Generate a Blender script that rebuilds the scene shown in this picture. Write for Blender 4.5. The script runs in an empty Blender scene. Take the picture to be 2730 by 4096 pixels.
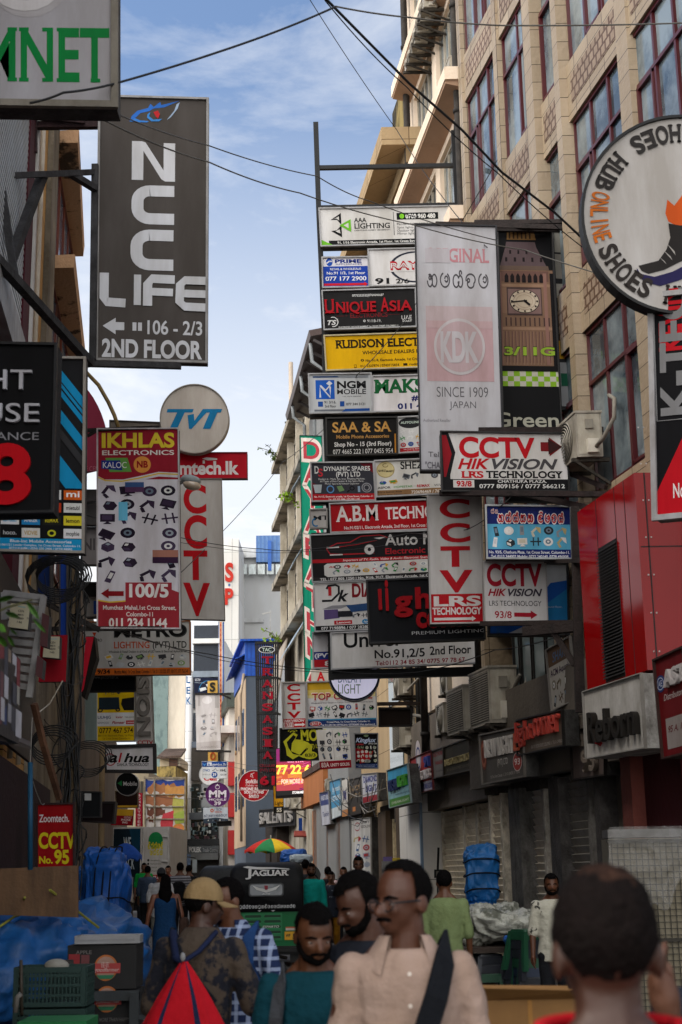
import bpy, math, random
from mathutils import Vector, Matrix, Euler
S = bpy.context.scene; COL = S.collection; RAD = math.radians
# ------------------------------------------------------------------ camera
TILT, ROLL, EYE, FPX = 14.2, -0.9, 1.6, 5689.0
CR = Matrix.Rotation(RAD(90 + TILT), 4, 'X') @ Matrix.Rotation(RAD(ROLL), 4, 'Z')
cd = bpy.data.cameras.new('camera'); cam = bpy.data.objects.new('camera', cd); COL.objects.link(cam)
cam.matrix_world = Matrix.Translation((0, 0, EYE)) @ CR
cd.sensor_fit = 'VERTICAL'; cd.sensor_height = 36; cd.lens = 50; cd.clip_end = 2000; cd.clip_start = .1
cd.dof.use_dof = True; cd.dof.focus_distance = 24; cd.dof.aperture_fstop = 4.5
S.camera = cam
# ------------------------------------------------------------------ light
SUN_EL, SUN_AZ = 52, 250      # azimuth of the sun seen from above, clockwise from +Y
W = bpy.data.worlds.new("World"); S.world = W; W.use_nodes = True
nt = W.node_tree; N = nt.nodes; L = nt.links
sky = N.new('ShaderNodeTexSky'); sky.sky_type = 'NISHITA'; sky.sun_disc = False
sky.sun_elevation = RAD(SUN_EL); sky.sun_rotation = RAD(SUN_AZ); sky.air_density = 1.0; sky.dust_density = 1.0; sky.ozone_density = 2.0
tc = N.new('ShaderNodeTexCoord'); mp = N.new('ShaderNodeMapping'); mp.inputs['Scale'].default_value = (1.6, 1.2, 5.0)
mp.inputs['Rotation'].default_value = (.15, .25, .5)
nz = N.new('ShaderNodeTexNoise'); nz.inputs['Scale'].default_value = 2.3; nz.inputs['Detail'].default_value = 9; nz.inputs['Roughness'].default_value = .62
nz.inputs['Distortion'].default_value = .6
cr = N.new('ShaderNodeValToRGB'); cr.color_ramp.elements[0].position = .43; cr.color_ramp.elements[1].position = .72
mx = N.new('ShaderNodeMix'); mx.data_type = 'RGBA'
bg = N['Background']; bg.inputs['Strength'].default_value = .14
sx = N.new('ShaderNodeSeparateXYZ'); rz = N.new('ShaderNodeMapRange')      # thin high cloud, thicker towards the horizon
rz.inputs['From Min'].default_value = .52; rz.inputs['From Max'].default_value = .28; rz.inputs['To Min'].default_value = .0; rz.inputs['To Max'].default_value = .8
ad = N.new('ShaderNodeMath'); ad.operation = 'MULTIPLY_ADD'; ad.inputs[1].default_value = .6; ad.use_clamp = True
L.new(tc.outputs['Generated'], mp.inputs['Vector']); L.new(mp.outputs[0], nz.inputs['Vector']); L.new(nz.outputs['Fac'], cr.inputs[0])
L.new(tc.outputs['Generated'], sx.inputs[0]); L.new(sx.outputs['Z'], rz.inputs['Value'])
ry = N.new('ShaderNodeMapRange'); ry.interpolation_type = 'SMOOTHSTEP'      # added unseen cloud bank over the south-western sky, brightens signs and street
ry.inputs['From Min'].default_value = .05; ry.inputs['From Max'].default_value = .5; ry.inputs['To Min'].default_value = 0; ry.inputs['To Max'].default_value = 1
mm = N.new('ShaderNodeMath'); mm.operation = 'MAXIMUM'; dp_ = N.new('ShaderNodeVectorMath'); dp_.operation = 'DOT_PRODUCT'; dp_.inputs[1].default_value = (-.6, -.8, 0); L.new(tc.outputs['Generated'], dp_.inputs[0]); L.new(dp_.outputs['Value'], ry.inputs['Value'])
mv = N.new('ShaderNodeMix'); mv.data_type = 'RGBA'; mv.inputs[6].default_value = (5.3, 5.4, 5.55, 1); mv.inputs[7].default_value = (16, 15.8, 15.5, 1); L.new(ry.outputs[0], mv.inputs['Factor']); L.new(mv.outputs[2], mx.inputs[7])
L.new(cr.outputs[0], ad.inputs[0]); L.new(rz.outputs[0], mm.inputs[0]); L.new(ry.outputs[0], mm.inputs[1]); L.new(mm.outputs[0], ad.inputs[2])
L.new(ad.outputs[0], mx.inputs['Factor']); L.new(sky.outputs[0], mx.inputs[6]); mx.inputs[7].default_value = (4.3, 4.5, 4.75, 1)
L.new(mx.outputs[2], bg.inputs['Color'])
sd = bpy.data.lights.new('sun', 'SUN'); sd.energy = 1.0; sd.angle = RAD(18); sd.color = (1, .93, .82)
sun = bpy.data.objects.new('sun', sd); COL.objects.link(sun)
sv = Vector((math.sin(RAD(SUN_AZ)) * math.cos(RAD(SUN_EL)), math.cos(RAD(SUN_AZ)) * math.cos(RAD(SUN_EL)), math.sin(RAD(SUN_EL))))
sun.rotation_euler = sv.to_track_quat('Z', 'Y').to_euler(); sun.location = sv * 60
S.view_settings.view_transform = 'Standard'; S.view_settings.look = 'None'; S.view_settings.gamma = 1; S.view_settings.exposure = 0.5
S.cycles.max_bounces = 6; S.cycles.diffuse_bounces = 4; S.cycles.glossy_bounces = 3; S.cycles.transparent_max_bounces = 8
S.cycles.use_denoising = True
# ------------------------------------------------------------------ pixel rays (photo pixels, 2730 x 4096)
R3 = CR.to_3x3(); CAMP = Vector((0, 0, EYE))
def ray(px, py): return R3 @ Vector(((px - 1365) / FPX, -(py - 2048) / FPX, -1))
def at(px, py, Y):
    d = ray(px, py); return CAMP + d * (Y / d.y)
def gnd(px, py, z=0):
    d = ray(px, py); return CAMP + d * ((z - EYE) / d.z)
FAC = {'A': (7.0, .2), 'B': (6.05, .14), 'L': (-1.7, .12), 'M': (-2.05, .12)}     # facade lines x = a - b*y
def fx(k, Y, off=0):
    a, b = FAC[k]; return a - b * Y + (off if k in 'LM' else -off)
def onf(k, px, py, off=0):
    a, b = FAC[k]; a += off if k in 'LM' else -off
    d = ray(px, py); return CAMP + d * (a / (d.x + b * d.y))
def FP(k, Y, z, off=0): return Vector((fx(k, Y, off), Y, z))
# ------------------------------------------------------------------ materials
def lin(h):
    h = h.lstrip('#'); c = [int(h[i:i + 2], 16) / 255 for i in (0, 2, 4)]
    return [x / 12.92 if x < .04045 else ((x + .055) / 1.055) ** 2.4 for x in c]
MC = {}
#  kind: rough, spec, dirt scale, dirt amount, streak z-scale, bump, bump scale
KIND = {'sign': (.5, .06, 2.2, .3, .22, 0, 0), 'wall': (.85, .3, .55, .45, .3, .25, 14), 'plain': (.6, .4, 3, .18, 1, 0, 0),
        'metal': (.5, .22, 5, .35, .5, .1, 20), 'rust': (.8, .3, 7, .65, .6, .3, 30), 'cloth': (.9, .15, 9, .16, 1, .35, 26),
        'skin': (.5, .4, 14, .14, 1, .06, 60), 'gloss': (.12, .14, 1, .08, 1, .012, 4), 'conc': (.92, .2, 1.3, .62, .5, .5, 16),
        'glass': (.06, .8, .6, .25, 1, .02, 1.5), 'tarp': (.45, .3, 4, .3, 1, .55, 7), 'hair': (.9, .04, 40, .3, 1, .5, 60),
        'paper': (.7, .3, 6, .2, 1, .1, 8), 'wood': (.75, .3, 3, .45, .15, .2, 20), 'dark': (.55, .35, 4, .3, 1, 0, 0)}
def nodes(m):
    m.use_nodes = True; t = m.node_tree; b = t.nodes['Principled BSDF']; return t, t.nodes, t.links, b
def M(col, kind='plain', **kw):
    key = (col, kind, tuple(sorted(kw.items())))
    if key in MC: return MC[key]
    m = bpy.data.materials.new(kind + '_' + col); t, n, l, b = nodes(m)
    rough, spec, ds, da, stz, bu, bs = KIND[kind]
    c = lin(col)
    b.inputs['Roughness'].default_value = kw.get('rough', rough); b.inputs['Specular IOR Level'].default_value = spec
    b.inputs['Metallic'].default_value = kw.get('metal', 0)
    tx = n.new('ShaderNodeTexCoord'); mp = n.new('ShaderNodeMapping'); mp.inputs['Scale'].default_value = (1, 1, stz)
    oi = n.new('ShaderNodeObjectInfo'); va = n.new('ShaderNodeVectorMath'); va.operation = 'ADD'
    sc = n.new('ShaderNodeVectorMath'); sc.operation = 'SCALE'; sc.inputs['Scale'].default_value = 1.0
    cb = n.new('ShaderNodeCombineXYZ'); mu = n.new('ShaderNodeMath'); mu.operation = 'MULTIPLY'; mu.inputs[1].default_value = 37
    l.new(oi.outputs['Random'], mu.inputs[0]); l.new(mu.outputs[0], cb.inputs[0]); l.new(mu.outputs[0], cb.inputs[2])
    l.new(tx.outputs['Object'], va.inputs[0]); l.new(cb.outputs[0], va.inputs[1]); l.new(va.outputs[0], mp.inputs[0])
    z = n.new('ShaderNodeTexNoise'); z.inputs['Scale'].default_value = ds; z.inputs['Detail'].default_value = 7; z.inputs['Roughness'].default_value = .65
    l.new(mp.outputs[0], z.inputs[0])
    rp = n.new('ShaderNodeValToRGB'); rp.color_ramp.elements[0].position = .36; rp.color_ramp.elements[1].position = .68
    da = kw.get('dirt', da); k = 1 - da; d2 = lin(kw['c2']) if 'c2' in kw else [x * k * (1, .97, .92)[i] for i, x in enumerate(c)]
    rp.color_ramp.elements[0].color = (*d2, 1); rp.color_ramp.elements[1].color = (*c, 1)
    if 'c2' in kw:
        rp.color_ramp.elements[0].position = kw.get('p0', .42); rp.color_ramp.elements[1].position = kw.get('p1', .52)
    l.new(z.outputs['Fac'], rp.inputs[0]); l.new(rp.outputs[0], b.inputs['Base Color'])
    if 'tile' in kw:     # grout lines of cladding tiles, in metres (u along local x+y, v up)
        sp = n.new('ShaderNodeSeparateXYZ'); l.new(tx.outputs['Object'], sp.inputs[0])
        a2 = n.new('ShaderNodeMath'); a2.operation = 'ADD'; l.new(sp.outputs[0], a2.inputs[0]); l.new(sp.outputs[1], a2.inputs[1])
        c2 = n.new('ShaderNodeCombineXYZ'); l.new(a2.outputs[0], c2.inputs[0]); l.new(sp.outputs[2], c2.inputs[1])
        br = n.new('ShaderNodeTexBrick'); br.offset = kw.get('boff', 0); br.inputs['Scale'].default_value = 1
        br.inputs['Brick Width'].default_value = kw['tile'][0]; br.inputs['Row Height'].default_value = kw['tile'][1]
        br.inputs['Mortar Size'].default_value = kw.get('mort', .008); br.inputs['Mortar Smooth'].default_value = .2
        br.inputs['Color1'].default_value = (1, 1, 1, 1); br.inputs['Color2'].default_value = (.84, .82, .8, 1); br.inputs['Mortar'].default_value = (*lin(kw.get('grout', '#5a4a3a')), 1)
        l.new(c2.outputs[0], br.inputs[0]); m2 = n.new('ShaderNodeMix'); m2.data_type = 'RGBA'; m2.blend_type = 'MULTIPLY'; m2.inputs['Factor'].default_value = 1
        l.new(rp.outputs[0], m2.inputs[6]); l.new(br.outputs[0], m2.inputs[7]); l.new(m2.outputs[2], b.inputs['Base Color'])
    if 'stripe' in kw:   # woven / printed checks and stripes: (scale, colour, mode)
        s_, c_, mode = kw['stripe']
        last = b.inputs['Base Color'].links[0].from_socket
        for ax in mode:
            w = n.new('ShaderNodeTexWave'); w.wave_type = 'BANDS'; w.bands_direction = ax; w.inputs['Scale'].default_value = s_; w.inputs['Distortion'].default_value = kw.get('dist', .3)
            w.inputs['Detail'].default_value = 0
            r2 = n.new('ShaderNodeValToRGB'); r2.color_ramp.elements[0].position = kw.get('w0', .6); r2.color_ramp.elements[1].position = kw.get('w0', .6) + .12
            l.new(tx.outputs['Object'], w.inputs[0]); l.new(w.outputs['Fac'], r2.inputs[0])
            m3 = n.new('ShaderNodeMix'); m3.data_type = 'RGBA'; m3.inputs[7].default_value = (*lin(c_), 1)
            mm = n.new('ShaderNodeMath'); mm.operation = 'MULTIPLY'; mm.inputs[1].default_value = .6 if len(mode) > 1 else 1
            l.new(r2.outputs[0], mm.inputs[0]); l.new(mm.outputs[0], m3.inputs['Factor']); l.new(last, m3.inputs[6]); last = m3.outputs[2]
        l.new(last, b.inputs['Base Color'])
    if 'emit' in kw: b.inputs['Emission Color'].default_value = (*c, 1); b.inputs['Emission Strength'].default_value = kw['emit']
    if 'alpha' in kw: b.inputs['Alpha'].default_value = kw['alpha']
    if 'trans' in kw: b.inputs['Transmission Weight'].default_value = kw['trans']; b.inputs['IOR'].default_value = 1.12
    if bu:
        z2 = n.new('ShaderNodeTexNoise'); z2.inputs['Scale'].default_value = kw.get('bs', bs); z2.inputs['Detail'].default_value = 4
        l.new(tx.outputs['Object'], z2.inputs[0]); bp = n.new('ShaderNodeBump'); bp.inputs['Strength'].default_value = kw.get('bu', bu); bp.inputs['Distance'].default_value = .04
        l.new(z2.outputs['Fac'], bp.inputs['Height']); l.new(bp.outputs[0], b.inputs['Normal'])
    MC[key] = m; return m
# ------------------------------------------------------------------ objects
def tag(o, label, cat, group=None):
    o['label'] = label; o['category'] = cat
    if group: o['group'] = group
    return o
def thing(name, label, cat, loc, group=None):
    o = bpy.data.objects.new(name, None); COL.objects.link(o); o.location = loc; o.empty_display_size = .2
    return tag(o, label, cat, group)
class MB:
    def __init__(s): s.v = []; s.f = []; s.m = []; s.ms = []; s.sm = False
    def mi(s, m):
        if m not in s.ms: s.ms.append(m)
        return s.ms.index(m)
    def add(s, vs, fs, m):
        b = len(s.v); s.v += [Vector(v) for v in vs]; i = s.mi(m)
        for f in fs: s.f.append([b + k for k in f]); s.m.append(i)
        return s
    def quad(s, a, b, c, d, m): return s.add([a, b, c, d], [(0, 1, 2, 3)], m)
    def hexa(s, p, m, mtop=None):   # p: 4 bottom/back + 4 top/front corners
        s.add(p, [(3, 2, 1, 0), (4, 5, 6, 7), (0, 1, 5, 4), (1, 2, 6, 5), (2, 3, 7, 6), (3, 0, 4, 7)], m); return s
    def box(s, lo, hi, m, mat=None):
        x0, y0, z0 = lo; x1, y1, z1 = hi
        p = [Vector(q) for q in ((x0, y0, z0), (x1, y0, z0), (x1, y1, z0), (x0, y1, z0), (x0, y0, z1), (x1, y0, z1), (x1, y1, z1), (x0, y1, z1))]
        if mat is not None: p = [mat @ q for q in p]
        return s.hexa(p, m)
    def bar(s, a, b, w, m, d=None):   # square bar between two points
        a = Vector(a); b = Vector(b); t = (b - a); 
        if t.length < 1e-6: return s
        t.normalize(); up = Vector((0, 0, 1)) if abs(t.z) < .9 else Vector((0, 1, 0))
        u = t.cross(up).normalized() * w / 2; v = t.cross(u).normalized() * (d or w) / 2
        return s.hexa([a - u - v, a + u - v, a + u + v, a - u + v, b - u - v, b + u - v, b + u + v, b - u + v], m)
    def tube(s, pts, r, m, n=6, closed=False):
        pts = [Vector(p) for p in pts]; k = len(pts); rr = r if isinstance(r, (list, tuple)) else [r] * k
        b = len(s.v); vs = []; prev = None
        for i, p in enumerate(pts):
            t = (pts[min(i + 1, k - 1)] - pts[max(i - 1, 0)])
            if t.length < 1e-9: t = Vector((0, 0, 1))
            t.normalize()
            if prev is None: prev = t.cross(Vector((0, 0, 1)) if abs(t.z) < .9 else Vector((0, 1, 0))).normalized()
            u = (prev - t * prev.dot(t)).normalized(); prev = u; w = t.cross(u)
            vs += [p + (u * math.cos(2 * math.pi * j / n) + w * math.sin(2 * math.pi * j / n)) * rr[i] for j in range(n)]
        fs = [(i * n + j, i * n + (j + 1) % n, (i + 1) * n + (j + 1) % n, (i + 1) * n + j) for i in range(k - 1) for j in range(n)]
        fs += [tuple(range(n - 1, -1, -1)), tuple((k - 1) * n + j for j in range(n))]
        return s.add(vs, fs, m)
    def loft(s, rings, m, caps=True):
        n = len(rings[0]); vs = [p for r in rings for p in r]; k = len(rings)
        fs = [(i * n + j, i * n + (j + 1) % n, (i + 1) * n + (j + 1) % n, (i + 1) * n + j) for i in range(k - 1) for j in range(n)]
        if caps: fs += [tuple(range(n - 1, -1, -1)), tuple((k - 1) * n + j for j in range(n))]
        return s.add(vs, fs, m)
    def cyl(s, c, ax, r, h, m, n=20, r2=None):
        c = Vector(c); ax = Vector(ax).normalized(); return s.tube([c, c + ax * h], [r, r2 if r2 is not None else r], m, n)
    def ell(s, c, r, m, rot=None, nu=14, nv=9):
        c = Vector(c); rings = []
        for i in range(nv + 1):
            t = -math.pi / 2 + math.pi * (i + .02 * (i == 0) - .02 * (i == nv)) / nv
            ring = []
            for j in range(nu):
                a = 2 * math.pi * j / nu; p = Vector((math.cos(a) * math.cos(t) * r[0], math.sin(a) * math.cos(t) * r[1], math.sin(t) * r[2]))
                ring.append(c + (rot @ p if rot is not None else p))
            rings.append(ring)
        return s.loft(rings, m)
    def build(s, name, parent=None, loc=None, smooth=False):
        o0 = Vector(loc) if loc is not None else (parent.matrix_basis.translation.copy() if parent else None)
        if parent is not None and parent.parent is not None: o0 = WL[parent]
        if o0 is None:
            lo = Vector([min(v[i] for v in s.v) for i in range(3)]); hi = Vector([max(v[i] for v in s.v) for i in range(3)])
            o0 = Vector(((lo.x + hi.x) / 2, (lo.y + hi.y) / 2, lo.z))
        me = bpy.data.meshes.new(name); me.from_pydata([v - o0 for v in s.v], [], s.f)
        for m in s.ms: me.materials.append(m)
        me.polygons.foreach_set('material_index', s.m)
        if smooth: me.polygons.foreach_set('use_smooth', [True] * len(s.f))
        me.update(); o = bpy.data.objects.new(name, me); COL.objects.link(o)
        if parent is not None: o.parent = parent
        else: o.location = o0
        WL[o] = o0
        return o
WL = {}
def struct(o): o['kind'] = 'structure'; return o
def stuff(o): o['kind'] = 'stuff'; return o
def copy_tree(root, loc, rz=None, label=None, group=None, scale=None):
    r = root.copy(); COL.objects.link(r); r.location = loc
    if rz is not None: r.rotation_euler = (0, 0, rz)
    if scale is not None: r.scale = scale if hasattr(scale, '__len__') else (scale,) * 3
    if label: r['label'] = label
    if group: r['group'] = group
    for ch in list(root.children):
        c = ch.copy(); COL.objects.link(c); c.parent = r
        for g in list(ch.children):
            d = g.copy(); COL.objects.link(d); d.parent = c
    return r
# ------------------------------------------------------------------ lettering
TXT = {}; _cu = bpy.data.curves.new('lettering', 'FONT'); _ob = bpy.data.objects.new('lettering', _cu)
STY = {'': (0, 0), 'b': (.017, 0), 'B': (.036, 0), 'i': (.008, .28), 'I': (.03, .3), 't': (-.006, 0), 's': (.02, 0), 'S': (.034, 0)}
SLAB = {'A': (.06, .62), 'B': (.12,), 'C': (), 'D': (.12,), 'E': (.12,), 'F': (.12,), 'G': (.62,), 'H': (.12, .6), 'I': (.12,), 'K': (.12, .6), 'L': (.12,), 'M': (.12, .66),
        'N': (.12, .6), 'P': (.12,), 'R': (.12, .56), 'T': (.32,), 'U': (.12, .6), 'V': (.06, .62), 'X': (.08, .58), 'Y': (.32,), '1': (.25,), 'J': (), 'r': (.1,), 'i': (.1,), 'l': (.1,), 'n': (.1, .45), 'o': ()}
def glyphs(s, sty, ext=0):
    k = (s, sty, ext)
    if k not in TXT:
        o, sh = STY[sty]; _cu.body = s; _cu.offset = o; _cu.shear = sh; _cu.resolution_u = 3 if len(s) > 14 else 6; _cu.extrude = ext
        me = bpy.data.meshes.new_from_object(_ob)
        vs = [tuple(v.co) for v in me.vertices]; fs = [tuple(p.vertices) for p in me.polygons]; bpy.data.meshes.remove(me)
        if sty in ('s', 'S'):     # slab serifs
            _cu.offset = 0; x = 0; th = .05 if sty == 's' else .075; hw = .1 if sty == 's' else .13
            for ch in s:
                _cu.body = ch + '.'; m1 = bpy.data.meshes.new_from_object(_ob); _cu.body = '.'; m2 = bpy.data.meshes.new_from_object(_ob)
                adv = (max(v.co.x for v in m1.vertices) - max(v.co.x for v in m2.vertices)) if m1.vertices else .25
                top = .682 if not ch.islower() else .449
                for sx_ in SLAB.get(ch, ()):
                    for (y0, y1) in ((-.02, th - .02), (top - th + .02, top + .02)):
                        if ch == 'A' and y0 > .2: continue
                        if ch in 'VYX' and sx_ > 0 and y0 < .2 and ch == 'V': continue
                        b = len(vs); vs += [(x + sx_ - hw, y0, ext + .004), (x + sx_ + hw, y0, ext + .004), (x + sx_ + hw, y1, ext + .004), (x + sx_ - hw, y1, ext + .004)]; fs.append((b, b + 1, b + 2, b + 3))
                        if ext: vs += [(a_, b_, -ext) for a_, b_, _ in vs[b:b + 4]]; fs += [(b + i_, b + (i_ + 1) % 4, b + 4 + (i_ + 1) % 4, b + 4 + i_) for i_ in range(4)]
                x += adv; bpy.data.meshes.remove(m1); bpy.data.meshes.remove(m2)
        TXT[k] = (vs, fs)
    return TXT[k]
def thick(pts, w, closed=False):
    """a stroke of width w along 2-D points -> quads"""
    n = len(pts); L_ = []; R_ = []
    for i, p in enumerate(pts):
        a = pts[(i - 1) % n if closed else max(i - 1, 0)]; b = pts[(i + 1) % n if closed else min(i + 1, n - 1)]
        dx, dy = b[0] - a[0], b[1] - a[1]; d = math.hypot(dx, dy) or 1
        L_.append((p[0] - dy / d * w / 2, p[1] + dx / d * w / 2)); R_.append((p[0] + dy / d * w / 2, p[1] - dx / d * w / 2))
    r = [[L_[i], L_[i + 1], R_[i + 1], R_[i]] for i in range(n - 1)]
    if closed: r.append([L_[-1], L_[0], R_[0], R_[-1]])
    return r
def arc(cx, cy, rx, ry, a0, a1, n=14): return [(cx + rx * math.cos(RAD(a0 + (a1 - a0) * i / n)), cy + ry * math.sin(RAD(a0 + (a1 - a0) * i / n))) for i in range(n + 1)]
# rounded looping letters of the local script, drawn as strokes in a unit cell (y down)
SIN = [[arc(.5, .55, .4, .4, -60, 250), arc(.62, .5, .14, .16, 180, 520)], [arc(.3, .6, .22, .34, -120, 180), arc(.68, .6, .22, .34, -180, 150), arc(.3, .45, .08, .1, 0, 360)],
       [arc(.5, .6, .38, .35, 20, 330), arc(.4, .55, .13, .13, 0, 360), arc(.6, .1, .22, .12, 180, 380)], [arc(.5, .55, .36, .4, 150, 470), arc(.5, .95, .3, .14, 0, 160)],
       [arc(.35, .6, .26, .35, 0, 330), arc(.72, .62, .2, .32, -150, 180), arc(.75, .15, .1, .12, 90, 400)], [arc(.5, .5, .4, .3, 160, 400), arc(.5, .75, .28, .22, -20, 220), arc(.32, .55, .1, .1, 0, 360)]]
def sinh_polys(n, w, seed):
    rnd = random.Random(seed); out = []
    for i in range(n):
        for st in SIN[rnd.randrange(len(SIN))]:
            for q in thick(st, w): out.append([((i + .05 + x * .9) / n, y) for x, y in q])
    return out
class Pan:
    """a flat panel in the world: u to the right, v down, w out towards the street"""
    def __init__(s, TL, TR, BR, BL):
        s.TL, s.TR, s.BR, s.BL = TL, TR, BR, BL
        s.n = (BL - TL).cross(TR - TL).normalized()
        if s.n.dot(CAMP - TL) < 0: s.n = -s.n
        s.W = ((TR - TL).length + (BR - BL).length) / 2; s.H = ((BL - TL).length + (BR - TR).length) / 2
    def p(s, u, v, w=0): return (s.TL * (1 - u) + s.TR * u) * (1 - v) + (s.BL * (1 - u) + s.BR * u) * v + s.n * w
def pan(q, Y):
    if len(q) == 4: q = (q[0], q[1], q[2], q[1], q[2], q[3], q[0], q[3])
    P = [(q[i], q[i + 1]) for i in (0, 2, 4, 6)]
    if isinstance(Y, tuple) and isinstance(Y[0], str): return Pan(*[onf(Y[0], *p, Y[1]) for p in P])
    yl, yr = Y if isinstance(Y, tuple) else (Y, Y)
    return Pan(at(*P[0], yl), at(*P[1], yr), at(*P[2], yr), at(*P[3], yl))
def icon(rnd, cu, cv, ru, rv, pal):
    """one small printed picture of a gadget: a body, a few details, a highlight"""
    c = rnd.choice(pal); k = rnd.randrange(6); o = []; a = rnd.uniform(-.5, .5); ca, sa = math.cos(a), math.sin(a)
    R = lambda x, y: (cu + (x * ca - y * sa) * ru, cv + (x * sa + y * ca) * rv)
    c2 = rnd.choice(pal); lt = rnd.choice(['#c8c8cc', '#9aa4ae', '#e6e6e6', '#6d7c8c'])
    if k == 0: o += [('p', [R(-.8, -.6), R(.8, -.6), R(.8, .6), R(-.8, .6)], c), ('p', [R(-.6, -.4), R(.5, -.4), R(.5, .3), R(-.6, .3)], c2), ('p', [R(-.1, .6), R(.1, .6), R(.5, .95), R(-.5, .95)], c)]
    elif k == 1: o += [('p', arc(cu, cv, ru * .8, rv * .8, 0, 345, 14), c), ('p', arc(cu, cv, ru * .45, rv * .45, 0, 345, 12), lt), ('p', arc(cu, cv, ru * .2, rv * .2, 0, 345, 8), c)]
    elif k == 2: o += [('p', [R(-.3, -.9), R(.3, -.9), R(.35, .9), R(-.35, .9)], c), ('p', [R(-.2, -.6), R(.2, -.6), R(.2, .3), R(-.2, .3)], lt)]
    elif k == 3: o += [('p', [R(-.9, -.1), R(.2, -.8), R(.4, -.5), R(-.7, .25)], c), ('p', [R(.1, -.9), R(.9, -.5), R(.6, .6), R(.3, .1)], c2), ('p', [R(-.9, .2), R(-.5, .2), R(-.4, .9), R(-.8, .9)], c)]
    elif k == 4: o += [('p', [R(-.7, -.2), R(0, -.7), R(.7, -.2), R(.7, .5), R(0, .9), R(-.7, .5)], c), ('p', [R(-.6, -.1), R(0, .25), R(0, .75), R(-.6, .4)], c2), ('p', [R(-.3, -.3), R(0, -.5), R(.3, -.3), R(0, -.1)], lt)]
    else: o += [('p', [R(-.9, -.15), R(.9, -.15), R(.9, .1), R(-.9, .1)], c), ('p', [R(-.5, -.8), R(-.3, -.8), R(-.3, .8), R(-.5, .8)], c), ('p', [R(.3, -.8), R(.5, -.8), R(.5, .8), R(.3, .8)], c)]
    return o
def art(mb, P, items, base=.002, step=.0022, kind='sign'):
    A = P.W / P.H; placed = []
    def lay(x0, y0, x1, y1, force=None):
        l = 0
        for (a, b, c, d, e) in placed:
            if a < x1 and c > x0 and b < y1 and d > y0: l = max(l, e + 1)
        placed.append((x0, y0, x1, y1, l)); return base + l * step
    def poly(pts, m, w): mb.add([P.p(u, v, w) for u, v in pts], [tuple(range(len(pts)))], m)
    ex = []
    for it in items:
        if it[0] == 'k':
            _, u0, v0, u1, v1, nx, ny, pal, seed = it; rnd = random.Random(seed)
            for i in range(nx):
                for j in range(ny):
                    if rnd.random() < .06: continue
                    du, dv = (u1 - u0) / nx, (v1 - v0) / ny
                    ex += icon(rnd, u0 + (i + .5 + rnd.uniform(-.1, .1)) * du, v0 + (j + .5 + rnd.uniform(-.1, .1)) * dv, du * .46, dv * .46, pal)
        else: ex.append(it)
    for it in ex:
        t = it[0]; col = it[-1] if t in 'rpl' else None
        if t == 'r': _, a, b, c, d, col = it; w = lay(a, b, c, d); poly([(a, b), (c, b), (c, d), (a, d)], M(col, kind), w)
        elif t == 'p':
            pts = it[1]; xs = [p[0] for p in pts]; ys = [p[1] for p in pts]; w = lay(min(xs), min(ys), max(xs), max(ys)); poly(pts, M(col, kind), w)
        elif t == 'l':
            pts, wd = it[1], it[2]; xs = [p[0] for p in pts]; ys = [p[1] for p in pts]; w = lay(min(xs) - wd / A, min(ys) - wd, max(xs) + wd / A, max(ys) + wd)
            for q in thick([(x * A, y) for x, y in pts], wd): poly([(x / A, y) for x, y in q], M(col, kind), w)
        elif t == 'c':
            _, cu, cv, ru, rv, col = it[:6]; w = lay(cu - ru, cv - rv, cu + ru, cv + rv); o = arc(cu, cv, ru, rv, 0, 360, 40)
            if len(it) > 6:
                i_ = arc(cu, cv, ru * it[6], rv * it[6], 0, 360, 40)
                for k in range(40): poly([o[k], o[k + 1], i_[k + 1], i_[k]], M(col, kind), w)
            else: poly(o[:-1], M(col, kind), w)
        elif t == 'a':
            _, a, b, c, d, col = it; w = lay(min(a, c), b, max(a, c), d); m_ = (b + d) / 2; h = (d - b); hx = h * .75 / A * (1 if c > a else -1)
            hx = hx if abs(hx) < abs(c - a) * .6 else (c - a) * .6
            poly([(a, m_ - h * .24), (c - hx, m_ - h * .24), (c - hx, b), (c, m_), (c - hx, d), (c - hx, m_ + h * .24), (a, m_ + h * .24)], M(col, kind), w)
        elif t == 'z':
            _, n, a, b, c, d, col, wd, seed = it; w = lay(a, b, c, d); k = M(col, kind)
            for q in sinh_polys(n, wd, seed): poly([(a + x * (c - a), b + y * (d - b)) for x, y in q], k, w)
        elif t in 'tT':
            _, s, a, b, c, d, col = it[:7]; sty = it[7] if len(it) > 7 else 'b'; dep = it[8] if len(it) > 8 else 0; rot = it[9] if len(it) > 9 else 0
            vs, fs = glyphs(s, sty, .05 if dep else 0)
            if not vs: continue
            x0 = min(v[0] for v in vs); x1 = max(v[0] for v in vs); w = lay(a, b, c, d)
            cap = .682 if any(ch.isupper() or ch.isdigit() or ch in 'ldbhkft' for ch in s) else .449
            out = []
            for x, y, z in vs:
                fu, fv = (x - x0) / (x1 - x0), 1 - y / cap
                if rot == 1: u, v = a + (c - a) * fv, d - (d - b) * fu       # reads upwards
                elif rot == 2: u, v = c - (c - a) * fv, b + (d - b) * fu     # reads downwards
                else: u, v = a + (c - a) * fu, b + (d - b) * fv
                out.append(P.p(u, v, w + (z + .05) * 10 * dep if dep else w + z * .15))
            mb.add(out, fs, M(col, kind))
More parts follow.
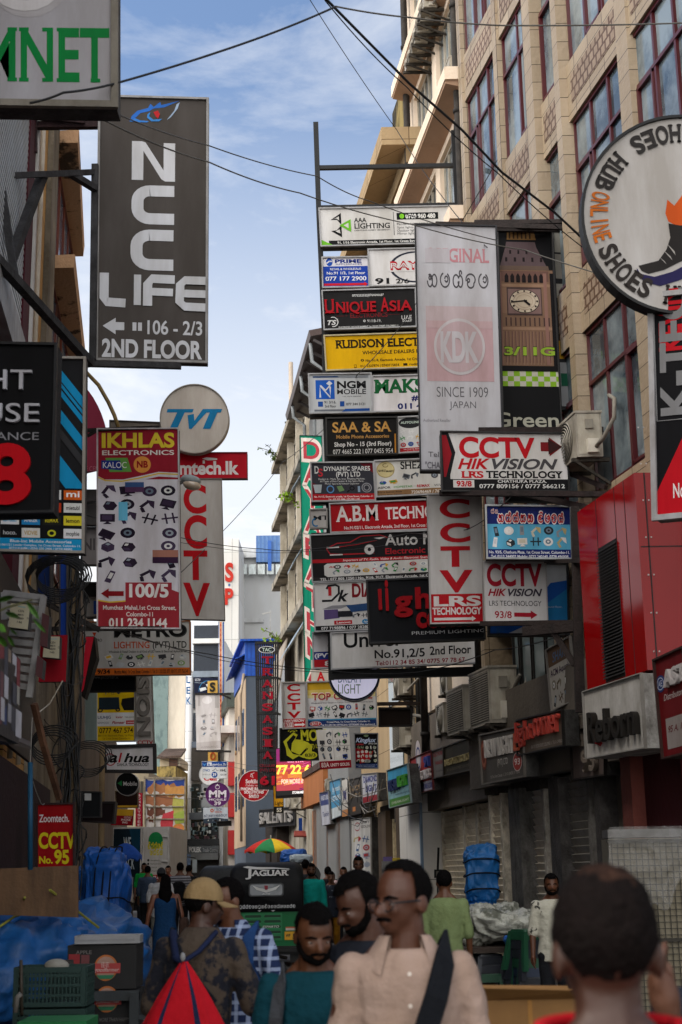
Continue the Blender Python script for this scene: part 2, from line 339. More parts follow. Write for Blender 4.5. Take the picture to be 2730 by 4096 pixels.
# sink for every shop board: Empty > cabinet, face_panel, frame (> lettering where the letters stand proud)
def sign(label, q, Y, bg, items, fr='#8c8c90', fw=.028, dp=.14, cat='shop sign', name='shop_sign', group=None, proud=(), kind='sign', back='#4a4846'):
    P = pan(q, Y); base = (P.BL + P.BR) / 2 - P.n * dp
    t = thing(name, label, cat, base, group)
    c = MB(); c.hexa([P.p(0, 1, -dp), P.p(1, 1, -dp), P.p(1, 0, -dp), P.p(0, 0, -dp), P.p(0, 1, -.004), P.p(1, 1, -.004), P.p(1, 0, -.004), P.p(0, 0, -.004)], M(back, 'rust')); c.build('cabinet', t)
    f = MB(); f.quad(P.p(0, 1, 0), P.p(1, 1, 0), P.p(1, 0, 0), P.p(0, 0, 0), M(bg, kind)); art(f, P, items, kind=kind); f.build('face_panel', t)
    if fr:
        b = MB(); m = M(fr, 'metal'); eu, ev = fw / P.W, fw / P.H; h = .03
        def strip(u0, v0, u1, v1):
            b.hexa([P.p(u0, v1, -.01), P.p(u1, v1, -.01), P.p(u1, v0, -.01), P.p(u0, v0, -.01), P.p(u0, v1, h), P.p(u1, v1, h), P.p(u1, v0, h), P.p(u0, v0, h)], m)
        strip(-.3 * eu, -.3 * ev, 1 + .3 * eu, .7 * ev); strip(-.3 * eu, 1 - .7 * ev, 1 + .3 * eu, 1 + .3 * ev)
        strip(-.3 * eu, .7 * ev, .7 * eu, 1 - .7 * ev); strip(1 - .7 * eu, .7 * ev, 1 + .3 * eu, 1 - .7 * ev)
        b.build('frame', t)
    for nm, its in proud:
        m_ = MB(); art(m_, P, its, base=.004); m_.build(nm, t)
    return t, P
def disc_sign(label, cx, cy, r, Y, bg, items, rim='#2c2c2e', rw=.05, dp=.15, name='round_sign', cat='round sign', ry=None):
    ry = ry or r; P = pan((cx - r, cy - ry, cx + r, cy + ry), Y); t = thing(name, label, cat, P.p(.5, 1, -dp))
    n = 56; o = arc(.5, .5, .5, .5, 0, 360, n)[:-1]
    c = MB(); c.loft([[P.p(u, v, -dp) for u, v in o], [P.p(u, v, .03) for u, v in o]], M(rim, 'metal'), caps=False)
    c.add([P.p(u, v, -dp) for u, v in o], [tuple(range(n))], M(rim, 'metal'))
    i_ = arc(.5, .5, .5 - rw, .5 - rw, 0, 360, n)[:-1]
    for k in range(n):
        a, b, d, e = o[k], o[(k + 1) % n], i_[(k + 1) % n], i_[k]
        c.quad(P.p(*a, .03), P.p(*b, .03), P.p(*d, .03), P.p(*e, .03), M(rim, 'metal')); c.quad(P.p(*e, .03), P.p(*d, .03), P.p(*d, 0), P.p(*e, 0), M(rim, 'metal'))
    c.build('rim', t)
    f = MB(); f.add([P.p(u, v, 0) for u, v in i_], [tuple(range(n))], M(bg, 'sign')); art(f, P, items); f.build('face_panel', t)
    return t, P
def bars(name, label, cat, segs, w=.06, col='#2a2624', kind='rust', group=None):
    """steel arms and posts: segs of (point, point[, width])"""
    m = MB(); k = M(col, kind)
    for s in segs: m.bar(s[0], s[1], s[2] if len(s) > 2 else w, k)
    o = m.build(name); return tag(o, label, cat, group)
def cable(label, pts, r=.008, sag=0, col='#1c1c1e', n=26, name='overhead_cable', group='cables across the street', wob=0):
    """pts: (px, py, Y) photo pixels; straight spans sag by `sag` metres"""
    P = [at(*p) if len(p) == 3 and not isinstance(p, Vector) else p for p in pts]; out = []
    for i in range(len(P) - 1):
        for k in range(n + (i == len(P) - 2)):
            t = k / n; q = P[i].lerp(P[i + 1], t); q = q + Vector((0, 0, -4 * sag * t * (1 - t) + wob * math.sin(t * 19 + i))); out.append(q)
    m = MB(); m.tube(out, r * .68, M(col, 'dark'), 5); o = m.build(name, smooth=True); return tag(o, label, 'cable', group)
rnd = random.Random(5)
# ================================================================== ground
def asphalt():
    m = bpy.data.materials.new('asphalt'); t, n, l, b = nodes(m); tx = n.new('ShaderNodeTexCoord')
    z1 = n.new('ShaderNodeTexNoise'); z1.inputs['Scale'].default_value = .35; z1.inputs['Detail'].default_value = 8
    z2 = n.new('ShaderNodeTexNoise'); z2.inputs['Scale'].default_value = 60; z2.inputs['Detail'].default_value = 3
    r = n.new('ShaderNodeValToRGB'); r.color_ramp.elements[0].position = .35; r.color_ramp.elements[0].color = (.075, .073, .071, 1); r.color_ramp.elements[1].position = .68; r.color_ramp.elements[1].color = (.16, .155, .15, 1)
    r2 = n.new('ShaderNodeValToRGB'); r2.color_ramp.elements[0].color = (.6, .6, .6, 1); r2.color_ramp.elements[1].color = (1.25, 1.2, 1.15, 1)
    x = n.new('ShaderNodeMix'); x.data_type = 'RGBA'; x.blend_type = 'MULTIPLY'; x.inputs['Factor'].default_value = 1
    for z in (z1, z2): l.new(tx.outputs['Object'], z.inputs[0])
    l.new(z1.outputs['Fac'], r.inputs[0]); l.new(z2.outputs['Fac'], r2.inputs[0]); l.new(r.outputs[0], x.inputs[6]); l.new(r2.outputs[0], x.inputs[7]); l.new(x.outputs[2], b.inputs['Base Color'])
    b.inputs['Roughness'].default_value = .8; bp = n.new('ShaderNodeBump'); bp.inputs['Strength'].default_value = .4; bp.inputs['Distance'].default_value = .01; l.new(z2.outputs['Fac'], bp.inputs['Height']); l.new(bp.outputs[0], b.inputs['Normal'])
    return m
g = MB(); g.quad((-300, -60, -.02), (300, -60, -.02), (300, 600, -.02), (-300, 600, -.02), M('#6a6258', 'conc')); struct(g.build('ground', loc=(0, 0, 0)))
g = MB(); g.quad((-12, -20, 0), (12, -20, 0), (4, 130, 0), (-20, 130, 0), asphalt()); struct(g.build('road', loc=(0, 0, 0)))
g = MB(); km = M('#6b655c', 'conc')
g.hexa([FP('A', 6, -.01, 1.0), FP('A', 23.4, -.01, 1.0), FP('A', 23.4, -.01, -.1), FP('A', 6, -.01, -.1), FP('A', 6, .13, 1.0), FP('A', 23.4, .13, 1.0), FP('A', 23.4, .13, -.1), FP('A', 6, .13, -.1)], km)
g.hexa([FP('B', 23.4, -.01, .9), FP('B', 60, -.01, .9), FP('B', 60, -.01, -.1), FP('B', 23.4, -.01, -.1), FP('B', 23.4, .13, .9), FP('B', 60, .13, .9), FP('B', 60, .13, -.1), FP('B', 23.4, .13, -.1)], km)
struct(g.build('pavement'))
litter = MB()
for i in range(46):
    p = gnd(rnd.uniform(560, 700), rnd.uniform(3700, 3900)) if i < 30 else Vector((rnd.uniform(-3, 1), rnd.uniform(9, 30), 0)); s = rnd.uniform(.015, .07); a = rnd.uniform(0, 6.3)
    pts = [p + Vector((math.cos(a + k) * s * rnd.uniform(.5, 1.2), math.sin(a + k) * s * rnd.uniform(.5, 1.2), .006 + rnd.uniform(0, .025))) for k in (0, 1.3, 2.6, 3.9, 5.1)]
    litter.add(pts, [(0, 1, 2, 3, 4)], M(rnd.choice(['#c9c6c0', '#8f8a82', '#6d5a48', '#b8b4aa']), 'paper'))
stuff(litter.build('litter'))
# ================================================================== buildings along the right-hand side
TAN = M('#aa9880', 'wall', tile=(.42, .3), rough=.42, dirt=.3, mort=.006); TANP = M('#a48f7a', 'wall', tile=(.13, .15), rough=.5, dirt=.35, boff=.5, mort=.02, grout='#9a8474')
MAR = M('#4a0d14', 'plain', rough=.35); GLS = M('#7b868a', 'glass', c2='#24323a', p0=.4, p1=.58)
def fbox(mb, k, y0, y1, z0, z1, o0, o1, m):   # box that follows a facade line
    mb.hexa([FP(k, y0, z0, o0), FP(k, y1, z0, o0), FP(k, y1, z0, o1), FP(k, y0, z0, o1), FP(k, y0, z1, o0), FP(k, y1, z1, o0), FP(k, y1, z1, o1), FP(k, y0, z1, o1)], m)
def window(t, k, y0, y1, z0, z1, off, nv, tr, fm, gm, w=.05, tilt=None):
    f = MB()
    for i in range(nv + 1):
        y = y0 + (y1 - y0) * i / nv; fbox(f, k, max(y - w / 2, y0), min(y + w / 2, y1), z0, z1, off - .06, off, fm)
    for z in [z0, z1 - w] + ([z1 - (z1 - z0) * tr] if tr else []): fbox(f, k, y0, y1, z, z + w, off - .055, off + .006, fm)
    if tr:      # an opening sash with its own thinner frame
        i = rnd.randrange(nv); a = y0 + (y1 - y0) * i / nv + w; b = y0 + (y1 - y0) * (i + 1) / nv - w; zt = z1 - (z1 - z0) * tr
        for (c, d, e, g_) in ((a, a + .035, z0 + .05, zt), (b - .035, b, z0 + .05, zt), (a, b, zt - .04, zt), (a, b, z0 + .05, z0 + .09)): fbox(f, k, c, d, e, g_, off - .04, off + .018, fm)
    o = f.build('window', t); g_ = MB()
    for i in range(nv):
        a = y0 + (y1 - y0) * i / nv; b = y0 + (y1 - y0) * (i + 1) / nv; j = rnd.uniform(-.012, .012)
        g_.quad(FP(k, a, z0, off - .035 + j), FP(k, b, z0, off - .035 - j), FP(k, b, z1, off - .035 - j), FP(k, a, z1, off - .035 + j), gm)
    g_.build('pane', o); return o
t = thing('tiled_building', 'tall building clad in tan tiles with tall maroon window frames, above the red shop cladding', 'building', FP('A', 18, 0))
PIL = [12.2, 14.3, 16.28, 18.4, 19.55, 21.3, 23.3]; ZW = [(4.2, 5.5), (6.4, 8.7), (9.6, 11.9), (12.8, 15.1), (16.0, 18.3)]
w = MB(); fz = {}
for a, b in zip(PIL[:-1], PIL[1:]):
    z = 3.2
    for (z0, z1) in ZW + [(20.5, 20.6)]:
        fbox(w, 'A', a, b, z, z0, 0, -.6, TAN)
        if z0 > 6: fbox(fz.setdefault(z0, MB()), 'A', a + .25, b - .25, z0 - .68, z0 - .24, .006, -.02, TANP)
        z = z1
[fbox(w, 'A', p - .09, p + .09, 3.2, 20.6, -.004, -.59, TAN) for p in PIL]; w.build('wall', t); [m_.build('patterned_tile_band', t) for m_ in fz.values()]
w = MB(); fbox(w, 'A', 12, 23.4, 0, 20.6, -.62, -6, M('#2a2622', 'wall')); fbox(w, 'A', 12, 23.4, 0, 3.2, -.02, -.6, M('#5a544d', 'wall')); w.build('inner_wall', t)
for i, p in enumerate(PIL):
    w = MB(); h = .17 if i in (0, 1, 2, 4) else .1; fbox(w, 'A', p - h, p + h, 3.2, 21, .11 if i in (3, 4) else .04, -.5, TAN); w.build('pilaster', t)
for a, b in zip(PIL[:-1], PIL[1:]):
    for (z0, z1) in ZW[1:]:
        nv = 1 if b - a < 1.4 else (2 if b - a < 1.9 else 3)
        window(t, 'A', a + .13, b - .13, z0, z1, -.045, nv, .34, MAR, GLS)
# beige plastered building with projecting sun-shade slabs
CREAM = M('#ecd9c4', 'wall', dirt=.22); t = thing('plastered_building', 'cream plastered building with projecting concrete sunshade slabs and drainpipes, in the sun', 'building', FP('B', 26, 0))
w = MB(); ys = [23.45, 24.1, 26.0, 26.4, 28.4, 28.9]; fw_ = []
for (z0, z1) in [(11.2, 12.65), (13.95, 15.45), (16.75, 18.25), (19.55, 21.05)]:
    for a, b in ((24.0, 26.1), (26.5, 28.5)): fw_.append((a, b, z0, z1))
z = 4.7
for (z0, z1) in [(11.2, 12.65), (13.95, 15.45), (16.75, 18.25), (19.55, 21.05), (23, 23.1)]:
    fbox(w, 'B', 23.42, 29, z, z0, .3, -.2, CREAM)
    if z1 < 23:
        for a, b in ((23.42, 24.0), (26.1, 26.5), (28.5, 29)): fbox(w, 'B', a, b, z0, z1, .3, -.2, CREAM)
    z = z1
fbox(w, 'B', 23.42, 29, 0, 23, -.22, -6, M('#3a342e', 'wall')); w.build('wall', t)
for z0 in (12.9, 15.7, 18.5, 21.3):
    w = MB(); fbox(w, 'B', 23.5, 28.9, z0 + .06, z0 + .32, .72, .3, CREAM)
    w.hexa([FP('B', 23.55, z0, .7), FP('B', 28.85, z0, .7), FP('B', 28.85, z0 - .1, .3), FP('B', 23.55, z0 - .1, .3), FP('B', 23.55, z0 + .058, .7), FP('B', 28.85, z0 + .058, .7), FP('B', 28.85, z0 + .058, .3), FP('B', 23.55, z0 + .058, .3)], M('#a98a72', 'wall', dirt=.2)); w.build('sunshade_slab', t)  # brown underside: the bounce light from below is put into its colour
for a, b, z0, z1 in fw_: window(t, 'B', a, b, z0, z1, .22, 5, .0, M('#b3aa9a', 'metal'), GLS, w=.06)
for yy, z0, z1 in ((23.75, 3.2, 23), (28.6, 3.2, 23)):
    w = MB(); w.tube([FP('B', yy, z0, .44), FP('B', yy, z1, .44)], .075, M('#3a342f', 'rust'), 8)
    for q in range(9): w.tube([FP('B', yy, z0 + 1 + q * 2.2, .44), FP('B', yy, z0 + 1.08 + q * 2.2, .44)], .095, M('#2e2a27', 'rust'), 8)
    w.build('drainpipe', t, smooth=True)
# panelled building with the deep eave
BRN = M('#b59c78', 'wall', tile=(1.1, .75), dirt=.25, grout='#6a5a48'); t = thing('panelled_building', 'brown panelled building with a deep boxed roof eave, behind the stacked shop boards', 'building', FP('B', 33, 0))
w = MB(); fbox(w, 'B', 29.02, 40, 0, 17.1, .0, -6, BRN); fbox(w, 'B', 29.1, 30.3, 10, 17.1, .35, .0, M('#c5ae8c', 'wall')); w.build('wall', t)
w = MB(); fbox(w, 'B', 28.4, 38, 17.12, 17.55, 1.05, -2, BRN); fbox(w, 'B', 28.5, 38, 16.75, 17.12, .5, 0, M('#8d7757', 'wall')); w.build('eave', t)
w = MB(); fbox(w, 'B', 29.1, 33, 17.55, 20.5, -.05, -4, M('#8f7d4e', 'conc', c2='#2e2a20', p0=.4, p1=.6)); w.build('parapet', t)
w = MB(); cm = M('#b6a06c', 'conc')
# corrugated-roof building
t = thing('metal_roof_building', 'grey sheet metal building under a dark sloping roof with gutters, left of the yellow board', 'building', FP('B', 46, 0))
w = MB(); fbox(w, 'B', 40.05, 48.5, 0, 17.2, .35, -6, M('#8f8f8d', 'wall', stripe=(2.2, '#6d6e70', 'Y'), dirt=.2)); w.build('wall', t)
w = MB(); rm = M('#4a3a36', 'metal', rough=.4)
w.hexa([FP('B', 41.5, 17.75, 1.1), FP('B', 49, 17.45, 1.1), FP('B', 49, 18.6, -5), FP('B', 41.5, 18.9, -5), FP('B', 41.5, 17.95, 1.15), FP('B', 49, 17.65, 1.15), FP('B', 49, 18.8, -5), FP('B', 41.5, 19.1, -5)], rm)
for q in range(8): w.bar(FP('B', 41.6 + q * .95, 17.66, 1.0), FP('B', 41.6 + q * .95, 17.3, .36), .08, M('#3a3230', 'dark'))
w.build('roof', t)
for yy in (42, 44.8, 47.6):
    w = MB(); w.tube([FP('B', yy, 17.7, 1.05), FP('B', yy, 17.1, 1.0), FP('B', yy, 16.8, .62), FP('B', yy, 11, .55)], .06, M('#8d9295', 'metal'), 8); w.build('drainpipe', t, smooth=True)
# weathered concrete building with ledges
OLD = M('#b9b0a0', 'conc', c2='#6f6656', p0=.3, p1=.62); LED = M('#9c9486', 'conc', c2='#3d382e', p0=.35, p1=.55)
t = thing('weathered_building', 'weathered concrete building with stained ledges and plants, beside the tall green sign', 'building', FP('B', 58, 0))
w = MB(); fbox(w, 'B', 48.6, 61.5, 0, 19.1, 0, -7, OLD); w.build('wall', t)
for i, z0 in enumerate((10.9, 13.7, 16.4, 19.1)):
    w = MB(); fbox(w, 'B', 49, 62, z0, z0 + .28, .5, -.1, LED)
    if i == 3: fbox(w, 'B', 49, 61.8, z0 + .28, z0 + .85, .3, .1, LED)
    w.build('ledge', t)
    if i < 3:
        for a in (51, 54.3, 57.6): window(t, 'B', a, a + 2.3, z0 + .9, z0 + 2.4, .03, 3, .3, M('#3a332c', 'plain'), M('#2f3638', 'glass'))
    for a in (50.6, 53.9, 57.2, 60.5):
        if i < 3: w = MB(); fbox(w, 'B', a - .12, a + .12, z0 + .28, z0 + 2.7, .25, 0, OLD); w.build('fin', t)
w = MB(); w.hexa([FP('B', 57, 8.4, .7), FP('B', 62, 8.4, .7), FP('B', 62, 10.8, .3), FP('B', 57, 10.8, .3), FP('B', 57, 8.4, .76), FP('B', 62, 8.4, .76), FP('B', 62, 10.8, .36), FP('B', 57, 10.8, .36)], M('#b9ada0', 'wall')); w.build('sunshade_slab', t)
w = MB()
for a, z0 in ((50.5, 15.3), (50.5, 12.5), (50.5, 9.7), (54, 9.7)): w.hexa([FP('B', a + p, z0 + q, .75 - .6 * r_) for q_ in (0, .04) for p, q, r_ in ((0, q_, 0), (2, q_, 0), (2, 1 + q_, 1), (0, 1 + q_, 1))], M('#9fb2c4', 'metal'))
w.build('awning_sheets', t)
w = MB(); w.tube([at(1166, 1790, 60), at(1166, 1640, 60), at(1164, 1450, 60)], [.11, .1, .1], M('#d9c9b8', 'wall'), 10); w.bar(at(1168, 1680, 60), at(1205, 1780, 60), .08, M('#b9aca0', 'metal')); w.bar(at(1140, 1690, 60), at(1200, 1688, 60), .07, M('#4a4a4a', 'metal')); w.bar(at(1142, 1720, 60), at(1180, 1718, 60), .07, M('#4a4a4a', 'metal')); w.bar(at(1150, 1680, 59.9), at(1150, 1728, 59.9), .05, M('#4a4a4a', 'metal'))
tag(w.build('antenna_mast'), 'pale pipe mast with clamps rising above the weathered concrete ledge', 'mast')
# building with blue metal attic
t = thing('blue_attic_building', 'narrow blue-grey building with a bright blue corrugated attic and cream side wall', 'building', Vector((-4, 68, 0)))
def kbox(mb, x0, x1, y0, y1, z0, z1, m, sl=.14): mb.hexa([(x0, y0, z0), (x1, y0, z0), (x1 - sl * (y1 - y0), y1, z0), (x0 - sl * (y1 - y0), y1, z0), (x0, y0, z1), (x1, y0, z1), (x1 - sl * (y1 - y0), y1, z1), (x0 - sl * (y1 - y0), y1, z1)], m)
xa, xb = at(985, 3000, 66).x, at(1105, 3000, 66).x
w = MB(); kbox(w, xa, xb, 66, 74, 0, 10.5, M('#56606e', 'wall', dirt=.2)); w.hexa([(xa - .02, 66, 2.8), (xa - .002, 66, 2.8), (xa - 1.122, 74, 2.8), (xa - 1.14, 74, 2.8), (xa - .02, 66, 10.4), (xa - .002, 66, 10.4), (xa - 1.122, 74, 10.4), (xa - 1.14, 74, 10.4)], M('#c4ab90', 'wall')); w.build('wall', t)
w = MB(); bl = M('#1c55b8', 'metal', stripe=(1.6, '#123f92', 'X')); kbox(w, xa - .05, xb, 65.95, 74, 10.5, 12.1, bl); kbox(w, xa - .25, xb + .1, 65.7, 74.3, 12.1, 12.2, bl); w.hexa([(xa - .5, 66, 11.3), (xa - .06, 66, 11.5), (xa - 1.2, 74, 11.5), (xa - 1.6, 74, 11.3), (xa - .5, 66, 11.35), (xa - .06, 66, 11.55), (xa - 1.2, 74, 11.55), (xa - 1.6, 74, 11.35)], bl); w.build('metal_attic', t)
for z0 in (4.6, 7.4):
    for y0 in (67, 69.4, 71.8):
        w = MB(); w.hexa([(xa - .14 * (y0 - 66) - .05, y0, z0), (xa - .14 * (y0 - 66), y0, z0), (xa - .14 * (y0 - 64.8), y0 + 1.2, z0), (xa - .14 * (y0 - 64.8) - .05, y0 + 1.2, z0), (xa - .14 * (y0 - 66) - .05, y0, z0 + 1.7), (xa - .14 * (y0 - 66), y0, z0 + 1.7), (xa - .14 * (y0 - 64.8), y0 + 1.2, z0 + 1.7), (xa - .14 * (y0 - 64.8) - .05, y0 + 1.2, z0 + 1.7)], M('#3a5578', 'glass')); w.build('window', t)
w = MB(); w.tube([(xa - .1, 65.9, 10.6), (xa - .25, 65.9, 9.6), (xa - .2, 65.9, 3)], .06, M('#b09c86', 'metal'), 8); w.build('drainpipe', t, smooth=True)
# red building beyond
t = thing('red_building', 'white building with red painted balconies, beyond the blue attic', 'building', at(930, 3300, 80))
P0 = at(915, 3400, 80); P1 = at(950, 3400, 80)
w = MB(); kbox(w, P0.x, P1.x + 2, 80, 92, 0, 10.6, M('#d8cfc4', 'wall')); w.build('wall', t)
for z0 in (2.6, 4.6, 6.3): w = MB(); kbox(w, P0.x + .02, P1.x + 1, 79.5, 80, z0, z0 + 1.3, M('#b3201c', 'plain')); w.build('balcony', t)
w = MB(); kbox(w, P0.x - .6, P1.x + 2, 78.6, 86, 9.1, 9.5, M('#e8dcd4', 'wall')); kbox(w, P0.x - .1, P1.x + 2, 79.4, 88, 10.6, 11.4, M('#4a5048', 'metal')); w.build('roof', t)
# distant towers
t = thing('white_tower', 'plain white tower block with red initials, far behind the street', 'building', at(925, 3480, 104))
A_, B_ = at(892, 2155, 104), at(956, 2155, 104); w = MB(); w.box((A_.x, 104, 0), (B_.x, 114, A_.z), M('#dcdcda', 'wall', dirt=.12, tile=(6, 3.3), grout='#b0b0b0', mort=.02)); w.build('wall', t)
P = Pan(Vector((A_.x, 103.97, A_.z)), Vector((B_.x, 103.97, A_.z)), Vector((B_.x, 103.97, 1)), Vector((A_.x, 103.97, 1)))
w = MB(); art(w, P, [('T', 'S', .16, .078, .68, .13, '#c4382c', 'B', .1), ('c', .42, .142, .07, .004, '#4a6a9a'), ('T', 'P', .16, .155, .68, .2, '#c4382c', 'B', .1)]); w.build('lettering', t)
t = thing('grey_tower', 'grey concrete block with a blue corrugated top floor, far behind the street', 'building', at(1040, 3480, 110))
A_, B_ = at(954, 2235, 110), at(1160, 2150, 110); w = MB(); w.box((A_.x, 110, 0), (B_.x, 122, A_.z), M('#a9abad', 'wall', dirt=.1)); w.box((at(960, 2475, 110).x, 109.8, at(960, 2492, 110).z), (at(1055, 2475, 110).x, 110, at(960, 2475, 110).z), M('#bdbfc0', 'wall')); w.build('wall', t)
w = MB(); x0 = at(1024, 2150, 109).x; w.box((A_.x, 109.5, at(1000, 2235, 110).z), (x0, 122, at(1000, 2200, 110).z), M('#c7c9ca', 'wall')); w.box((x0, 109.4, at(1000, 2255, 110).z), (B_.x, 122, at(1000, 2150, 110).z), M('#5f82b4', 'metal', stripe=(1.0, '#47689a', 'X'))); w.box((at(1072, 2200, 109).x, 109.2, at(1072, 2280, 109).z), (at(1086, 2200, 109).x, 109.4, at(1072, 2160, 109).z), M('#2c5fb0', 'plain')); w.build('metal_attic', t)
w = MB()
for a in range(5): q = at(960 + a * 36, 2262, 109.3); w.box((q.x, 109.3, q.z - .7), (q.x + .55, 109.5, q.z + .1), M('#cfd8d8', 'metal'))
w.build('window', t)
# glass-fronted trade centre closing the view
t = thing('trade_centre', 'white and dark glass trade centre with louvred upper floors, closing the end of the street', 'building', at(815, 3480, 85))
Z = lambda y, Y=85: at(815, y, Y).z
X = lambda x, Y=85: at(x, 3300, Y).x
WH = M('#dfe0e0', 'wall', dirt=.1); DK = M('#23272e', 'metal', stripe=(7, '#3c424c', 'Z'), w0=.5)
w = MB(); w.box((X(762), 85.4, 0), (X(896), 97, Z(2560)), WH); w.build('wall', t)
w = MB(); w.cyl((X(751), 85.2, 0), (0, 0, 1), (X(766) - X(737)) / 2, Z(2690), M('#dcdee2', 'wall', dirt=.1, tile=(9, 1.6), grout='#a8acb2', mort=.015), 20); w.build('column', t, smooth=True)
for (y0, y1) in ((2568, 2683), (2500, 2558), (2710, 2830), (2850, 2965)):
    w = MB(); w.box((X(768), 85.15, Z(y1)), (X(872), 85.38, Z(y0)), DK); w.build('louvre_panel', t)
w = MB(); w.box((X(764), 84.8, Z(2575)), (X(876), 85.4, Z(2556)), WH); w.box((X(766), 85.0, Z(2708)), (X(874), 85.4, Z(2684)), M('#9aa6b4', 'wall')); w.box((X(764), 85.0, Z(2990)), (X(876), 85.4, Z(2966)), M('#5c6470', 'wall')); w.box((X(764), 84.9, Z(3122)), (X(876), 85.4, Z(2992)), M('#39342f', 'wall')); w.build('spandrel', t)
w = MB(); g_ = M('#1d2629', 'glass'); w.box((X(757), 85.1, Z(3250)), (X(874), 85.3, Z(3135)), g_); w.box((X(757), 85.1, Z(3355)), (X(874), 85.3, Z(3278)), g_); w.box((X(757), 85.0, Z(3278)), (X(874), 85.35, Z(3250)), M('#6a7078', 'wall')); w.build('shop_window', t)
w = MB()
for q in range(84):
    a = X(760 + rnd.uniform(0, 104)); r_ = rnd.choice([3150, 3172, 3188, 3232, 3290, 3308, 3324, 3342]); b = Z(r_ + rnd.uniform(-3, 3)); hh = rnd.uniform(.12, .26); w.box((a, 85.02, b - hh), (a + rnd.uniform(.1, .2), 85.09, b), M(rnd.choice(['#c9ced0', '#8fa8ae', '#4f6268', '#b9b0a4', '#5a3a44', '#dfe3e4', '#3a464e']), 'plain'))
w.build('displayed_goods', t); stuff_part = w
w = MB(); w.box((X(752), 84.9, Z(3382)), (X(876), 85.3, Z(3356)), M('#2a2d30', 'plain')); w.box((X(752), 84.8, Z(3412)), (X(876), 85.3, Z(3384)), M('#6b7074', 'metal')); w.box((X(752), 84.9, 0), (X(876), 85.3, Z(3440)), M('#2b2826', 'metal', stripe=(5, '#45403c', 'X'))); w.box((X(752), 84.2, Z(3440)), (X(878), 85.2, Z(3413)), M('#8f9396', 'wall')); w.build('base_fascia', t)
P = pan((754, 3384, 874, 3412), 84.78); w = MB(); art(w, P, [('T', 'POLEK', .03, .2, .44, .86, '#e8e8e8', 'B', .05), ('T', 'Trade Centre', .48, .3, .97, .86, '#c4c8cc', '', .04)]); w.build('lettering', t)
P = pan((742, 2700, 766, 2880), 84.5); w = MB(); art(w, P, [('T', 'L', .2, .03, .85, .18, '#1d5f9c', 'b', .05), ('T', 'E', .2, .27, .85, .42, '#1d5f9c', 'b', .05), ('T', 'K', .2, .5, .95, .65, '#1d5f9c', 'b', .05)]); w.build('lettering', t)
w = MB(); P = pan((874, 2478, 896, 2985), 84.9)
w.hexa([P.p(0, 1, -.4), P.p(1, 1, -.4), P.p(1, 0, -.4), P.p(0, 0, -.4), P.p(0, 1), P.p(1, 1), P.p(1, 0), P.p(0, 0)], M('#c9c4bc', 'wall'))
art(w, P, [('r', .3, .02, .62, 1, '#d98a62'), ('r', .8, .02, 1, 1, '#2a4f9a'), ('r', .04, .02, .14, 1, '#2a4f9a')] + [('p', [(.34, .03 + i * .04), (.58, .045 + i * .04), (.34, .06 + i * .04)], '#b8432e') for i in range(24)])
w.build('striped_pillar', t)
# pale rear blocks and the little tiled house
t = thing('cream_block', 'plain cream and teal rear block standing behind the little tiled house', 'building', at(680, 3480, 98))
w = MB(); q = at(675, 2650, 98); w.box((at(612, 2650, 98).x, 98, 0), (q.x, 108, q.z), M('#71827f', 'conc', c2='#5d6d6c')); w.box((q.x, 98.2, 0), (at(742, 2650, 98).x, 108, q.z), M('#e4d8c6', 'wall')); w.build('wall', t)
t = thing('tiled_house', 'small cream house with a tiled gable roof on a mossy ledge, above the torn hoarding', 'building', at(680, 3480, 78))
w = MB(); a, b = at(628, 3110, 78), at(704, 3065, 78); w.box((a.x, 78, 0), (b.x, 84, b.z), M('#a08a52', 'conc', c2='#3f3a2c')); a, b = at(640, 3065, 79), at(722, 3030, 79); w.box((a.x, 79, a.z), (b.x, 83, b.z), M('#dfcfb4', 'wall')); c = at(690, 3065, 78.9); w.box((at(678, 3065, 79).x, 78.85, c.z), (at(712, 3065, 79).x, 79, at(690, 3036, 79).z), M('#5a3f34', 'wood')); w.build('wall', t)
w = MB(); e0, e1, rg = at(628, 3036, 78.6), at(726, 3030, 78.6), at(662, 3002, 80.8); w.hexa([e0, e1, Vector((e1.x, 81, rg.z)), Vector((rg.x, 81, rg.z)), e0 + Vector((0, 0, .12)), e1 + Vector((0, 0, .12)), Vector((e1.x, 81, rg.z + .12)), Vector((rg.x, 81, rg.z + .12))], M('#6b5a50', 'conc', tile=(.28, .3), grout='#2a2420')); w.build('roof', t)
# plain row behind the hoarding, far left
t = thing('yellow_building', 'yellowish shop building with small barred windows behind the pink sweets banner', 'building', at(560, 3480, 74))
w = MB(); w.box((at(470, 3400, 74).x, 74, 0), (at(590, 3400, 74).x, 90, at(560, 3085, 74).z), M('#b5a88e', 'wall')); w.build('wall', t)
for x_ in (548, 562): w = MB(); a, b = at(x_, 3200, 73.9), at(x_ + 10, 3125, 73.9); w.box((a.x, 73.9, a.z), (b.x, 74, b.z), M('#3d3a34', 'metal')); w.build('window', t)
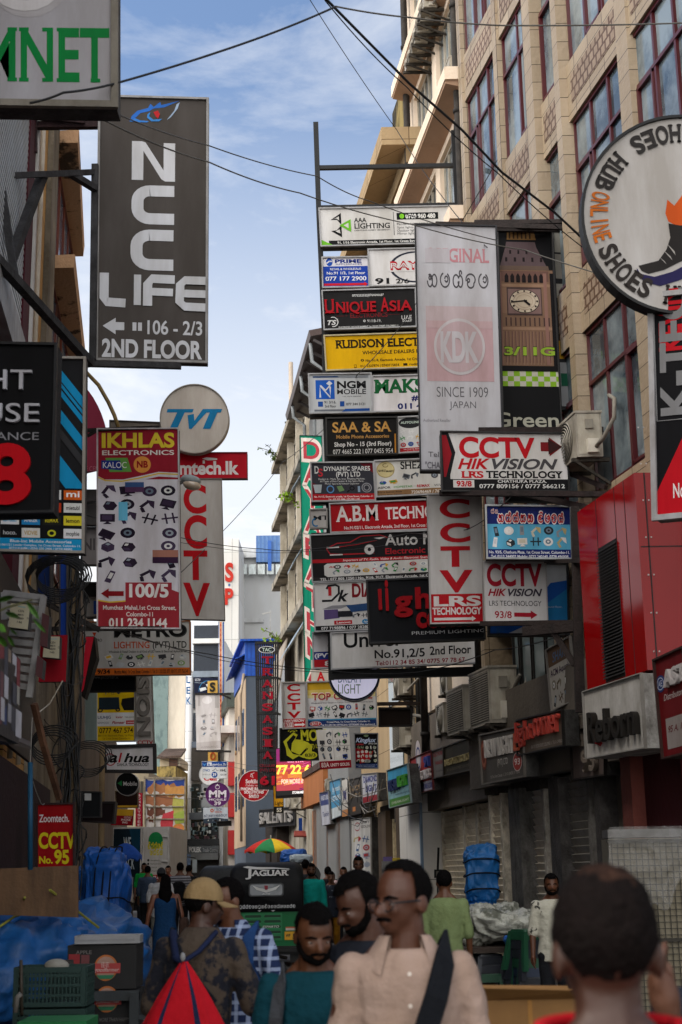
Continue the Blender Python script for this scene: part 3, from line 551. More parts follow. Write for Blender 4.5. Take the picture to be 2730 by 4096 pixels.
# ================================================================== buildings along the left-hand side
t = thing('maroon_building', 'dark maroon building with horizontal white louvres, behind the steel sign brackets', 'building', FP('M', 12, 0))
MRN = M('#4c1420', 'wall', dirt=.3)
w = MB(); fbox(w, 'M', 2, 17.2, 4.2, 12.4, 0, -7, MRN); fbox(w, 'M', 2, 17.2, 0, 4.2, -.4, -7, M('#191315', 'wall')); fbox(w, 'M', 2, 19.9, 0, 2.75, .38, -.4, M('#2c1216', 'wall', dirt=.4)); fbox(w, 'M', 12.2, 12.9, 2.0, 2.14, .386, .3, M('#8a8070', 'plain')); w.build('wall', t)
w = MB(); fbox(w, 'M', 16.5, 17.2, 4.2, 12.4, .12, 0, M('#541624', 'wall')); w.build('corner_pier', t)
w = MB(); fbox(w, 'M', 17.21, 17.34, 4.2, 12.6, .16, -.3, M('#c9c6c2', 'wall')); w.build('corner_trim', t)
w = MB()
for i in range(40): fbox(w, 'M', 11.2, 16.6, 8.15 + i * .085, 8.19 + i * .085, .1, .0, M('#c9ced2', 'metal', dirt=.15))
for y0 in (11.2, 13, 14.8, 16.55): fbox(w, 'M', y0, y0 + .06, 8.1, 11.6, .06, 0, M('#9aa0a4', 'metal'))
fbox(w, 'M', 11.0, 16.7, 7.6, 8.1, .14, 0, M('#9c9c9e', 'metal')); w.build('louvre_screen', t)
t = thing('ochre_tiled_building', 'narrow ochre tiled building squeezed beside the maroon one', 'building', FP('M', 18.5, 0))
w = MB(); fbox(w, 'M', 17.35, 19.9, 0, 13.0, 0, -6, M('#c99a58', 'wall', tile=(.6, .62), grout='#5a4630', dirt=.25)); w.build('wall', t)
w = MB(); fbox(w, 'M', 17.6, 18.3, 5, 12.6, .03, -.02, M('#5b1a1a', 'plain')); w.build('window_strip', t)
for yy in (17.5, 18.5): w = MB(); w.tube([FP('M', yy, 3, .07), FP('M', yy, 12.8, .07)], .035, M('#c4b9a8', 'metal'), 8); w.build('drainpipe', t, smooth=True)
t = thing('balcony_building', 'grey concrete building with peeling projecting slabs, seen from below beside the tall grey sign', 'building', FP('M', 22, 0))
CON = M('#8f8473', 'conc'); w = MB(); fbox(w, 'M', 19.95, 20.9, 0, 14.1, .08, -2, CON); fbox(w, 'M', 20.9, 26, 0, 13.4, -.02, -2, CON); w.build('wall', t)
PEEL = M('#b48f6e', 'conc', c2='#4a3c30', p0=.40, p1=.46)
for z0, y1 in ((13.2, 25.4), (11.0, 26), (8.4, 26)):
    w = MB(); w.hexa([(-4.66, 21, z0), (-4.2, 21, z0), (-4.9, y1, z0), (-5.33, y1, z0), (-4.66, 21, z0 + .22), (-4.18, 20.98, z0 + .22), (-4.88, y1, z0 + .22), (-5.33, y1, z0 + .22)], PEEL); w.build('projecting_slab', t)
    window(t, 'M', 21.1, y1 - .3, z0 - 1.9, z0 - .05, .02, 4, 0, M('#6b2f1c', 'plain'), M('#5d7f9c', 'glass'), w=.05)
w = MB(); 
t = thing('low_shop_row', 'low dark row of shop buildings carrying the left-hand signs', 'building', FP('L', 45, 0))
w = MB(); fbox(w, 'L', 26.02, 44, 0, 7.0, -.05, -8, M('#6a5f54', 'wall')); fbox(w, 'L', 44, 66, 0, 6.2, -.3, -8, M('#8a7c6a', 'wall')); fbox(w, 'L', 8.2, 17.2, 2.9, 4.6, .04, 0, M('#1d1b1a', 'metal')); w.build('wall', t)
# ================================================================== shop boards hung across the street
WT, BK, RD, NV = '#d9d7d6', '#141416', '#c1121c', '#16245e'
GAD = ['#2a2a2e', '#3c3c42', '#1d1d22', '#54545c', '#6a6f78']; LMP = ['#3a3a3e', '#d8d8d4', '#b9bcc0', '#e2b53a', '#23232a', '#7a9a5a']
BRT = ['#2a4a9a', '#b8322a', '#2c2c30', '#d2a22c', '#3f8a4c', '#8a8f98', '#e0e0e0']
# ---- left-hand side
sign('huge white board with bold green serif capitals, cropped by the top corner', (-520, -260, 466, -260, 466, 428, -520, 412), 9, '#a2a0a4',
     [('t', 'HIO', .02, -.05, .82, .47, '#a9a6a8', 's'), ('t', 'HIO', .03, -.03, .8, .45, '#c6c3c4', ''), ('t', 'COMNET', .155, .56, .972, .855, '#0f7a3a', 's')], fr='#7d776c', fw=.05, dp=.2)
P0 = lambda u, v: (u, v)
ncc = [('p', [(.28, .115), (.3, .09), (.35, .065), (.45, .05), (.47, .03), (.5, .045), (.56, .02), (.57, .035), (.74, .012), (.6, .045), (.5, .052), (.46, .065), (.38, .075), (.33, .1)], '#2f6cc4'),
       ('p', [(.33, .1), (.38, .11), (.46, .112), (.44, .118), (.36, .118), (.28, .116)], '#3a7fd0'), ('p', [(.47, .07), (.46, .09), (.5, .105), (.58, .1), (.55, .112), (.48, .113), (.44, .095), (.445, .08)], '#3f86cf'),
       ('p', [(.5, .07), (.54, .062), (.56, .08), (.54, .1), (.52, .09)], '#c02a30'), ('p', [(.74, .02), (.72, .05), (.66, .09), (.62, .105), (.69, .06), (.71, .03)], '#9fb4cf')]
LG = '#c9cacf'
def bigC(u0, v0, u1, v1, th, A, col):   # squared-off C drawn as a stroke
    r = (v1 - v0) * .28; x0, x1 = u0 * A, u1 * A; pts = [(x1, v0 + th / 2), (x0 + th / 2 + r, v0 + th / 2)] + arc(x0 + th / 2 + r, v0 + th / 2 + r, r, r, 270, 180, 6) + arc(x0 + th / 2 + r, v1 - th / 2 - r, r, r, 180, 90, 6) + [(x1, v1 - th / 2)]
    return ('l', [(x / A, y) for x, y in pts], th, col)
A = 437 / 1045
ncc += [('p', [(.305, .206), (.395, .206), (.43, .212), (.595, .338), (.595, .212), (.7, .212), (.7, .388), (.61, .388), (.575, .378), (.41, .25), (.41, .384), (.305, .384)], LG),
        bigC(.31, .412, .695, .58, .042, A, LG), bigC(.305, .612, .69, .785, .042, A, LG)]
def soft(pts, th, col): return ('l', pts, th, col)
ncc += [('l', [(.065, .805), (.065, .915), (.09, .932), (.26, .936)], .032, LG), ('r', .335, .81, .4, .943, LG), ('l', [(.46, .945), (.46, .85), (.5, .826), (.705, .828)], .032, LG), ('l', [(.47, .883), (.69, .885)], .028, LG),
        ('l', [(.985, .83), (.8, .83), (.755, .85), (.75, .925), (.8, .945), (.985, .947)], .03, LG), ('l', [(.76, .888), (.985, .889)], .028, LG)]
sh = lambda its, k: [tuple([i[0]] + [[(x, y * k) for x, y in i[1]]] + list(i[2:])) if i[0] in 'pl' else (i[0], i[1], i[2] * k, i[3], i[4] * k, i[5]) for i in its]
ncc = sh(ncc, .845) + [('a', .25, .845, .055, .905, LG), ('r', .325, .86, .36, .89, LG), ('r', .375, .86, .41, .89, LG), ('t', '106 - 2/3', .46, .852, .955, .9, LG, 'b'), ('t', '2ND FLOOR', .05, .925, .955, .985, LG, 'B')]
sign('tall dark grey board with an eye emblem and pale squared letters, on a steel frame', (398, 384, 834, 396, 829, 1452, 386, 1440), 17, '#4b4643', ncc, fr='#8f8d8c', fw=.03)
bars('sign_bracket', 'rusty double steel arm reaching out to the tall dark grey board', 'bracket', [(at(140, 470, 17), at(340, 488, 17), .05), (at(140, 503, 17.1), at(398, 500, 17.1), .09), (at(140, 470, 17.05), at(140, 610, 17.05), .06)], col='#3a2426')
bars('sign_bracket', 'black steel frame with diagonal struts holding the tall dark grey board from below', 'bracket', [(at(-10, 705, 15), at(385, 688, 17), .07), (at(382, 660, 16.95), at(372, 1440, 16.95), .085), (at(-20, 1030, 14), at(365, 1455, 16.9), .1), (at(172, 700, 16), at(0, 1160, 15), .1), (at(285, 695, 16.5), at(382, 755, 16.9), .08), (at(0, 705, 14.5), at(60, 1110, 14.5), .08), (at(345, 1455, 16.95), at(725, 1465, 16.95), .07)], col='#39383a')
sign('black board with a white two-line title over a huge red figure 8', (-330, 1368, 229, 1378, 214, 2050, -345, 2062), 10, '#131315',
     [('T', 'LIGHT', .1, .165, .83, .28, '#b9b9c0', '', .03), ('T', 'HOUSE', .05, .365, .89, .475, '#b9b9c0', '', .03), ('t', 'RADIANCE', .32, .53, .885, .575, '#8c8c92', ''), ('T', '98', .14, .62, .84, .935, '#c1101c', 'B', .03)], fr='#1d1d1f', fw=.02, dp=.2, back='#1a1a1c')
def chev(v, h, col): return ('p', [(.52, v + .02), (.66, v), (1.0, v + .19), (1.0, v + .19 + h), (.66, v + h), (.52, v + h + .02)], col)
brands = []; cells = ['#e6e6e6', '#e6e6e6', '#e6e6e6', '#d8621f', '#e6e6e6', '#e6e6e6', '#c8401e', '#e0e0dc', '#e6e6e6', '#2a8ac8', '#2a2a22', '#e2d234', '#1c1c1e', '#e4e2dc', '#1b1b1d', '#e6e6e6']
nm = ['', '', '', 'mi', '', '', 'vit', 'mietubl', 'coTeetci', 'ANKER', 'REMAX', 'lemon', 'hoco.', 'VIDVIE', '', 'mophie']; nc = ['#222222', '#222222', '#c02020', '#ffffff', '#222222', '#222222', '#f0f0f0', '#3a3a3a', '#2a9ad0', '#f0f0f0', '#e0d030', '#222222', '#c8c8c8', '#c09a4a', '#d0d030', '#333333']
for i in range(16):
    u0 = .03 + (i % 4) * .245; v0 = .69 + (i // 4) * .0645; brands += [('r', u0, v0, u0 + .215, v0 + .048, cells[i])]
    if nm[i]: brands.append(('t', nm[i], u0 + .03, v0 + .014, u0 + .185, v0 + .034, nc[i], 'b'))
    elif i not in (0, 1, 4, 5): brands.append(('c', u0 + .107, v0 + .024, .05, .017, nc[i], .55))
sign('dark board with bright blue chevrons above a grid of small brand tiles', (-5, 1428, 343, 1432, 336, 2212, -5, 2204), 13.5, '#232325',
     [chev(.03, .06, '#1b93c8'), chev(.1, .022, '#1b93c8'), chev(.135, .035, '#1b93c8'), chev(.24, .07, '#1b93c8'), chev(.34, .05, '#3a3a3c'), chev(.48, .13, '#1b93c8'), ('r', .0, .68, 1, .94, '#1a1a1c')] + brands +
     [('r', .01, .935, .99, .995, '#1b93c8'), ('t', 'Blue-Inc Mobile Accessories', .14, .942, .86, .956, '#dfe6ea', 'b'), ('t', '106/1/21 Leader Complex, 1st Cross Street, Colombo 11.', .03, .964, .97, .974, '#dfe6ea', 'b'), ('t', '077114 6684 / (074) 030 3406 / 0774146002', .13, .98, .87, .99, '#dfe6ea', 'b')], fr='#a09a92', fw=.025)
ik = [('r', 0, 0, 1, .26, '#9a2434'), ('p', [(0, .24), (.1, .262), (.3, .262), (.5, .245), (.75, .222), (1, .228), (1, .252), (.75, .246), (.5, .268), (.3, .286), (.1, .282), (0, .265)], '#d9d7e0'), ('l', [(0, .247), (.1, .266), (.3, .27), (.5, .255), (.75, .231), (1, .236)], .007, '#e3c34c'),
      ('t', 'IKHLAS', .055, .025, .945, .095, '#e5cd3c', 'B'), ('t', 'ELECTRONICS', .06, .112, .94, .135, '#e8e4e0', 'b'), ('p', [(.1, .15), (.37, .15), (.42, .222), (.15, .222)], '#6aa84f'), ('p', [(.05, .163), (.28, .163), (.31, .214), (.05, .205)], '#23388c'), ('t', 'KALOC', .07, .172, .36, .202, '#eeeeee', ''),
      ('c', .55, .185, .105, .042, '#e49b48'), ('t', 'NB', .485, .168, .62, .2, '#9a1420', 'B'), ('k', .01, .28, .99, .78, 4, 7, ['#3d2f48', '#2f2436', '#4a3c58', '#241c2c'], 12), ('r', .34, .275, .57, .325, '#3d5a8c'), ('r', .34, .3, .57, .325, '#5a3a5c'), ('r', .26, .375, .37, .468, '#6fc3e6'), ('r', .67, .615, .98, .68, '#b07a6a'), ('r', .67, .65, .98, .68, '#3c2440'),
      ('p', [(0, .862), (.15, .872), (.34, .868), (.34, .775), (.9, .775), (.9, .81), (1, .825), (1, 1), (0, 1)], '#a3313c'), ('l', [(0, .862), (.15, .872), (.34, .866)], .007, '#e3c34c'), ('a', .32, .805, .045, .855, '#8c1c24'), ('t', '100/5', .385, .785, .86, .845, '#f0eeee', 'B'),
      ('t', 'Mumthaz Mahal,1st Cross Street,', .07, .888, .95, .908, '#f0e8e6', 'b'), ('t', 'Colombo-11', .35, .92, .67, .94, '#f0e8e6', 'b'), ('t', '011 234 1144', .14, .952, .84, .992, '#f0e8e6', 'B')]
sign('tall narrow board, maroon and white, crowded with pictures of TV wall brackets', (390, 1716, 716, 1714, 723, 2516, 390, 2514), 20, '#d9d7e0', ik, fr='#c8c4c8', fw=.02)
bars('sign_bracket', 'black steel arms above and below the maroon bracket board', 'bracket', [(at(340, 1722, 20), at(640, 1710, 20), .05), (at(350, 1745, 20), at(392, 1720, 20), .04), (at(150, 2516, 20), at(650, 2514, 20), .06), (at(190, 2415, 19.9), at(400, 2520, 20), .07), (at(345, 1742, 20.3), at(345, 1725, 20), .05)])
disc_sign('round grey board with bold blue slanted letters, standing above the red web address board', 779, 1676, 139, 26.5, '#b2aaa2', [('p', [(.11, .36), (.49, .36), (.47, .41), (.36, .41), (.25, .645), (.14, .645), (.25, .41), (.1, .41)], '#146f9e'), ('p', [(.4, .45), (.49, .43), (.5, .53), (.62, .36), (.72, .36), (.46, .645), (.42, .645)], '#146f9e'), ('p', [(.68, .36), (.9, .36), (.88, .41), (.83, .41), (.73, .645), (.62, .645), (.72, .41), (.66, .41)], '#146f9e')], rim='#8d8780', rw=.012)
sign('red board with a white web address and a small camera drawing', (560, 1812, 990, 1810, 991, 1914, 560, 1916), 26.8, '#b81024', [('t', 'Zoomtech.lk', .08, .35, .92, .82, '#e2dcdc', 'B'), ('p', [(.58, .23), (.63, .3), (.72, .28), (.72, .22), (.62, .18)], '#e2dcdc'), ('r', .585, .3, .605, .42, '#e2dcdc')], fr='#7c0f1c', fw=.015)
sign('tall pale grey board with bare red letters stacked down to a V', (690, 1916, 887, 1916, 900, 2480, 700, 2476), 26.5, '#b9b4b0', [('t', 'C', .22, .05, .68, .24, '#b5121c', 'B'), ('t', 'C', .22, .275, .68, .49, '#b5121c', 'B'), ('t', 'T', .2, .525, .68, .715, '#b5121c', 'B'), ('t', 'V', .18, .755, .72, .965, '#b5121c', 'B')], fr='#8d8884', fw=.01)
def lamp_head(label, px, py, Y):
    t = thing('street_lamp', label, 'street lamp', at(px, py, Y)); c = at(px, py, Y); R = Matrix.Rotation(RAD(12), 3, 'Y')
    a = MB(); a.ell(c + Vector((-.02, 0, .03)), (.19, .13, .1), M('#8a9296', 'metal'), R); a.build('housing', t, smooth=True)
    a = MB(); a.ell(c + Vector((.0, -.01, -.06)), (.17, .12, .09), M('#b6a592', 'glass'), R); a.build('lens', t, smooth=True)
    a = MB(); a.tube([c + Vector((-.15, 0, 0)), c + Vector((-.5, .1, -.06)), Vector((fx('L', Y), Y + .3, c.z - .3))], .03, M('#6a6a68', 'metal'), 8); a.build('arm', t, smooth=True)
lamp_head('grey street lamp head sticking out in front of the red stacked letters', 768, 1928, 24.5)
# arched pink panel with a curved conduit
P = pan((225, 1490, 440, 1915), 24); t = thing('arched_sign', 'dull pink quarter-arched board half hidden behind the maroon bracket board', 'shop sign', P.p(.5, 1))
pts = [(0, 1), (0, .02)] + [(math.sin(RAD(a)) * 1.0, 1 - .99 * math.cos(RAD(a)) ** .8) for a in range(20, 91, 6)]
pts = [(0, 1), (0, 0)] + [(x, y) for x, y in pts[2:]]
w = MB(); w.loft([[P.p(u, v, -.12) for u, v in pts], [P.p(u, v, 0) for u, v in pts]], M('#8c3348', 'sign'), caps=True); art(w, P, [('t', 'TRADE CENTRE', .3, .885, .96, .93, '#b06a78', '')]); w.build('face_panel', t)
w = MB(); w.tube([at(345, 1488, 23.9), at(395, 1540, 23.9), at(435, 1610, 23.9), at(458, 1660, 23.9), at(475, 1710, 23.9)], .035, M('#8a7448', 'metal'), 8); tag(w.build('bent_conduit', smooth=True), 'ochre bent conduit arching over the dull pink panel', 'pipe')
sign('grey shallow board edge seen behind the round grey board', (440, 1682, 640, 1690, 640, 1760, 440, 1760), 25.5, '#6d665f', [], fr='#3c3834', fw=.02)
met = [('t', 'METRO', .29, .06, .97, .29, '#3a3a3a', 'B'), ('t', 'METRO', .3, .07, .96, .27, '#141414', 'B'), ('t', 'TRO', .12, .32, .18, .37, '#222222', 'b'), ('p', [(.09, .2), (.13, .2), (.11, .28)], '#b03a1c'), ('t', 'LIGHTING', .29, .38, .62, .5, '#b8481e', 'b'), ('t', '(PVT) LTD', .65, .38, .965, .5, '#2a2826', 'b'),
       ('t', 'Wholesale & Retail Dealers in all Kind of LED Items & Electrical Apliances Etc', .24, .545, .965, .585, '#2a2826', 'b'), ('k', .2, .6, .97, .86, 8, 2, LMP, 4), ('r', 0, .87, 1, 1, '#c4621e'), ('t', '9/34', .13, .895, .25, .97, '#141414', 'B'), ('t', 'Mumthaz Mahal, 1St Cross Street, Colombo-11. Tel: 011 2321323, 077 1001717, 077 7565540', .29, .905, .98, .97, '#1a1a1a', 'b')]
sign('wide grey lighting board with an orange address strip, under the maroon bracket board', (330, 2488, 762, 2484, 763, 2698, 335, 2702), 23.5, '#b5b3b0', met, fr='#a05a24', fw=.015)
sign('black glossy board with a faint white web address, below the lighting board', (330, 2702, 544, 2702, 545, 2765, 335, 2768), 24.2, '#121214', [('t', 'www.pccorner.lk', .18, .02, .68, .2, '#9a9a9e', 'b')], fr='#171412', fw=.03)
sign('yellow and white car stereo board with brand names and a phone number', (340, 2755, 541, 2752, 541, 2965, 340, 2968), 27, '#d8b410', [('r', .24, .0, .25, 1, '#cfcfcf'), ('r', 0, 0, .24, 1, '#7c8a86'), ('r', .25, .46, 1, .71, '#dcdcdc'), ('p', [(.28, .17), (.68, .17), (.7, .4), (.28, .4)], '#23303a'), ('c', .31, .41, .05, .04, '#2a2a2a', .5), ('c', .66, .4, .05, .04, '#2a2a2a', .5), ('p', [(.74, .2), (1, .17), (.99, .42), (.78, .42), (.72, .3)], '#1a1a1c'), ('k', .4, -.02, .72, .14, 3, 1, GAD, 3),
     ('t', 'LIUHJG', .26, .52, .52, .57, '#2a3a6a', 'b'), ('t', 'kaier', .62, .52, .76, .565, '#9a2020', 'b'), ('t', 'Nakamichi', .8, .53, .99, .56, '#3a3a3a', ''), ('t', 'KENWOOD', .26, .63, .48, .665, '#3a3a3a', ''), ('t', 'Pioneer', .54, .62, .8, .67, '#a01c24', 'I'), ('r', .82, .61, .995, .68, '#c01c24'), ('t', 'Lenovo', .84, .625, .98, .66, '#eeeeee', 'b'),
     ('t', '0777 467 574', .29, .745, .96, .84, '#3a2410', 'b'), ('t', '88/1/1/A Electronic Plaza, 1st Floor,', .27, .87, .98, .905, '#3a2410', ''), ('t', '1st Cross Street, Colombo 11', .36, .925, .9, .96, '#3a2410', '')], fr='#8a8680', fw=.02)
sign('tall pale grey board with raised grey letters reading sideways', (540, 2640, 606, 2640, 617, 2978, 548, 2978), 30, '#cbc6c2', [('t', 'CCTV', .05, .955, .95, .995, '#b01620', 'B')], fr='#8f8a86', fw=.02, proud=[('lettering', [('T', 'HIKVISION', .12, -.55, .8, .9, '#77736f', 'B', .08, 2)])])
sign('white board with a black and red brand word in a dark frame', (414, 2985, 622, 2979, 624, 3090, 420, 3088), 29, '#d9d6da', [('c', .12, .52, .11, .24, '#b01c26', .84), ('t', 'a', .1, .37, .26, .62, '#161618', 'I'), ('t', 'l', .27, .28, .36, .62, '#c01824', 'I'), ('t', 'hua', .38, .3, .88, .62, '#161618', 'I'), ('t', 'DAHUA TECHNOLOGY', .25, .66, .87, .77, '#2a2a2c', 'b')], fr='#2b292a', fw=.07, dp=.2)
disc_sign('small round black board with a green triangle and white lettering', 510, 3136, 47, 32, '#17181a', [('p', [(.27, .35), (.27, .6), (.08, .47)], '#2a8a4a'), ('t', 'Mobile', .33, .4, .92, .57, '#d8d8d8', 'b')], rim='#b8b8b8', rw=.02)
sign('dark brown board with a yellow lower edge behind the small round black board', (462, 3165, 552, 3160, 553, 3232, 466, 3232), 36, '#2a1a16', [('r', 0, .85, 1, 1, '#c89a2c')], fr='#5a4a2c', fw=.02)
sign('black flat box board nearest the utility pole with a white socket', (328, 3166, 404, 3168, 404, 3268, 328, 3270), 23, '#15171a', [], fr='#1f2124', fw=.02, proud=[('socket', [('r', .15, .07, .5, .34, '#b9bbbd')])])
sign('black flat box board tilted behind the boxy one on the pole', (330, 3208, 463, 3208, 455, 3294, 326, 3286), 24, '#191012', [], fr='#211a1a', fw=.03, dp=.25)
sign('small red repair board with yellow top strip beyond the pole', (430, 3235, 535, 3238, 530, 3302, 430, 3300), 42, '#8c1420', [('r', .2, .0, 1, .4, '#c79a28'), ('z', 6, .65, .42, .95, .56, '#d8c8c8', .12, 3), ('t', 'PHONE', .55, .6, .92, .72, '#e8e0e0', 'b'), ('t', 'ING', .6, .76, .8, .87, '#e8e0e0', 'b')], fr=None)
sign('tall thin red banner with white letters stacked vertically, by the sweets hoarding', (543, 3172, 571, 3172, 571, 3306, 543, 3306), 58, '#b8283c', [('t', c, .3, .04 + i * .098, .72, .105 + i * .098, '#efe4e4', 'b') for i, c in enumerate('BOMBAYSWEET')][:10], fr=None)
# torn hoarding
P = pan((580, 3112, 742, 3112, 740, 3402, 584, 3402), 68); t = thing('torn_hoarding', 'large torn food hoarding with peeling strips, above the pink sweets lettering', 'hoarding', P.p(.5, 1, -.2)); r5 = random.Random(21)
def jag(u0, v0, u1, v1, n=9, a=.05): return [(u0 + (u1 - u0) * i / n, v0 + r5.uniform(-a, a)) for i in range(n + 1)] + [(u1 - (u1 - u0) * i / n, v1 + r5.uniform(-a, a)) for i in range(n + 1)]
w = MB(); w.quad(P.p(0, 1), P.p(1, 1), P.p(1, 0), P.p(0, 0), M('#d6d0ce', 'paper'))
art(w, P, [('p', jag(.02, .03, .98, .18, 9, .02), '#27408a'), ('p', jag(.06, .1, .8, .22), '#a06a42'), ('p', jag(.5, .1, .98, .26, 7, .03), '#c08a4a'), ('p', jag(.02, .24, .7, .38, 8, .03), '#9c6444'), ('p', [(.7, .27), (.97, .3), (.95, .6), (.75, .64), (.68, .4)], '#b8b45a'), ('p', jag(.05, .42, .5, .5, 8, .035), '#6d4030'), ('p', [(.45, .5), (.72, .45), (.68, .78), (.4, .78), (.38, .62)], '#c8404a'), ('c', .84, .72, .16, .09, '#d08a3c'), ('c', .84, .72, .1, .055, '#dc8458'), ('p', [(.7, .5), (.98, .45), (.98, .62), (.78, .64)], '#9fb24c'), ('p', jag(.02, .55, .2, .6, 6, .03), '#7a4a34'), ('r', .6, .8, 1, 1, '#c9343c'), ('t', 'SWEETS', .63, .825, .97, .885, '#e8b8b0', 'b'), ('t', 'Colombo - 11', .66, .91, .94, .94, '#f0dcd8', 'b'), ('t', '011 25 71898', .66, .965, .94, .985, '#f0dcd8', '')], kind='paper'); w.build('printed_sheet', t)
w = MB(); w.bar(P.p(-.02, 0, .05), P.p(1.02, 0, .05), .08, M('#9c8f7c', 'rust')); [w.bar(P.p(u, -.02, .04), P.p(u, 1, .04), .07, M('#9c8f7c', 'rust')) for u in (.0, .24, 1)]; [w.bar(P.p(0, v, .03), P.p(1, v, .03), .05, M('#a59a88', 'rust')) for v in (.23, .4, .57)]; w.build('batten', t)
# ---- middle distance
sign('faded whitish banner with ghosted grey pictures, hanging from a dark arm', (782, 2780, 880, 2776, 884, 2998, 787, 3002), 72, '#c9c4c3', [('c', .48, .1, .2, .07, '#dedad9'), ('k', .12, .33, .9, .78, 2, 4, ['#a9a4a3', '#bdb8b7', '#8f8a89'], 6), ('r', .1, .0, .2, .2, '#b0abaa'), ('r', .8, .02, .96, .25, '#aeaaa8'), ('p', [(.02, .86), (.98, .84), (.98, .98), (.02, .98)], '#b5afae'), ('t', 'AG DENISH (PVT) LTD', .2, .93, .9, .965, '#8c8786', '')], fr=None)
bars('sign_bracket', 'dark arm carrying the faded whitish banner', 'bracket', [(at(780, 2776, 72), at(925, 2776, 72), .1), (at(880, 2775, 72), at(925, 2795, 72), .09), (at(780, 3004, 72), at(925, 3006, 72), .1)])
sign('dark navy security poster with a white camera picture, below the louvres', (776, 2708, 871, 2712, 871, 2776, 779, 2772), 84.2, '#1d2238', [('t', 'CCTV', .04, .1, .28, .24, '#e0e4ec', 'b'), ('t', 'Professional Security', .04, .3, .46, .37, '#b0bccc', ''), ('l', arc(.6, .9, .4, .7, 180, 280), .03, '#3a8ac0'), ('p', [(.22, .7), (.48, .6), (.54, .75), (.26, .9)], '#d8dce0'), ('p', [(.5, .45), (.7, .3), (.72, .5), (.56, .6)], '#d8dce0')], fr=None)
sign('tan square tile with a black letter S beside the navy poster', (831, 2724, 871, 2722, 871, 2772, 831, 2774), 83.9, '#c9a052', [('T', 'S', .22, .17, .78, .84, '#2a2824', 'B', .08)], fr=None)
sign('tan tile with a dark orange letter O above the small white web board', (833, 3004, 872, 3002, 872, 3048, 833, 3050), 83.9, '#c9a052', [('T', 'O', .22, .17, .78, .8, '#9a4a24', 'B', .08)], fr=None)
disc_sign('round white board with red letters mostly hidden behind the web board', 840, 3098, 43, 66, '#dcdada', [('t', 'Cell', .22, .58, .82, .78, '#c0202a', 'B')], rim='#b0b0b0', rw=.02)
sign('small white board with a blue web address strip and the number 39', (808, 3045, 909, 3045, 909, 3114, 809, 3112), 62, '#d9dadc', [('r', .01, .02, .99, .34, '#1d4a94'), ('r', .21, .06, .39, .3, '#e8eaee'), ('p', [(.03, .1), (.11, .3), (.18, .1), (.11, .2)], '#5aa0e0'), ('t', 'it', .24, .1, .36, .28, '#1d4a94', 'b'), ('t', 'genius.lk', .41, .1, .97, .28, '#e8eaee', ''), ('t', 'CYNICS', .04, .48, .32, .6, '#2a5a9a', 'I'), ('l', [(.4, .58), (.5, .5), (.55, .42), (.6, .58), (.66, .52)], .03, '#2a2a2a'), ('t', 'HHL', .72, .46, .97, .6, '#2a2a2a', 'B'), ('c', .5, .79, .12, .18, '#1d4a94'), ('t', '39', .43, .7, .57, .87, '#eeeeee', 'b'), ('t', 'COMMSCOPE', .02, .76, .34, .83, '#6a6a6a', ''), ('t', 'BDCOM', .74, .74, .97, .83, '#5a5a5a', 'b')], fr=None)
disc_sign('round purple board with a white crown and two big white letters', 871, 3178, 49, 60, '#5d2a66', [('t', 'MM', .15, .34, .86, .61, '#e8e0ea', 'B'), ('t', 'MOBILE', .15, .67, .86, .75, '#e8e0ea', 'b'), ('t', '39', .36, .79, .64, .93, '#e8e0ea', 'B'), ('c', .5, .2, .09, .085, '#e8e0ea', .8), ('p', [(.43, .09), (.46, .12), (.5, .05), (.54, .12), (.57, .09), (.56, .14), (.44, .14)], '#e8e0ea')], rim='#8a6a90', rw=.015)
sign('small blue-white board with an orange swirl and local script', (813, 3231, 912, 3229, 913, 3288, 815, 3294), 58, '#c3cad4', [('c', .36, .2, .07, .12, '#c85a2c', .4), ('t', 'I TECH', .46, .06, .76, .2, '#2a3a6a', 'b'), ('t', 'VISION', .46, .24, .76, .36, '#b8442c', 'b'), ('z', 14, .02, .42, .97, .62, '#1e2a52', .13, 8), ('p', [(0, 1), (0, .72), (.5, .66), (1, .8), (1, 1)], '#3a4654'), ('k', .1, .74, .9, .98, 5, 1, GAD, 2)], fr=None)
sign('small blank black board under the blue-white script board', (868, 3286, 926, 3283, 927, 3303, 869, 3306), 56, '#1a1816', [], fr='#2a2622', fw=.02)
disc_sign('round red board with white repair wording, partly behind the barred tower sign', 1016, 3143, 62, 59, '#a3141e', [('l', [(.42, .1), (.4, .2), (.48, .25), (.44, .12), (.52, .08)], .015, '#e8dcdc'), ('t', 'SoftBank', .24, .3, .82, .42, '#ecdede', 's'), ('t', 'Cellular service', .24, .46, .8, .52, '#ecdede', ''), ('t', 'PHONE REPAIR', .08, .56, .92, .65, '#f0e6e6', 'B'), ('t', 'SOLUTIONS', .19, .67, .82, .75, '#f0e6e6', 'B'), ('t', '59/B3', .34, .79, .66, .89, '#f0e6e6', 'B')], rim='#d8c8c8', rw=.02)
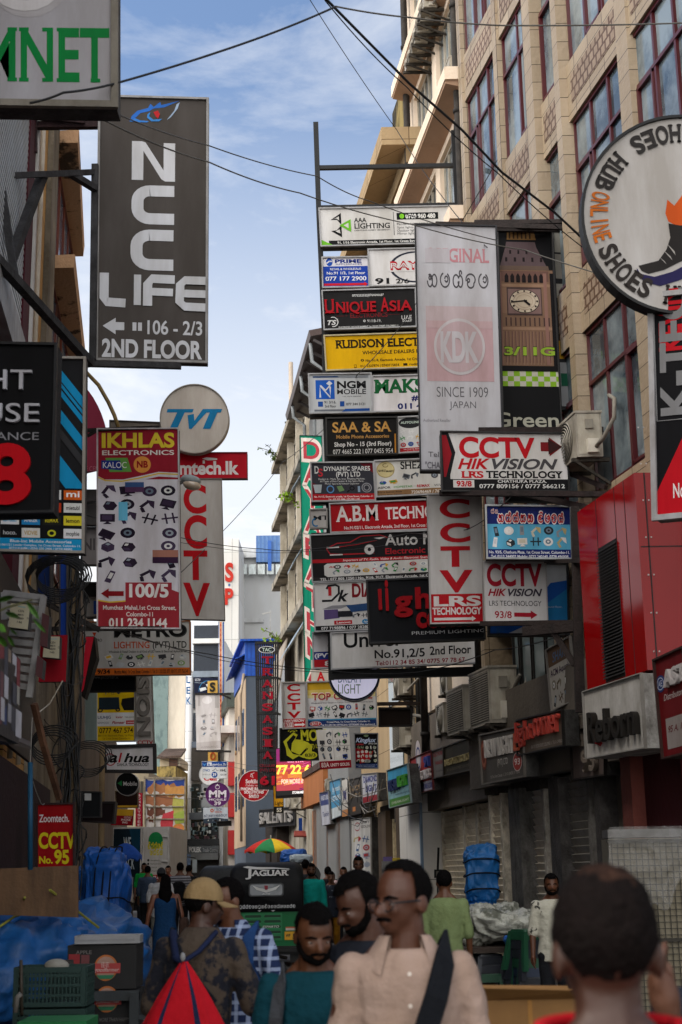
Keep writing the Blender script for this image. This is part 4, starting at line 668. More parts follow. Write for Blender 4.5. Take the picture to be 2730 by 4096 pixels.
# barred vertical tower sign
Yt = 56; P = pan((1022, 2572, 1114, 2572, 1108, 3154, 1034, 3154), Yt); t = thing('barred_sign', 'tall open sign of black vertical bars with red serif letters stacked down it', 'shop sign', P.p(.5, 1)); km = M('#1b1a1b', 'metal')
w = MB()
for i in range(11): u = .02 + i * .096; w.bar(P.p(u, 0), P.p(u, 1), .065, km, .03)
for i in range(11): u = .02 + i * .096; w.bar(P.p(u, 0, -.45), P.p(u, 1, -.45), .04, km, .03) if i in (0, 10) else None
for v in (0, .245, .49, .745, 1.0): w.bar(P.p(0, v, .02), P.p(1, v, .02), .09, km); w.bar(P.p(1, v), P.p(1.1, v, -.45), .07, km)
w.build('bar_frame', t); w = MB(); its = [('T', c, .28, .1 + i * .0815, .78, .148 + i * .0815, '#8f1728', 'S', .1) for i, c in enumerate('TRANSASIA')]
its += [('T', 'CELLULAR', .1, .838, .92, .856, '#7a2430', 'b', .05), ('T', '(PVT) LTD', .1, .868, .92, .886, '#7a2430', 'b', .05), ('T', '61', .1, .92, .9, .975, '#a8182c', 'B', .1)]
art(w, P, its, base=.05); w.build('lettering', t); w = MB(); art(w, P, [('c', .5, .048, .36, .025, '#c9c9c9'), ('c', .5, .048, .32, .021, '#22252a'), ('t', 'TAC', .3, .036, .7, .06, '#b8c8bc', 'b')], base=.04); w.build('emblem', t)
w = MB(); Pb = pan((1075, 2905, 1112, 3160), Yt + .3); w.quad(Pb.p(0, 1), Pb.p(1, 1), Pb.p(1, 0), Pb.p(0, 0), M('#7a1018', 'sign')); w.build('red_backing', t)
# light tower green sign
Pq = (1199, 1742, 1288, 1744, 1306, 2800, 1219, 2726); gi = []
for i, c in enumerate('DAYARATHNA'):
    v = .02 + i * .0985; gi += [('t', c, .06, v - .006, 1.0, v + .086, '#e8dcd4', 'B'), ('t', c, .16, v + .006, .88, v + .074, '#b8434e', 'b')]
sign('very tall green board with outlined pink capitals stacked down it, edged dark', Pq, 42, '#169174', gi, fr='#1d3a34', fw=.02, dp=.5)
sign('slim grey strip board with red letters beside the foot of the tall green board', (1245, 2640, 1318, 2640, 1320, 2728, 1246, 2728), 40, '#b5afa8', [('t', 'N', .3, .1, .75, .4, '#b81c22', 'B'), ('t', 'A', .3, .55, .75, .95, '#b81c22', 'B')], fr=None)
# ---- the tall stack of boards on a black gantry
GY = 24.2; kb = '#1f2022'
g = MB(); km = M(kb, 'metal', rough=.5)
for a in ([(1264, 492), (1276, 850), (1298, 1330), (1304, 1700)], [(1304, 1700), (1316, 2030), (1326, 2720)], [(1826, 500), (1846, 860), (1862, 1300), (1880, 2000), (1905, 2700)], [(1815, 525), (1832, 860)]):
    for p, q in zip(a[:-1], a[1:]): g.bar(at(*p, GY + .06), at(*q, GY + .06), .095, km)
for (x0, y0, x1, y1, h) in ((1270, 672, 1832, 662, 22), (1277, 830, 1842, 818, 18), (1283, 994, 1848, 982, 24), (1291, 1160, 1856, 1148, 22), (1297, 1332, 1660, 1318, 34), (1304, 1494, 1858, 1476, 34), (1240, 1664, 1862, 1652, 30), (1308, 1838, 1866, 1826, 40), (1246, 2010, 1872, 1996, 30), (1246, 2137, 1876, 2120, 12), (1252, 2331, 1880, 2316, 14), (1258, 2530, 1890, 2516, 10), (1322, 2700, 1990, 2684, 44)):
    g.bar(at(x0, y0, GY + .06), at(x1, y1, GY + .06), h / FPX * GY * .8, km)
for (x, y) in ((1840, 660), (1856, 1000), (1880, 1700), (1905, 2690)): g.bar(at(x, y, GY + .06), at(x, y, GY + .06) + Vector((1.0, .5, 0)), .08, km)
for x_, y_ in ((1350, 830), (1557, 826), (1755, 820), (1367, 988), (1565, 985), (1567, 1146), (1320, 2008), (1430, 2004), (1320, 1660), (1425, 1657)): g.bar(at(x_, y_ - 8, GY - .06), at(x_, y_ + 14, GY - .06), .05, km)
tag(g.build('sign_gantry'), 'black steel gantry of posts and beams carrying the tallest stack of boards', 'sign frame')
SG = dict(group='boards stacked on the black gantry'); ST = 24
def st(label, q, bg, it, fr='#a5a5a8', fw=.025, dp=.1, Y=ST, **k): return sign(label, q, Y, bg, it, fr, fw, dp, **k, **SG)
st('white lighting board with black and green triangles, topmost on the black gantry', (1276, 834, 1839, 823, 1846, 971, 1284, 987), '#d2d0ce',
   [('p', [(.155, .13), (.155, .45), (.125, .31), (.08, .31)], BK), ('p', [(.14, .22), (.14, .33), (.12, .27), (.1, .29)], '#d2d0ce'), ('p', [(.155, .45), (.155, .77), (.08, .6), (.12, .58)], BK), ('p', [(.14, .56), (.145, .67), (.11, .61)], '#d2d0ce'), ('p', [(.14, .46), (.222, .3), (.222, .64)], '#6cb52d'), ('p', [(.17, .46), (.205, .4), (.205, .54)], '#d2d0ce'),
    ('t', 'AAA', .245, .27, .335, .385, '#1c1c1c', 's'), ('t', 'LIGHTING', .245, .42, .5, .55, '#1c1c1c', 's'), ('t', 'LIGHTING EVERY MOMENT!', .245, .585, .5, .615, '#4a4a4a', 'b'), ('r', .525, .13, .529, .75, '#3a3a3a'), ('r', .55, .16, .845, .34, '#17191a'), ('c', .587, .25, .017, .065, '#7ac22f'), ('t', '0760 960 480', .613, .2, .825, .31, '#e6e6e4', 'B'),
    ('t', 'Pendant lights | Wall lights', .55, .425, .835, .485, '#2e2e30', ''), ('t', 'Spot lights', .55, .52, .665, .575, '#2e2e30', ''), ('t', 'Outdoor lights', .55, .6, .69, .66, '#2e2e30', ''), ('t', 'Mirror lights', .55, .68, .68, .74, '#2e2e30', ''), ('p', [(.92, .12), (.98, .27), (.92, .4)], '#1b1b1b'), ('p', [(.9, .48), (1, .28), (1, .5)], '#6cb52d'), ('r', .06, .85, 1, .965, '#1b1b1d'), ('p', [(.0, .81), (.1, .985), (0, .985)], '#6cb52d'), ('t', '91, 1/16 Electronic Arcade, 1st Floor, 1st Cross Street, Colombo 11', .12, .88, .84, .94, '#e6e6e4', 'b')])
st('small blue and white appliance board with a red arrow, directly under the triangle board', (1288, 1030, 1474, 1027, 1479, 1149, 1291, 1152), '#d6d4da', [('r', 0, .3, 1, 1, '#1c3f9e'), ('c', .16, .16, .07, .13, '#1c4aa8'), ('l', [(.1, .2), (.16, .13), (.22, .14)], .04, '#d6d4da'), ('t', 'PRIME', .28, .08, .85, .19, '#1c2f7e', 'B'), ('t', 'APPLIANCES', .29, .21, .86, .26, '#1c2f7e', ''), ('t', 'RETAIL & WHOLESALE', .17, .36, .83, .425, '#d8d8e0', 'b'), ('t', 'No.91 1/3, 1st Floor', .1, .48, .92, .565, '#e4e4ea', 'b'), ('t', '077 177 2900', .07, .64, .94, .77, '#e4e4ea', 'b'), ('a', .03, .82, .97, .97, '#c8202a')])
st('white board with red open-lined capitals inside a dark swoosh, beside the small blue board', (1472, 998, 1850, 988, 1856, 1138, 1480, 1146), '#d4d2d2', [('c', .5, .5, .28, .42, '#2a2e3c', .9), ('r', .2, .34, .85, .62, '#d4d2d2'), ('t', 'RAYTEC', .23, .35, .8, .57, '#b4202a', 'B'), ('t', 'RAYTEC', .235, .39, .8, .53, '#d4d2d2', 't'), ('t', '91', .06, .79, .21, .93, '#1a1a1c', 'B'), ('t', '2/6', .28, .82, .42, .93, '#1a1a1c', 'b')])
st('black board with glossy red raised capitals and two white phone numbers', (1288, 1163, 1663, 1152, 1668, 1308, 1297, 1321), '#201f20', [('t', '0775252522|0764646687', .32, .12, .66, .175, '#d8d8d8', 'b'), ('t', 'ELECTRONICS', .29, .6, .69, .71, '#7d1a22', 'b'), ('r', .14, .655, .26, .662, '#7d1a22'), ('r', .7, .655, .82, .662, '#7d1a22'), ('t', '91/18-19,', .47, .77, .62, .84, '#d8d8d8', ''), ('c', .44, .8, .012, .03, '#d8d8d8', .5), ('t', 'TS', .04, .76, .14, .87, '#d8d8d8', 'I'), ('l', arc(.1, .8, .055, .12, -110, 100), .02, '#d8d8d8'), ('t', 'UAE', .84, .69, .95, .8, '#d8d8d8', ''), ('t', 'MART', .85, .82, .95, .86, '#d8d8d8', 'b'), ('t', 'ELECTRONIC ARCADE BASMENT 1st CROSS STREET COLOMBO 11', .16, .925, .8, .96, '#d8d8d8', 'b')],
   proud=[('lettering', [('T', 'U', .02, .25, .125, .58, '#a8121e', 's', .03), ('T', 'NIQUE', .14, .33, .57, .58, '#a8121e', 's', .03), ('T', 'A', .62, .25, .71, .58, '#a8121e', 's', .03), ('T', 'SIA', .715, .33, .96, .58, '#a8121e', 's', .03)])])
st('bright yellow board with heavy black serif capitals, widest plain one on the gantry', (1296, 1343, 1852, 1324, 1858, 1464, 1305, 1484), '#e0ad00', [('t', 'RUDISON ELECTRONICS', .08, .15, .97, .37, '#241a06', 'S'), ('t', 'WHOLESALE DEALERS IN ELECTRICALS', .27, .475, .93, .57, '#2a1f08', 'b'), ('t', 'No. 91/4, Electonic Arcade, 1st Cross Street', .29, .71, .76, .78, '#2a1f08', 'b'), ('c', .267, .735, .012, .035, '#2a1f08', .45), ('t', '011 2327974 | 0743715834', .25, .865, .53, .93, '#2a1f08', 'b'), ('r', .205, .85, .222, .94, '#2a1f08'), ('r', .208, .865, .219, .92, '#e0ad00'), ('r', .56, .86, .59, .93, '#2a1f08'), ('t', 'rudisonele@gmail.com', .605, .86, .9, .925, '#2a1f08', 'b')], fr='#b9ae8c')
st('silver phone shop board with a square blue emblem, sticking out of the gantry', (1234, 1496, 1486, 1493, 1490, 1651, 1239, 1655), '#b9bcbf', [('r', .07, .06, .95, .1, '#24406e'), ('p', [(.45, .055), (.95, .055), (.95, .11), (.5, .11)], '#8a8f96'), ('r', .11, .16, .41, .64, '#1d56b0'), ('l', [(.18, .6), (.18, .3), (.34, .6), (.34, .33)], .045, '#c9ced6'), ('l', [(.19, .3), (.27, .42), (.34, .3)], .035, '#c9ced6'), ('p', [(.33, .18), (.38, .25), (.33, .31), (.28, .25)], '#c9ced6'), ('t', 'NGM', .45, .2, .91, .37, '#1a1a1c', 'B'), ('t', 'MOBILE', .45, .4, .91, .52, '#2a2a2c', 'b'), ('t', 'Your World. Upgraded.', .53, .56, .83, .59, '#3a3a3a', ''), ('r', .14, .7, .22, .83, '#1d4a94'), ('t', '91 3/16,', .24, .69, .43, .75, '#222222', 'b'), ('t', '3rd Floor', .25, .79, .43, .85, '#222222', 'b'), ('r', .49, .7, .56, .83, '#1d4a94'), ('t', '077 344 3121', .59, .745, .89, .805, '#222222', 'b'), ('r', .08, .9, .55, .95, '#6a6e76'), ('p', [(.52, .96), (.57, .89), (.96, .885), (.96, .95)], '#1d4a94')])
st('white board with big dark green capitals over blue numbers, beside the square blue emblem', (1489, 1504, 1860, 1494, 1866, 1640, 1491, 1650), '#d8d4d6', [('t', 'MAKSONS', .02, .12, .98, .47, '#156032', 'S'), ('t', '#91/3/4', .42, .56, .76, .7, '#1c2566', 'B'), ('t', '011 4567 890', .27, .78, .9, .92, '#1c2566', 'B')])
st('black board with tan serif wording for phone accessories', (1304, 1673, 1590, 1668, 1593, 1816, 1308, 1824), '#191716', [('t', 'SAA & SA', .09, .12, .91, .38, '#c2914c', 's'), ('t', 'Mobile Phone Accessories', .14, .46, .88, .55, '#b5864a', 's'), ('t', 'Shop No - 15 (3rd Floor)', .11, .65, .91, .76, '#d2d0ce', 's'), ('t', '077 4665 222 | 077 0455 954', .09, .84, .93, .96, '#d2d0ce', ''), ('r', .955, .45, .975, .97, '#b57a2c'), ('r', .64, .965, .98, .985, '#b57a2c')], fr='#2a2826')
st('narrow white car parts board with a black oval badge', (1590, 1669, 1690, 1664, 1696, 1808, 1597, 1814), '#d2d2d2', [('c', .5, .17, .46, .15, '#26282a'), ('t', 'AUTOLINE', .12, .13, .88, .19, '#b8c8bc', 'B'), ('k', .04, .33, .96, .85, 3, 3, BRT, 9), ('r', 0, .86, 1, 1, '#a81a24'), ('t', 'No. 91/2/12, Electronic', .2, .88, .98, .915, '#e4e0e0', ''), ('t', '1st Cross Street', .2, .945, .8, .98, '#e4e0e0', '')])
st('dark spare parts board with red lower strip, pictured fan and blender jug', (1242, 1850, 1495, 1848, 1504, 2003, 1248, 2007), '#34343c', [('p', [(.75, 0), (1, 0), (1, .3)], '#6a1420'), ('p', [(0, .5), (.15, .62), (.1, .8), (0, .8)], '#6a1420'), ('t', 'D', .06, .1, .13, .28, '#c8c8c8', 's'), ('t', 'S', .12, .17, .19, .36, '#b82a34', 's'), ('t', 'DYNAMIC SPARES', .21, .11, .94, .22, '#dcdcdc', 'b'), ('t', '(PVT) LTD', .4, .25, .78, .37, '#dcdcdc', 'b'), ('t', 'Dealers in : Mixie, Fan, Iron, Washing Machine,', .12, .405, .85, .45, '#d0d0d0', ''), ('t', 'All Types of Rice Cooker & Gas Spare Parts,', .14, .465, .83, .51, '#d0d0d0', ''), ('t', 'Motor Spares & Indtech Capacitor', .22, .53, .76, .57, '#d0d0d0', ''), ('p', [(.03, .57), (.17, .57), (.15, .78), (.06, .78)], '#a9b2b8'), ('c', .3, .69, .06, .1, '#5a8ac0', .7), ('p', [(.4, .62), (.48, .6), (.52, .72), (.44, .76)], '#6a8a5a'), ('c', .64, .67, .04, .06, '#111111', .6), ('l', [(.6, .72), (.56, .77)], .03, '#111111'), ('r', .73, .62, .765, .77, '#8aa0b8'), ('c', .87, .66, .08, .125, '#8a8a90', .8), ('c', .87, .66, .05, .08, '#8a8a90', .7), ('r', 0, .81, 1, 1, '#b01824'), ('t', 'No. 91/1/2, Electronic arcade, 1st Cross Street, Colombo -11', .04, .855, .96, .9, '#ecdcdc', 'b'), ('t', 'Tel : 075 535 5486 / 075 880 1180', .26, .93, .75, .97, '#ecdcdc', 'b')])
st('white phone accessory board with a round gold badge and tan address strip', (1498, 1843, 1842, 1829, 1848, 1972, 1507, 1989), '#d6d4d0', [('c', .125, .26, .105, .22, '#b7a26a'), ('c', .125, .26, .095, .2, '#d2c391'), ('t', 'SHEZ', .04, .26, .13, .31, '#2a2418', 's'), ('t', 'MART', .13, .28, .22, .33, '#2a2418', 's'), ('l', arc(.125, .14, .03, .05, 0, 300), .015, '#6a552a'), ('t', 'SHEZMART', .3, .06, .86, .26, '#1a1a1c', 's'), ('t', 'WHOLESALE', .57, .3, .8, .34, '#a02028', 'b'), ('k', .3, .34, .98, .56, 6, 1, GAD, 5), ('k', .03, .53, .4, .68, 3, 1, BRT, 7), ('t', 'ASPOR', .02, .72, .17, .78, '#222222', 'b'), ('t', 'HOPESTAR', .21, .72, .43, .77, '#4a9a4a', 'b'), ('t', 'RE/MAX', .48, .71, .63, .78, '#b8242c', 'B'), ('t', 'WiWU', .68, .71, .82, .78, '#2a2a2c', ''), ('t', 'KAKU', .86, .71, .99, .78, '#2a2a2c', 's'), ('r', 0, .82, 1, 1, '#8c6a48'), ('t', '91/2/14, Electronic Arcade', .02, .855, .3, .895, '#2a2018', 'b'), ('t', '1st Cross Street, Colombo - 11', .02, .93, .35, .97, '#2a2018', 'b'), ('t', '720696469 / 767779982', .41, .87, .92, .95, '#e0d8ce', 's')])
st('small dirty silver board with two dark letters, beside the plain red board', (1239, 2038, 1309, 2035, 1310, 2112, 1241, 2115), '#a9a5a2', [('t', 'MT', .2, .35, 1.1, .57, '#1f2024', 's'), ('l', arc(.35, .68, .2, .2, 60, 260), .07, '#2a6a9a')], fr='#8c8884')
st('plain red board with condensed white serif capitals', (1318, 2015, 1872, 1990, 1878, 2112, 1323, 2132), '#a3101a', [('t', 'A.B.M', .045, .12, .35, .62, '#e0d6d6', 's'), ('t', 'TECHNOLOGY', .4, .22, .98, .6, '#e0d6d6', 's'), ('t', 'No.91/02/11, Electronic Arcade, 2nd Floor, 1st Cross Street', .1, .8, .76, .9, '#e6dcdc', 'b')])
st('black car parts board with a red sketched car and a white strip of small pictures', (1240, 2140, 1876, 2114, 1882, 2304, 1250, 2330), '#1c1a1c', [('l', [(.1, .3), (.17, .2), (.25, .19), (.32, .07), (.44, .06), (.5, .14)], .02, '#a3202a'), ('l', [(.1, .3), (.12, .42), (.2, .44), (.4, .44)], .025, '#a3202a'), ('l', [(.18, .28), (.3, .24), (.42, .17)], .012, '#a3202a'), ('c', .37, .36, .032, .105, '#c8c4c4', .35), ('c', .37, .36, .036, .12, '#3a3638', .88), ('r', .1, .27, .18, .3, '#c8c4c4'), ('r', .12, .43, .2, .455, '#c8c4c4'), ('p', [(.4, .12), (.48, .1), (.44, .15)], '#c8c4c4'), ('t', 'Auto Max', .47, .06, .88, .29, '#bdbbbb', 'b'), ('t', 'Electronic (Pvt) Ltd', .47, .35, .96, .47, '#a3202a', 'b'), ('r', 0, .525, 1, .6, '#b01a24'), ('t', 'Importers of TV, Radio, Video & Audio Electronic Spares & Vehicle Modification', .2, .54, .97, .585, '#e6d8d8', 'i'), ('p', [(.08, .66), (.1, .62), (.99, .6), (.99, .87), (.1, .9), (.08, .86)], '#cfcdcb'), ('t', 'RS', .11, .68, .15, .71, '#b8242c', 'I'), ('k', .13, .63, .98, .86, 14, 2, BRT, 17), ('r', 0, .9, 1, .985, '#2c2a2c'), ('t', 'TEL : 077 805 1250 | No. 91/6. 91/7. Electronic Arcade, 1st Cross Street', .05, .92, .86, .97, '#dad8d8', 'b')])
st('white car stereo board with a black and red monogram and a black phone strip', (1254, 2331, 1580, 2318, 1588, 2514, 1260, 2528), '#d6d4d4', [('t', 'DIAK', .47, .06, .84, .32, '#7d1620', 'B'), ('l', [(.16, .14), (.18, .08), (.27, .06), (.31, .1), (.31, .24), (.22, .38), (.1, .38)], .045, '#1d1d20'), ('r', .18, .1, .22, .28, '#b8242c'), ('t', 'k', .29, .18, .43, .4, '#1d1d20', 'I'), ('p', [(.1, .55), (.22, .48), (.45, .48), (.33, .55)], '#8a8a90'), ('p', [(.12, .56), (.29, .56), (.31, .74), (.12, .76)], '#5a4a7a'), ('r', .29, .6, .47, .72, '#22242a'), ('p', [(.39, .49), (.75, .45), (.76, .6), (.46, .63)], '#2a4a7a'), ('k', .46, .64, .78, .76, 3, 1, GAD, 3), ('r', .24, .79, .46, .87, '#b8242c'), ('t', 'Lenovo', .27, .81, .44, .85, '#eeeeee', 'b'), ('c', .62, .83, .04, .05, '#2a86c0'), ('t', 'hp', .6, .81, .65, .85, '#eeeeee', 'i'), ('p', [(.8, .8), (.9, .78), (.9, .86), (.8, .86)], '#b8242c'), ('r', 0, .885, 1, .985, '#161618'), ('t', '077 7198896 / 077 2828071 | 011', .08, .91, .84, .965, '#dcdcdc', 'b')])
st('half hidden white board with blue letters above blue and red strips', (1250, 2530, 1420, 2525, 1425, 2668, 1254, 2675), '#cfcdd2', [('t', 'GS', .4, .03, .85, .2, '#1c2a7c', 'B'), ('t', 'S', .45, .28, .74, .46, '#1c2a7c', 'B'), ('r', 0, .54, 1, .76, '#24327a'), ('t', '(PVT) LTD', .04, .59, .95, .7, '#dedee6', 'B'), ('r', 0, .76, 1, .985, '#b01a24'), ('t', '89/1', .27, .81, .75, .93, '#e8dede', 'B')], Y=24.3)
st('wide white board with black wording and a red phone line, lowest on the gantry', (1323, 2532, 1903, 2506, 1908, 2652, 1326, 2678), '#d3d1d0', [('t', 'Univer', .09, .02, .5, .42, '#18181a', 'b'), ('t', 'cell', .51, -.02, .73, .38, '#2f86c4', 'b'), ('t', 'Grand', .76, .1, .94, .34, '#a01f34', 'i'), ('t', 'No.91,2/5', .3, .53, .645, .75, '#1b1b1d', 'b'), ('t', '2nd Floor', .68, .5, .965, .72, '#1b1b1d', 'b'), ('t', 'Tel:0112 34 85 34/ 0775 97 78 67', .305, .83, .92, .945, '#8c1c2e', 'b')], dp=.16, Y=23.9)
# ---- other boards hanging on the right
sign('black lighting board with big rounded red letters, partly behind the tall red letter board', (1466, 2322, 1934, 2300, 1942, 2556, 1478, 2574), 22, '#17181c', [('t', 'PREMIUM LIGHTING', .37, .84, 1.0, .89, '#b9b9bc', '')], fr='#1a1a1c', fw=.03, dp=.2, proud=[('lettering', [('T', 'l', .095, .17, .125, .47, '#a8141e', 'B', .05), ('T', 'i', .155, .17, .183, .48, '#a8141e', 'B', .05), ('T', 'g', .225, .3, .385, .5, '#a8141e', 'B', .05), ('T', 'ht', .41, .17, .66, .48, '#a8141e', 'B', .05), ('T', 'corner', .41, .57, 1.0, .78, '#a8141e', 'B', .05)])])
disc_sign('round white board with a navy rim and a faint bird over blue and green words', 1418, 2700, 104, 25.2, '#cfcbe0', [('t', 'DREAM', .19, .48, .62, .65, '#2a78bc', 't'), ('t', 'LIGHT', .19, .68, .62, .86, '#5a9a3a', 't'), ('l', [(.6, .44), (.7, .5), (.82, .56), (.72, .57), (.64, .53)], .014, '#5a6a94'), ('l', [(.62, .42), (.74, .52), (.84, .5)], .01, '#5a6a94'), ('c', .5, .5, .49, .49, '#1c2748', .93)], rim='#8a8a92', rw=.012, dp=.2)
for m_ in (M('#cfcbe0', 'sign'),): b_ = m_.node_tree.nodes['Principled BSDF']; b_.inputs['Emission Color'].default_value = (.6, .58, .75, 1); b_.inputs['Emission Strength'].default_value = .45      # a lit lightbox
sign('yellow, white and blue accessory board beside the narrow red letter board', (1226, 2728, 1504, 2718, 1511, 2905, 1230, 2911), 32, '#d3d3d6', [('r', 0, 0, 1, .18, '#c9a22c'), ('r', 0, .18, 1, .3, '#d6be6a'), ('r', 0, .3, 1, .36, '#d8ce9a'), ('t', 'TOP CHANCE', .07, .25, .95, .41, '#ecd8d0', 'S'), ('t', 'TOP CHANCE', .08, .265, .94, .4, '#a3202c', 's'), ('t', 'Wholesale & Retail Dealers in Cellular Phone Original Accessories Items', .06, .45, .95, .485, '#3a3a4a', ''), ('k', .02, .5, .98, .81, 9, 2, BRT + GAD, 23), ('r', 0, .82, 1, .85, '#3f8ab8'), ('r', 0, .85, 1, .985, '#23386e'), ('t', 'Crystal Plaza, 1st Cross Street, Colombo 11.', .28, .87, .9, .905, '#e6e6ec', 'b'), ('t', 'Tel: 011-2451100 / 0777552616 / 0777836080 Web: topchance.lk', .2, .935, .97, .97, '#e6e6ec', 'b'), ('c', .12, .92, .085, .055, '#d8d0d4'), ('c', .12, .92, .078, .047, '#b01a28'), ('t', '87/17', .065, .895, .175, .945, '#f0e6e6', 'b')], fr='#9a9a9c', fw=.03)
sign('narrow white board with bold red letters stacked over a red arrow strip', (1127, 2729, 1224, 2728, 1227, 2912, 1132, 2916), 32, '#c7c4c4', [('t', 'C', .22, .05, .76, .19, '#b5141f', 'B'), ('t', 'C', .22, .25, .76, .4, '#b5141f', 'B'), ('t', 'T', .22, .45, .76, .59, '#b5141f', 'B'), ('t', 'V', .2, .64, .78, .77, '#b5141f', 'B'), ('r', .02, .79, .98, .99, '#b5141f'), ('t', 'HIKVISION', .07, .81, .92, .86, '#e8dede', 'I'), ('r', .05, .87, .45, .97, '#ddd4d4'), ('t', '87/1', .08, .885, .42, .955, '#b5141f', 'b'), ('a', .5, .88, .95, .965, '#e8dede')], fr='#a19e9c', fw=.03)
sign('black board with a yellow hand holding a phone, below the narrow red letter board', (1120, 2914, 1290, 2912, 1293, 3040, 1121, 3046), 35, '#131412', [('p', [(.08, .4), (.32, .12), (.42, .2), (.36, .34), (.5, .36), (.66, .44), (.76, .56), (.74, .72), (.55, .92), (.44, .85), (.3, .95), (.16, .82), (.14, .6)], '#b9b62c'), ('p', [(.16, .42), (.32, .2), (.38, .26), (.28, .46), (.26, .7), (.46, .82), (.62, .6), (.66, .64), (.5, .84), (.3, .78), (.2, .6)], '#131412'), ('l', arc(.3, .16, .12, .14, 210, 330), .03, '#b9b62c'), ('l', arc(.3, .16, .07, .08, 210, 330), .03, '#b9b62c'), ('t', 'MOBI', .48, .05, 1.1, .38, '#b9b62c', 'S'), ('t', '(PVT) LTD', .6, .5, 1.0, .62, '#b9b62c', 'b'), ('c', .7, .84, .17, .12, '#b9b62c'), ('t', '83/3', .58, .79, .83, .88, '#131412', 'b')], fr='#1c1c1a', fw=.03)
sign('curling white sheet of gadget pictures with a maroon number strip', (1265, 2920, 1397, 2915, 1407, 3070, 1282, 3078), 34, '#d6d4d2', [('k', .05, .04, .46, .78, 2, 4, GAD, 31), ('k', .52, .04, .95, .78, 2, 4, BRT, 33), ('r', .48, 0, .49, .78, '#8a8684'), ('r', 0, .42, 1, .43, '#8a8684'), ('r', 0, .8, 1, 1, '#8c1a28'), ('t', '83A', .05, .84, .3, .95, '#e6d8d8', 'b'), ('t', 'UNITY GOLDS', .34, .87, .94, .94, '#e6d8d8', 's')], fr=None, dp=.03)
sign('small black lamp board with red burst, white plates and a blue foot', (1417, 2934, 1513, 2933, 1514, 3074, 1421, 3075), 32, '#17171a', [('p', [(0, .4), (.6, .5), (.3, .75), (0, .8)], '#8c1420'), ('p', [(.3, .55), (.8, .5), (.6, .82), (.2, .85)], '#a3141e'), ('t', 'Kinglux', .06, .13, .92, .25, '#b9c6e6', 'I'), ('t', '(Pvt) Ltd.', .6, .27, .96, .31, '#d8d8d8', 'b'), ('t', 'Lighting', .08, .28, .4, .33, '#c8343c', 'i'), ('k', .08, .35, .95, .82, 5, 4, ['#b9b9b4', '#d8d6cc', '#8a9a78', '#c9c4b0'], 40), ('r', 0, .86, 1, 1, '#1f3568'), ('c', .53, .79, .14, .05, '#d8d8d8'), ('c', .53, .79, .13, .043, '#121214'), ('t', '87/1/4', .44, .77, .63, .81, '#e6e6e6', 'b'), ('t', 'Crystal Plaza, 1st Cross St, Colombo - 11', .06, .885, .95, .905, '#d0d6e6', ''), ('t', 'Tel: 0112333375, 0777777664', .15, .925, .85, .945, '#d0d6e6', ''), ('c', .5, .065, .1, .035, '#9ab48a')], fr='#77777a', fw=.025)
sign('blank dark brown box board hanging on a rusty beam near the air conditioners', (1516, 2832, 1650, 2832, 1648, 2904, 1517, 2906), 29, '#211a17', [], fr='#191514', fw=.04, dp=.18)
bars('sign_bracket', 'rusty beam with a diagonal strut holding the blank brown box board', 'bracket', [(at(1510, 2816, 29), at(1780, 2812, 29), .07), (at(1700, 2815, 29), at(1775, 2900, 29), .07), (at(1560, 2832, 29), at(1560, 2816, 29), .03)], col='#38291f')
# LED screen
P = pan((1106, 2996, 1243, 2996, 1245, 3176, 1107, 3183), 50); t = thing('video_screen', 'glowing pink and orange video screen with yellow numbers, below the yellow hand board', 'video screen', P.p(.5, 1))
w = MB(); w.hexa([P.p(-.03, 1.05, -.4), P.p(1.03, 1.05, -.4), P.p(1.03, -.02, -.4), P.p(-.03, -.02, -.4), P.p(-.03, 1.05, -.01), P.p(1.03, 1.05, -.01), P.p(1.03, -.02, -.01), P.p(-.03, -.02, -.01)], M('#161416', 'metal')); w.build('cabinet', t)
def led(c, e=.55): return M(c, 'plain', emit=e, dirt=.05)
w = MB(); r7 = random.Random(77)
for j in range(22):
    for i in range(6):
        v = j / 22; c = ['#7a1a5c', '#8a2048', '#9a3038', '#b8502a', '#c87a34', '#a83a44', '#5a1650'][min(6, int(v * 7 + r7.uniform(-.8, .8)) % 7)]
        w.quad(P.p(i / 6, v + 1 / 22), P.p((i + 1) / 6, v + 1 / 22 - .01), P.p((i + 1) / 6, v - .01), P.p(i / 6, v), led(c))
for i in range(40):
    u = r7.uniform(0, .85); v = r7.uniform(0, .9); l_ = r7.uniform(.1, .4); w.quad(P.p(u, v + .008, .004), P.p(min(1, u + l_), v - .04, .004), P.p(min(1, u + l_), v - .047, .004), P.p(u, v - .004, .004), led(r7.choice(['#d84aa0', '#e0844a', '#e8b06a', '#c03a6a'])))
for s_, a, b, c, d, col in (('77 22 6', .0, .36, .98, .54, '#f0cc50'), ('FOR MORE INFO', .14, .66, .98, .75, '#f0b8a0'), ('CENTR', .3, .22, .8, .29, '#e090b0')):
    vs, fs = glyphs(s_, 'B'); x0 = min(v[0] for v in vs); x1 = max(v[0] for v in vs); w.add([P.p(a + (c - a) * (x - x0) / (x1 - x0), b + (d - b) * (1 - y / .682), .01) for x, y, z in vs], fs, led(col, .8))
w.quad(P.p(0, 1, .006), P.p(1, 1, .006), P.p(1, .9, .006), P.p(0, .9, .006), led('#1a1a1c', .1))
vs, fs = glyphs('STORM MEDIA-077', 'B'); x0 = min(v[0] for v in vs); x1 = max(v[0] for v in vs); w.add([P.p(.46 + .54 * (x - x0) / (x1 - x0), .925 + .05 * (1 - y / .682), .012) for x, y, z in vs], fs, led('#e8e8e8', .6)); w.build('display', t)
